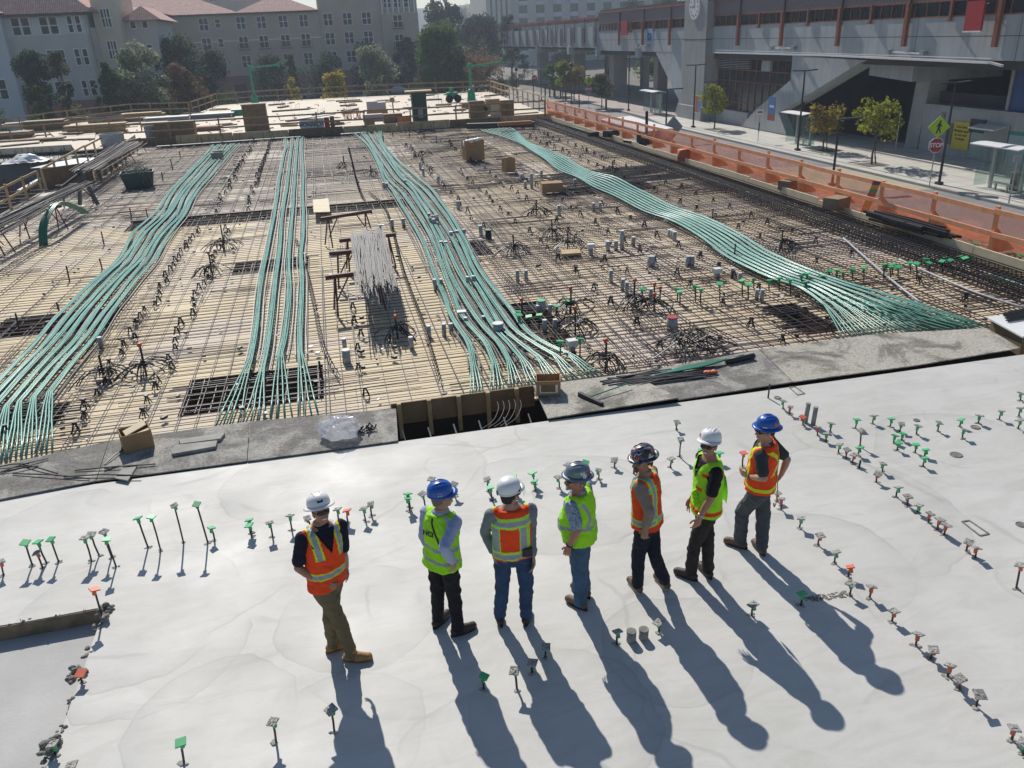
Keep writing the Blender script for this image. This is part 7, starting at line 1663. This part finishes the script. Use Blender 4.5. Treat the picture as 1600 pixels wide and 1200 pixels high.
    for s in (-1, 1):
        b.sphere(hp(s*.042, .068, -.022), (.02, .02, .018), 10, 6, Mh); b.sphere(hp(s*.075, -.005, -.012), (.011, .02, .032), 10, 8, Mh)
    b.sphere(hp(0, .092, -.058), (.024, .012, .008), 10, 6, Mh); b.sphere(hp(0, .09, -.07), (.02, .012, .008), 10, 6, Mh)
    for s, sg in (('R', 1), ('L', -1)):
        limb(b, [sp(.84)+tr*sg*.10, Sh[s], Sh[s]+(El[s]-Sh[s])*.5, El[s], El[s]+(Wr[s]-El[s])*.35, Wr[s]], [.068, .060, .050, .041, .043, .028])
        d = Wr[s]-El[s]; hd = cfg.get('hand'+s)
        hdir = (V(hd[0]) if hd else d.normalized()*.75-UP*.5); pn = V(hd[1]) if hd else -tr*sg
        hdir.normalize(); pn2 = (pn-hdir*pn.dot(hdir)).normalized(); thumb = tf+UP*.1
        hand(b, Wr[s]+d.normalized()*.012, hdir, pn2, 1 if hdir.cross(pn2).dot(V(hd[2]) if hd else thumb) > 0 else -1, hd[3] if hd else .32)
        limb(b, [Hp[s], Kn[s], Kn[s]+(An[s]-Kn[s])*.35, An[s]], [.075, .052, .054, .036]); caps(b, An[s]-UP*.03, .035, To[s]+UP*.04, .028)
    body = put(remesh(b, 'body', .0062, 1), 'body', cfg['skin'], t, origin)
    # ---------- shirt
    sh = cfg['shirt']; b = MB(); torso(b, .013, -.08 if not sh.get('tuck') else .0, .97); 
    for s, sg in (('R', 1), ('L', -1)):
        limb(b, [sp(.84)+tr*sg*.09, Sh[s], Sh[s]+(El[s]-Sh[s])*(.66 if sh['short'] else .5)], [.072, .068, .068 if sh['short'] else .060])
        if sh['short']: limb(b, [Sh[s]+(El[s]-Sh[s])*.6, Sh[s]+(El[s]-Sh[s])*.74], [.067, .066])
        else:
            e = .93 if not sh.get('rolled') else .55; limb(b, [Sh[s]+(El[s]-Sh[s])*.5, El[s], El[s]+(Wr[s]-El[s])*.4, El[s]+(Wr[s]-El[s])*e], [.060, .054, .050, .040])
    if sh.get('collar'):
        loft(b, [(sp(.96), tr, tf, .085, .08), (sp(1.02), tr, tf, .078, .076), (sp(1.045)-tf*.005, tr, tf, .072, .072)])
    put(remesh(b, 'shirt', .0095, 1, .012, 9, cfg['id']), 'shirt', sh['m'], t, origin)
    # ---------- trousers
    b = MB(); torso(b, .012, -.22, .12); lo = cfg.get('loose', 1)
    for s in 'RL':
        limb(b, [Hp[s]+UP*.02, Hp[s]+(Kn[s]-Hp[s])*.3, Kn[s], Kn[s]+(An[s]-Kn[s])*.4, An[s]+UP*.0], [.098*lo, .092*lo, .072*lo, .069*lo, .062*lo])
    me = remesh(b, 'trousers', .0095, 1, .017, 7, cfg['id']+3); put(me, 'trousers', cfg['pants'], t, origin)
    b = MB(); f, r = fr(0.05); loft(b, [(sp(.085), r, f, .158*wd+.022, .116+.022+bel*.3), (sp(.15), r, f, .156*wd+.022, .114+.022+bel*.4)]); o = put(remesh(b, 'belt', .0095, 1), 'belt', cfg.get('belt', M['black']), t, origin)
    # ---------- boots
    for s in 'RL':
        v = unit2(To[s]-An[s]); a0 = V((An[s].x, An[s].y, 0)); b = MB(); q = V((v.y, -v.x, 0))
        caps(b, An[s]+UP*.05, .056, An[s]-UP*.02, .054); caps(b, a0-v*.045+UP*.055, .045, a0+v*.06+UP*.058, .048); caps(b, a0+v*.04+UP*.06, .048, a0+v*.165+UP*.045, .04)
        caps(b, a0+v*.06+q*.012+UP*.045, .045, a0+v*.17-q*.008+UP*.042, .04)
        me = remesh(b, 'boot', .008, 1, .003, 30)
        for vv in me.vertices: vv.co.z = max(vv.co.z, .012)
        bo = put(me, 'boot', cfg['boots'], t, origin); b = MB(); pl = []
        for k in range(18):
            an = 2*math.pi*k/18; lx = math.cos(an); pl.append(a0-origin+v*(.058+.155*lx)+q*((.043+.008*lx)*math.sin(an)))
        b.prism([(p.x, p.y) for p in pl], 0.001, .03); b.build('sole', cfg.get('sole', M['black']), bo)
    # ---------- vest
    vs = cfg['vest']; b = MB(); hem = vs.get('hem', -.06)
    R_ = []
    for s, rx, ry in [(hem, .166, .128+bel*.4), (.1, .161, .125+bel*.6), (.25, .156, .122+bel), (.42, .156, .125+bel*.8), (.58, .160, .130+bel*.3), (.72, .158, .128), (.82, .150, .118), (.89, .140, .106), (.945, .122, .094), (.985, .092, .084)]:
        f, r = fr(max(0, min(1, s))); R_.append((sp(s)+f*(bel*.6 if .1 < s < .5 else 0), r, f, rx*wd+.020+vs.get('flare', .02)*max(0, .4-s), ry+.02+vs.get('flare', .02)*max(0, .4-s)))
    loft(b, R_, 30)
    for sg in (1, -1): caps(b, sp(.80)+tr*sg*.09, .086, sp(.875)+tr*sg*.122*wd, .074)
    me = remesh(b, 'vest', .0085, 1, .014, 7, cfg['id']+9)
    pol = []; kill = []
    import bmesh
    bm = bmesh.new(); bm.from_mesh(me)
    for fc in bm.faces:
        c = fc.calc_center_median(); s = (c-Pv).dot(ax)/ax.length_squared; f, r = fr(max(0, min(1, s))); dlt = c-sp(s); u, w = dlt.dot(r), dlt.dot(f)
        k = vs['pat'](s, u/wd, w, math.atan2(u, w))
        if k is None or (s < hem+.012 and abs(fc.normal.z) > .75): kill.append(fc)
        else: fc.material_index = k
    bmesh.ops.delete(bm, geom=kill, context='FACES'); bm.to_mesh(me); bm.free()
    vo = put(me, 'vest', [HV[x] for x in vs['mats']], t, origin)
    # ---------- hard hat
    h = cfg['hat']; C = hp(0, -.016, .068); b = MB(); b.smooth = True
    prof = [(.112, -.015), (.113, .0), (.112, .03), (.104, .065), (.085, .092), (.055, .110), (.02, .117), (.003, .118)]
    b.lathe(C, [(r_*1.0, z) for r_, z in prof], 28, 1.0, 1.14, Mh); ho = b.mesh('hard_hat', []); hat = put(ho, 'hard_hat', h['m'], t, origin)
    b = MB(); b.smooth = True; n = 36; vv = []; fs = []
    for k in range(n):
        an = 2*math.pi*k/n; cx, cy = math.cos(an), math.sin(an); w = (.040 if h['full'] else (.050*max(0, cy)**.7 if cy > 0 else .006)); 
        for rr, z in ((.110, .004), (.112+w, -.010-.1*w), (.112+w, -.016-.1*w), (.110, -.010)): vv.append(C+Mh@V((rr*cx, (rr*1.0+.0155*(1 if rr < .112 else 1))*cy, z)))
    for k in range(n):
        for j in range(4): a, c = k*4, ((k+1) % n)*4; fs.append((a+j, c+j, c+(j+1) % 4, a+(j+1) % 4))
    b.add(vv, fs); put(b.mesh('brim', []), 'brim', h['m'], hat, origin)
    if not h.get('climb'):
        b = MB(); b.smooth = True
        for xx in (-.035, 0, .035): b.tube([C+Mh@V((xx, .118*math.cos(q_), .113*math.sin(q_)+.004)) for q_ in [.5+i*.25 for i in range(9)]], [.002]+[.008]*7+[.002], 6)
        put(b.mesh('ridge', []), 'ridge', h['m'], hat, origin)
    for (an, el, sz, m_, shp) in h.get('badges', []):
        d = V((math.sin(an)*math.cos(el), math.cos(an)*math.cos(el), math.sin(el))); p0 = C+Mh@V((d.x*.114, d.y*.130, d.z*.119)); nrm = (Mh@V((d.x, d.y*.85, d.z))).normalized(); tx = UP.cross(nrm).normalized(); ty = nrm.cross(tx); b = MB()
        p0 += nrm*.001
        if shp == 'box': b.obox(p0-tx*sz[0]/2-ty*sz[1]/2, tx*sz[0], ty*sz[1], nrm*.004)
        else: b.tube([p0, p0+nrm*.004], sz[0]/2, 14)
        put(b.mesh('badge', []), 'badge', m_, hat, origin, False)
        if shp != 'box' or len(sz) < 3: continue
        o = text_obj('lettering', sz[2], sz[1]*.95, sz[3], hat, (0, 0, 0), (0, 0, 0), .9, .002, .0006); o.matrix_local = Matrix.Translation(p0+nrm*.0045-origin) @ Matrix((tx, ty, nrm)).transposed().to_4x4()
    # ---------- face things
    if cfg.get('shades', True):
        b = MB(); b.smooth = True; cl = cfg.get('shades') == 'clear'
        for s in (-1, 1):
            b.sphere(hp(s*.033, .097, .002), (.031, .012, .021), 12, 8, Mh); b.tube([hp(s*.06, .09, .008), hp(s*.08, .03, .008), hp(s*.08, -.02, .002)], .004, 5)
        b.tube([hp(-.02, .108, .008), hp(.02, .108, .008)], .004, 5)
        put(b.mesh('glasses', []), 'glasses', M['glass'] if cl else mat('dark_lenses', (.01, .01, .012, 1), .12, .1, 5, spec=.7), t, origin)
    if cfg.get('smile'):
        b = MB(); b.smooth = True; b.sphere(hp(0, .101, -.060), (.024, .006, .009), 12, 6, Mh); put(b.mesh('teeth', []), 'teeth', M['white'], t, origin)
    if cfg.get('beard'):
        b = MB(); limb(b, [hp(-.03, .098, -.047), hp(0, .106, -.043), hp(.03, .098, -.047)], [.008, .010, .008], 8); limb(b, [hp(-.034, .09, -.05), hp(-.03, .085, -.085), hp(0, .088, -.1), hp(.03, .085, -.085), hp(.034, .09, -.05)], [.008, .013, .017, .013, .008], 8)
        put(remesh(b, 'beard', .005, 1, .002, 60), 'beard', cfg['beard'], t, origin)
    if cfg.get('hair'):
        b = MB(); b.smooth = True; vv = []; fs = []; n1, n2 = 18, 8
        for i in range(n1+1):
            for j in range(n2+1):
                an = R(78)+(2*math.pi-R(156))*i/n1; z = .07-.135*j/n2*(1 if 3 < i < n1-3 else .72); rr = 1-.10*max(0, -(z+.01))/.06
                vv.append(hp(.0815*math.sin(an)*rr, (.10*math.cos(an)-.014)*rr, z))
        for i in range(n1):
            for j in range(n2): fs.append((i*(n2+1)+j, i*(n2+1)+j+1, (i+1)*(n2+1)+j+1, (i+1)*(n2+1)+j))
        b.add(vv, fs); put(b.mesh('hair', []), 'hair', cfg['hair'], t, origin)
    for ex in cfg.get('extra', []): ex(dict(t=t, o=origin, sp=sp, tr=tr, tf=tf, hp=hp, Wr=Wr, El=El, Sh=Sh, Mh=Mh, Pv=Pv, Kn=Kn))
    return t

def strap(pts, r, m, name, fl=.4):
    def f(k):
        P = smooth([k['sp'](s)+k['tr']*u+k['tf']*w for s, u, w in pts], 5); b = MB(); b.smooth = True; b.tube(P, r, 6, True, fl); put(b.mesh(name, []), name, m, k['t'], k['o'])
    return f
def wristband(side, m, name='wristwatch'):
    def f(k):
        a, c = k['El'][side], k['Wr'][side]; d = (c-a).normalized(); b = MB(); b.smooth = True; b.tube([c-d*.03, c-d*.008], .036, 12); put(b.mesh(name, []), name, m, k['t'], k['o'])
    return f
def collarv(k): pass
def backtext(s_, size, at, m):
    def f(k):
        p = k['sp'](at)-k['tf']*.160; o = text_obj('lettering', s_, size, m, k['t'], (0, 0, 0), (0, 0, 0), 1, .003, .001); z = (-k['tf']+UP*.12).normalized(); x = k['tr']; y = z.cross(x); o.matrix_local = Matrix.Translation(p-k['o']+x*-.04) @ Matrix((x, y, z)).transposed().to_4x4()
    return f
def band(x, c, w): return abs(x-c) < w
def vopen(u, w, s, d=.72, k=.30): return w > 0 and s > d and abs(u) < (s-d)*k
# vest patterns: s runs 0 pelvis .. 1 neck, u sideways, w front; return material slot or None for an opening
def pat1(s, u, w, a):
    if vopen(u, w, s, .58, .22): return None
    if band(s, .21, .058): return 1 if band(s, .21, .036) else 2
    if s > .50 and band(abs(u), .105, .036): return 1 if band(abs(u), .105, .020) else 2
    if .50 < s < .55 and band(abs(u), .105, .036) and w > 0: return 2
    return 0
def pat2(s, u, w, a):
    if vopen(u, w, s, .7, .3): return None
    if band(s, .10, .032) or band(s, .34, .034): return 1
    return 0
def pat3(s, u, w, a):
    if w < 0:
        if s < .03: return 3
        if band(s, .10, .045): return 1
        if s < .20: return 2
        if s > .90: return 3
        if band(s, .80, .042): return 1
        if s > .70: return 2
        if band(u, -.035, .082): return 3
        if band(u, .085, .028) or band(u, -.150, .024): return 1
        if u > .145: return 3
        return 2
    if vopen(u, w, s, .6, .3): return None
    if band(s, .10, .05): return 1
    return 0 if abs(u) > .05 else 3
def pat4(s, u, w, a):
    if vopen(u, w, s, .72, .34): return None
    q = s+.10*math.cos(a*2)*.4
    if band(q, .36, .036): return 1
    if .36 < s < .92 and band(abs(u), .118-.05*math.sin((s-.36)*5.5)*.6, .017): return 1
    return 0
def pat5(s, u, w, a):
    if vopen(u, w, s, .68, .3): return None
    if band(s, .13, .065): return 1 if band(s, .13, .040) and not band(abs(u), .10, .014) else 2
    if s > .19 and band(abs(u), .098, .034): return 1 if band(abs(u), .098, .019) else 2
    if band(s, .80, .05) and abs(u) > .04 and w < 0: return 1 if band(s, .80, .028) else 2
    return 0
def pat6(s, u, w, a):
    if vopen(u, w, s, .62, .24): return None
    if band(s, .07, .036): return 1
    if w > 0 and band(s, .5, .035) and .05 < abs(u) < .14: return 1
    if band(s, .79, .035) and abs(u) > .11: return 1
    return 0
def pat7(s, u, w, a):
    if vopen(u, w, s, .66, .3): return None
    if band(s, .12, .034): return 1
    if w < 0 and .40 < s < .94 and (abs(u-(s-.66)*.42) < .026 or abs(u+(s-.66)*.42) < .026): return 1
    if w > 0 and s > .2 and band(abs(u), .10, .022): return 1
    return 0
sk1, sk2, sk3 = skin_mat('tanned_skin', (.36, .19, .12)), skin_mat('fair_skin', (.46, .27, .19)), skin_mat('ruddy_skin', (.40, .20, .13))
hatw = mat('white_hat_shell', (.78, .78, .77, 1), .32, .04, 5); hatb = mat('blue_hat_shell', (.015, .10, .42, 1), .3, .05, 5); hatg = mat('grey_hat_shell', (.15, .20, .25, 1), .35, .25, 20)
def sticker_mat():
    t = NT('stickered_shell'); vec = t.coord(); vo = t.new('ShaderNodeTexVoronoi'); vo.inputs['Scale'].default_value = 30; t.link(vec, vo.inputs['Vector']); sp_ = t.new('ShaderNodeSeparateColor'); t.link(vo.outputs['Color'], sp_.inputs[0])
    c = t.ramp(sp_.outputs[0], (.0, (.02, .02, .025)), (.34, (.04, .03, .03)), (.42, (.20, .13, .11)), (.56, (.26, .08, .07)), (.66, (.45, .44, .43)), (.80, (.55, .54, .53)), (.86, (.04, .06, .15))); t.n[-1].color_ramp.interpolation = 'CONSTANT' if False else 'LINEAR'
    t.link(c, t.b.inputs['Base Color']); t.b.inputs['Roughness'].default_value = .3; return t.m
def floral_mat():
    t = NT('blue_floral_cloth'); vec = t.coord(); n = t.noise(vec, 26, 3, .6, 2.0)
    t.link(t.ramp(n, (.38, (.05, .08, .14)), (.48, (.22, .30, .42)), (.56, (.40, .45, .50)), (.64, (.10, .14, .22))), t.b.inputs['Base Color']); t.b.inputs['Roughness'].default_value = .85; return t.m
hats = sticker_mat()
stk = [mat('sticker_%s' % n, (*c, 1), .5, .1, 9) for n, c in (('white', (.6, .6, .6)), ('black', (.02, .02, .02)), ('red', (.4, .05, .05)), ('green', (.2, .5, .1)), ('blue', (.05, .12, .35)))]
denim = cloth_mat('blue_denim', (.035, .07, .145), .35, 5); denim2 = cloth_mat('mid_blue_denim', (.06, .12, .20), .35, 5); greyj = cloth_mat('grey_denim', (.075, .085, .095), .35, 5)
khaki = cloth_mat('khaki_cotton', (.16, .125, .068), .2, 5); blk = cloth_mat('black_cotton', (.014, .014, .018), .3, 6); dkn = cloth_mat('dark_navy_cotton', (.014, .017, .026), .3, 6); dkb = cloth_mat('dark_brown_work_cloth', (.035, .028, .027), .35, 6)
bt_tan = mat('tan_leather', (.38, .20, .075, 1), .7, .25, 14, bump=.3); bt_br = mat('brown_leather', (.15, .085, .055, 1), .65, .35, 14, bump=.3); bt_dk = mat('dark_leather', (.04, .026, .02, 1), .6, .35, 14, bump=.3)
hairk = mat('dark_hair', (.02, .015, .012, 1), .7, .3, 40, bump=.5); hairg = mat('grey_hair', (.16, .14, .12, 1), .7, .3, 40, bump=.5); beardg = mat('grey_beard', (.30, .27, .24, 1), .8, .3, 60, bump=.5)
def dn(*a): return V(a)
person(dict(id=1, label='man in an orange vest and khaki trousers, leftmost, smiling at the camera', skin=sk1, wide=1.06,
    J=dict(head=(501, 799, 1.69), pelvis=(511, 923, .96), shR=(483, 838, 1.43), shL=(527, 829, 1.43), elR=(465, 893, 1.13), wrR=(503, 911, 1.0), elL=(537, 868, 1.14), wrL=(541, 885, .93), knR=(530, 969, .5), anR=(549, 1021, .09), toR=(580, 1031, 0), knL=(513, 972, .5), anL=(521, 1005, .09), toL=(556, 1001, 0)),
    tf=(.30, -.95), pf=(.75, -.65), hf=(.30, -1), pitch=.32, shirt=dict(m=cloth_mat('navy_polo', (.012, .014, .028), .3), short=True, collar=True), pants=khaki, boots=bt_tan, sole=mat('gum_sole', (.2, .1, .05, 1)), loose=.98,
    handR=(dn(.85, -.25, -.35), dn(.1, .8, -.2), dn(0, 0, 1), .35), vest=dict(mats=['orange', 'silver', 'yellow'], pat=pat1, hem=-.06), hat=dict(m=hatw, full=True, badges=[(.06, .42, (.055, .024), stk[1], 'box')]), smile=True, hair=hairk))
person(dict(id=2, lat=dict(elR=.27, wrR=.24), label='man in a lime vest, pale blue shirt and blue hard hat, facing right', skin=sk2,
    J=dict(head=(691, 777, 1.66), pelvis=(691, 884, .95), shR=(692, 818, 1.42), elR=(694, 856, 1.13), wrR=(712, 886, .93), knR=(709, 929, .5), anR=(716, 980, .09), toR=(742, 981, 0), knL=(684, 922, .5), anL=(684, 966, .09), toL=(704, 958, 0)),
    tf=(.72, .68), pf=(.8, .5), hf=(1, .12), shirt=dict(m=cloth_mat('pale_blue_oxford', (.36, .42, .58), .08), short=False, collar=True), pants=blk, boots=bt_dk, vest=dict(mats=['lime', 'silver'], pat=pat2, hem=-.10, flare=.05),
    hat=dict(m=hatb, full=False, badges=[(1.75, .25, (.052, .03, 'NCI', M['blue']), stk[0], 'box')]), hair=hairg, shades='clear', extra=[strap([(.98, -.02, -.10), (.85, .0, -.142), (.6, .07, -.158), (.35, .13, -.14), (.2, .175, -.07)], .010, M['black'], 'radio_strap'), backtext('NCI', .075, .66, M['black'])]))
def chin_strap(k):
    b = MB(); b.smooth = True
    for s in (-1, 1): b.tube([k['hp'](s*.086, .01, .04), k['hp'](s*.08, .03, -.05), k['hp'](0, .07, -.115)], .006, 5)
    put(b.mesh('chin_strap', []), 'chin_strap', mat('red_black_strap', (.12, .03, .03, 1), .7), k['t'], k['o'])
    b = MB(); b.smooth = True; b.sphere(k['hp'](.105, .01, .045), (.02, .03, .03), 10, 6, k['Mh']); b.sphere(k['hp'](-.105, .01, .045), (.02, .03, .03), 10, 6, k['Mh']); put(b.mesh('visor_clip', []), 'visor_clip', M['black'], k['t'], k['o'])
    b = MB(); b.smooth = True; vv = []; fs = []
    for i in range(13):
        an = R(-75)+R(150)*i/12
        for j in range(4): vv.append(k['hp']((.128+.006*j)*math.sin(an), (.15+.012*j)*math.cos(an)-.01, .10-.035*j))
    for i in range(12):
        for j in range(3): fs.append((i*4+j, i*4+j+1, (i+1)*4+j+1, (i+1)*4+j))
    b.add(vv, fs); put(b.mesh('clear_visor', []), 'clear_visor', M['glass'], k['t'], k['o'])
    b = MB(); p = k['Pv']+k['tr']*.13-k['tf']*.14+UP*.03; b.cbox(p, .1, .05, .09, math.atan2(k['tr'].y, k['tr'].x)); put(b.mesh('tool_pouch', []), 'tool_pouch', M['black'], k['t'], k['o'], False)
person(dict(id=3, label='man seen from behind in grey sleeves, orange and lime vest and white helmet', skin=sk2, wide=1.10,
    J=dict(head=(797, 771, 1.66), pelvis=(801, 868, .95), shL=(765, 799, 1.43), shR=(820, 801, 1.43), elL=(757, 833, 1.14), wrL=(768, 857, 1.0), elR=(829, 836, 1.13), wrR=(833, 865, .94), knL=(785, 916, .5), anL=(781, 962, .09), toL=(774, 940, 0), knR=(822, 916, .5), anR=(822, 961, .09), toR=(830, 942, 0)),
    tf=(.08, 1), pf=(.05, 1), hf=(.80, .6), shirt=dict(m=cloth_mat('grey_fleece', (.19, .21, .235), .15), short=False), pants=denim, boots=bt_dk, vest=dict(mats=['lime', 'silver', 'limetrim', 'orange'], pat=pat3, hem=-.02),
    hat=dict(m=hatw, full=False, climb=True, badges=[(3.5, .0, (.03, .05), stk[1], 'box')]), hair=hairk, extra=[chin_strap]))
person(dict(id=4, lat=dict(elL=.27, wrL=.24), label='heavy man in a lime vest and blue floral shirt with a grey hat', skin=sk3, belly=.05, wide=1.12,
    J=dict(head=(900, 749, 1.66), pelvis=(906, 853, .95), shL=(908, 787, 1.42), elL=(902, 828, 1.13), wrL=(889, 853, .94), knL=(905, 893, .5), anL=(907, 939, .09), toL=(881, 935, 0), knR=(908, 885, .5), anR=(913, 920, .09), toR=(886, 912, 0)),
    tf=(-.78, .62), pf=(-.85, .5), hf=(-1, .05), shirt=dict(m=floral_mat(), short=True, collar=True), pants=denim2, boots=bt_br, loose=1.12, vest=dict(mats=['lime', 'silver'], pat=pat4, hem=-.04), hat=dict(m=hatg, full=True, badges=[(-1.75, .42, (.05, .035), stk[0], 'box'), (-1.9, .12, (.04, .05), stk[0], 'box'), (-1.2, .5, (.05,), stk[3], 'disc'), (-2.4, .3, (.04, .03), stk[2], 'box')]), beard=beardg, hair=hairg, extra=[wristband('L', M['black'])]))
person(dict(id=5, lat=dict(elL=.27, wrL=.25), label='man in an orange vest, tan shirt and black sticker covered hat', skin=sk1,
    J=dict(head=(1004, 720, 1.68), pelvis=(1011, 827, .96), shL=(1016, 760, 1.44), elL=(1015, 799, 1.14), wrL=(1009, 825, .94), knL=(998, 867, .5), anL=(996, 913, .09), toL=(978, 901, 0), knR=(1023, 867, .5), anR=(1039, 907, .09), toR=(1019, 896, 0)),
    tf=(-.74, .66), pf=(-.75, .6), hf=(-1, -.02), pitch=-.18, shirt=dict(m=cloth_mat('tan_work_shirt', (.25, .20, .16), .12), short=False, rolled=False), pants=dkn, boots=bt_br, sole=mat('pale_sole', (.4, .36, .3, 1)), vest=dict(mats=['orange', 'silver', 'limetrim'], pat=pat5, hem=-.06, flare=.04),
    hat=dict(m=hats, full=True, badges=[(-.9, .75, (.055,), stk[0], 'disc'), (-1.5, .3, (.055, .03), stk[1], 'box'), (-1.9, .15, (.06, .02), stk[0], 'box'), (-2.3, .45, (.05, .035), stk[2], 'box'), (-.8, .25, (.04,), stk[2], 'disc')]), beard=mat('short_beard', (.10, .065, .05, 1), .8), hair=hairk, shades='clear', extra=[wristband('L', M['white'], 'glove_cuff')]))
def flap(k):
    b = MB(); b.smooth = True; p = k['sp'](.42)-k['tf']*.145; vs_ = []; fs = []
    for i in range(9):
        for j in range(5): vs_.append(p+k['tr']*(-.1+.2*j/4)+UP*(.16-.34*i/8)-k['tf']*(.012+.035*math.sin(i/8*2.2))+V((0, 0, .01*math.sin(j*2))))
    for i in range(8):
        for j in range(4): fs.append((i*5+j, (i+1)*5+j, (i+1)*5+j+1, i*5+j+1))
    b.add(vs_, fs); put(b.mesh('vest_back_flap', []), 'vest_back_flap', HV['lime'], k['t'], k['o'])
    b = MB(); b.smooth = True
    for q in range(4): c = k['sp'](.40-.06*q)+k['tf']*.165-k['tr']*(.06+.02*q); b.sphere(c, (.035, .03, .04), 8, 6)
    put(b.mesh('vest_pocket', []), 'vest_pocket', HV['lime'], k['t'], k['o'])
    b = MB(); b.cbox(k['sp'](.70)+k['tf']*.15-k['tr']*.02, .03, .03, .07); put(b.mesh('clip_mic', []), 'clip_mic', M['black'], k['t'], k['o'], False)
person(dict(id=6, lat=dict(elL=.27, wrL=.25), label='smiling man in a lime vest with orange bands over a black shirt, white hard hat', skin=sk3, wide=1.04,
    J=dict(head=(1108, 696, 1.72), pelvis=(1103, 804, .98), shL=(1113, 745, 1.45), elL=(1110, 780, 1.14), wrL=(1094, 807, .95), knL=(1086, 848, .5), anL=(1079, 894, .09), toL=(1050, 893, 0), knR=(1106, 844, .5), anR=(1106, 889, .09), toR=(1089, 881, 0)),
    tf=(-.93, .05), pf=(-.9, .2), hf=(-.72, -.68), pitch=.22, shirt=dict(m=cloth_mat('black_tee', (.014, .014, .017), .3), short=True), pants=dkb, boots=bt_dk, vest=dict(mats=['lime', 'orange'], pat=pat6, hem=-.03, flare=.05),
    hat=dict(m=hatw, full=False, badges=[(1.0, .35, (.04,), stk[2], 'disc'), (1.6, .3, (.03, .03), stk[4], 'box')]), smile=True, hair=hairk, extra=[flap, wristband('L', M['steel'])]))
def lanyard(k):
    P = [k['sp'](.93)-k['tf']*.10+k['tr']*.04, k['sp'](.75)-k['tf']*.152+k['tr']*.04, k['sp'](.3)-k['tf']*.158+k['tr']*.05, k['sp'](.0)-k['tf']*.18+k['tr']*.06, k['sp'](-.35)-k['tf']*.19+k['tr']*.07, k['sp'](-.5)-k['tf']*.18+k['tr']*.05, k['sp'](-.4)-k['tf']*.17+k['tr']*.03]
    b = MB(); b.smooth = True; b.tube(smooth(P, 5), .011, 6, True, .5); put(b.mesh('lanyard', []), 'lanyard', mat('yellow_webbing', (.36, .34, .03, 1), .8), k['t'], k['o'])
person(dict(id=7, lat=dict(elL=.31, wrL=.13), label='rightmost man in an orange vest, blue brimmed hat and grey jeans', skin=sk2, wide=1.12, belly=.02,
    J=dict(head=(1196, 673, 1.68), pelvis=(1188, 764, .97), shL=(1192, 712, 1.43), elL=(1193, 745, 1.16), wrL=(1169, 744, 1.10), shR=(1222, 696, 1.43), elR=(1234, 722, 1.2), wrR=(1222, 738, 1.06), knL=(1160, 798, .53), anL=(1157, 845, .09), toL=(1130, 846, 0), knR=(1193, 804, .5), anR=(1190, 853, .09), toR=(1172, 842, 0)),
    tf=(-.74, .66), pf=(-.85, .45), hf=(-1, .02), shirt=dict(m=cloth_mat('charcoal_tee', (.05, .05, .058), .2), short=True, collar=True), pants=greyj, boots=bt_br, loose=1.12, vest=dict(mats=['orange', 'yellow'], pat=pat7, hem=-.02, flare=.04), handL=(dn(-.35, .65, .05), dn(.75, .5, 0), dn(0, 0, 1), .35),
    handR=(dn(-.4, .3, -.6), dn(-.6, -.1, .1), dn(-.5, .5, 0), .3), hat=dict(m=hatb, full=True, badges=[(-1.9, .35, (.045,), mat('sticker_orange', (.5, .16, .05, 1), .5), 'disc'), (-2.5, .4, (.03,), stk[3], 'disc'), (-.9, .15, (.05, .012), stk[0], 'box')]), hair=hairk, extra=[lanyard, wristband('L', M['black'])]))
# ---------------- haze
b = MB(); b.box(-720, 820, -115, 1015, -7, 66)
hz = tag(b.build('haze', None or mat('haze_air', (1, 1, 1, 1))), kind='stuff')
hm = hz.data.materials[0]; nt = hm.node_tree
for n in list(nt.nodes): nt.nodes.remove(n)
o_ = nt.nodes.new('ShaderNodeOutputMaterial'); pv = nt.nodes.new('ShaderNodeVolumePrincipled'); pv.inputs['Color'].default_value = (.74, .86, 1.0, 1); pv.inputs['Density'].default_value = .00058; pv.inputs['Anisotropy'].default_value = .3
nt.links.new(pv.outputs[0], o_.inputs['Volume']); hm.cycles.homogeneous_volume = True if hasattr(hm, 'cycles') and hasattr(hm.cycles, 'homogeneous_volume') else None
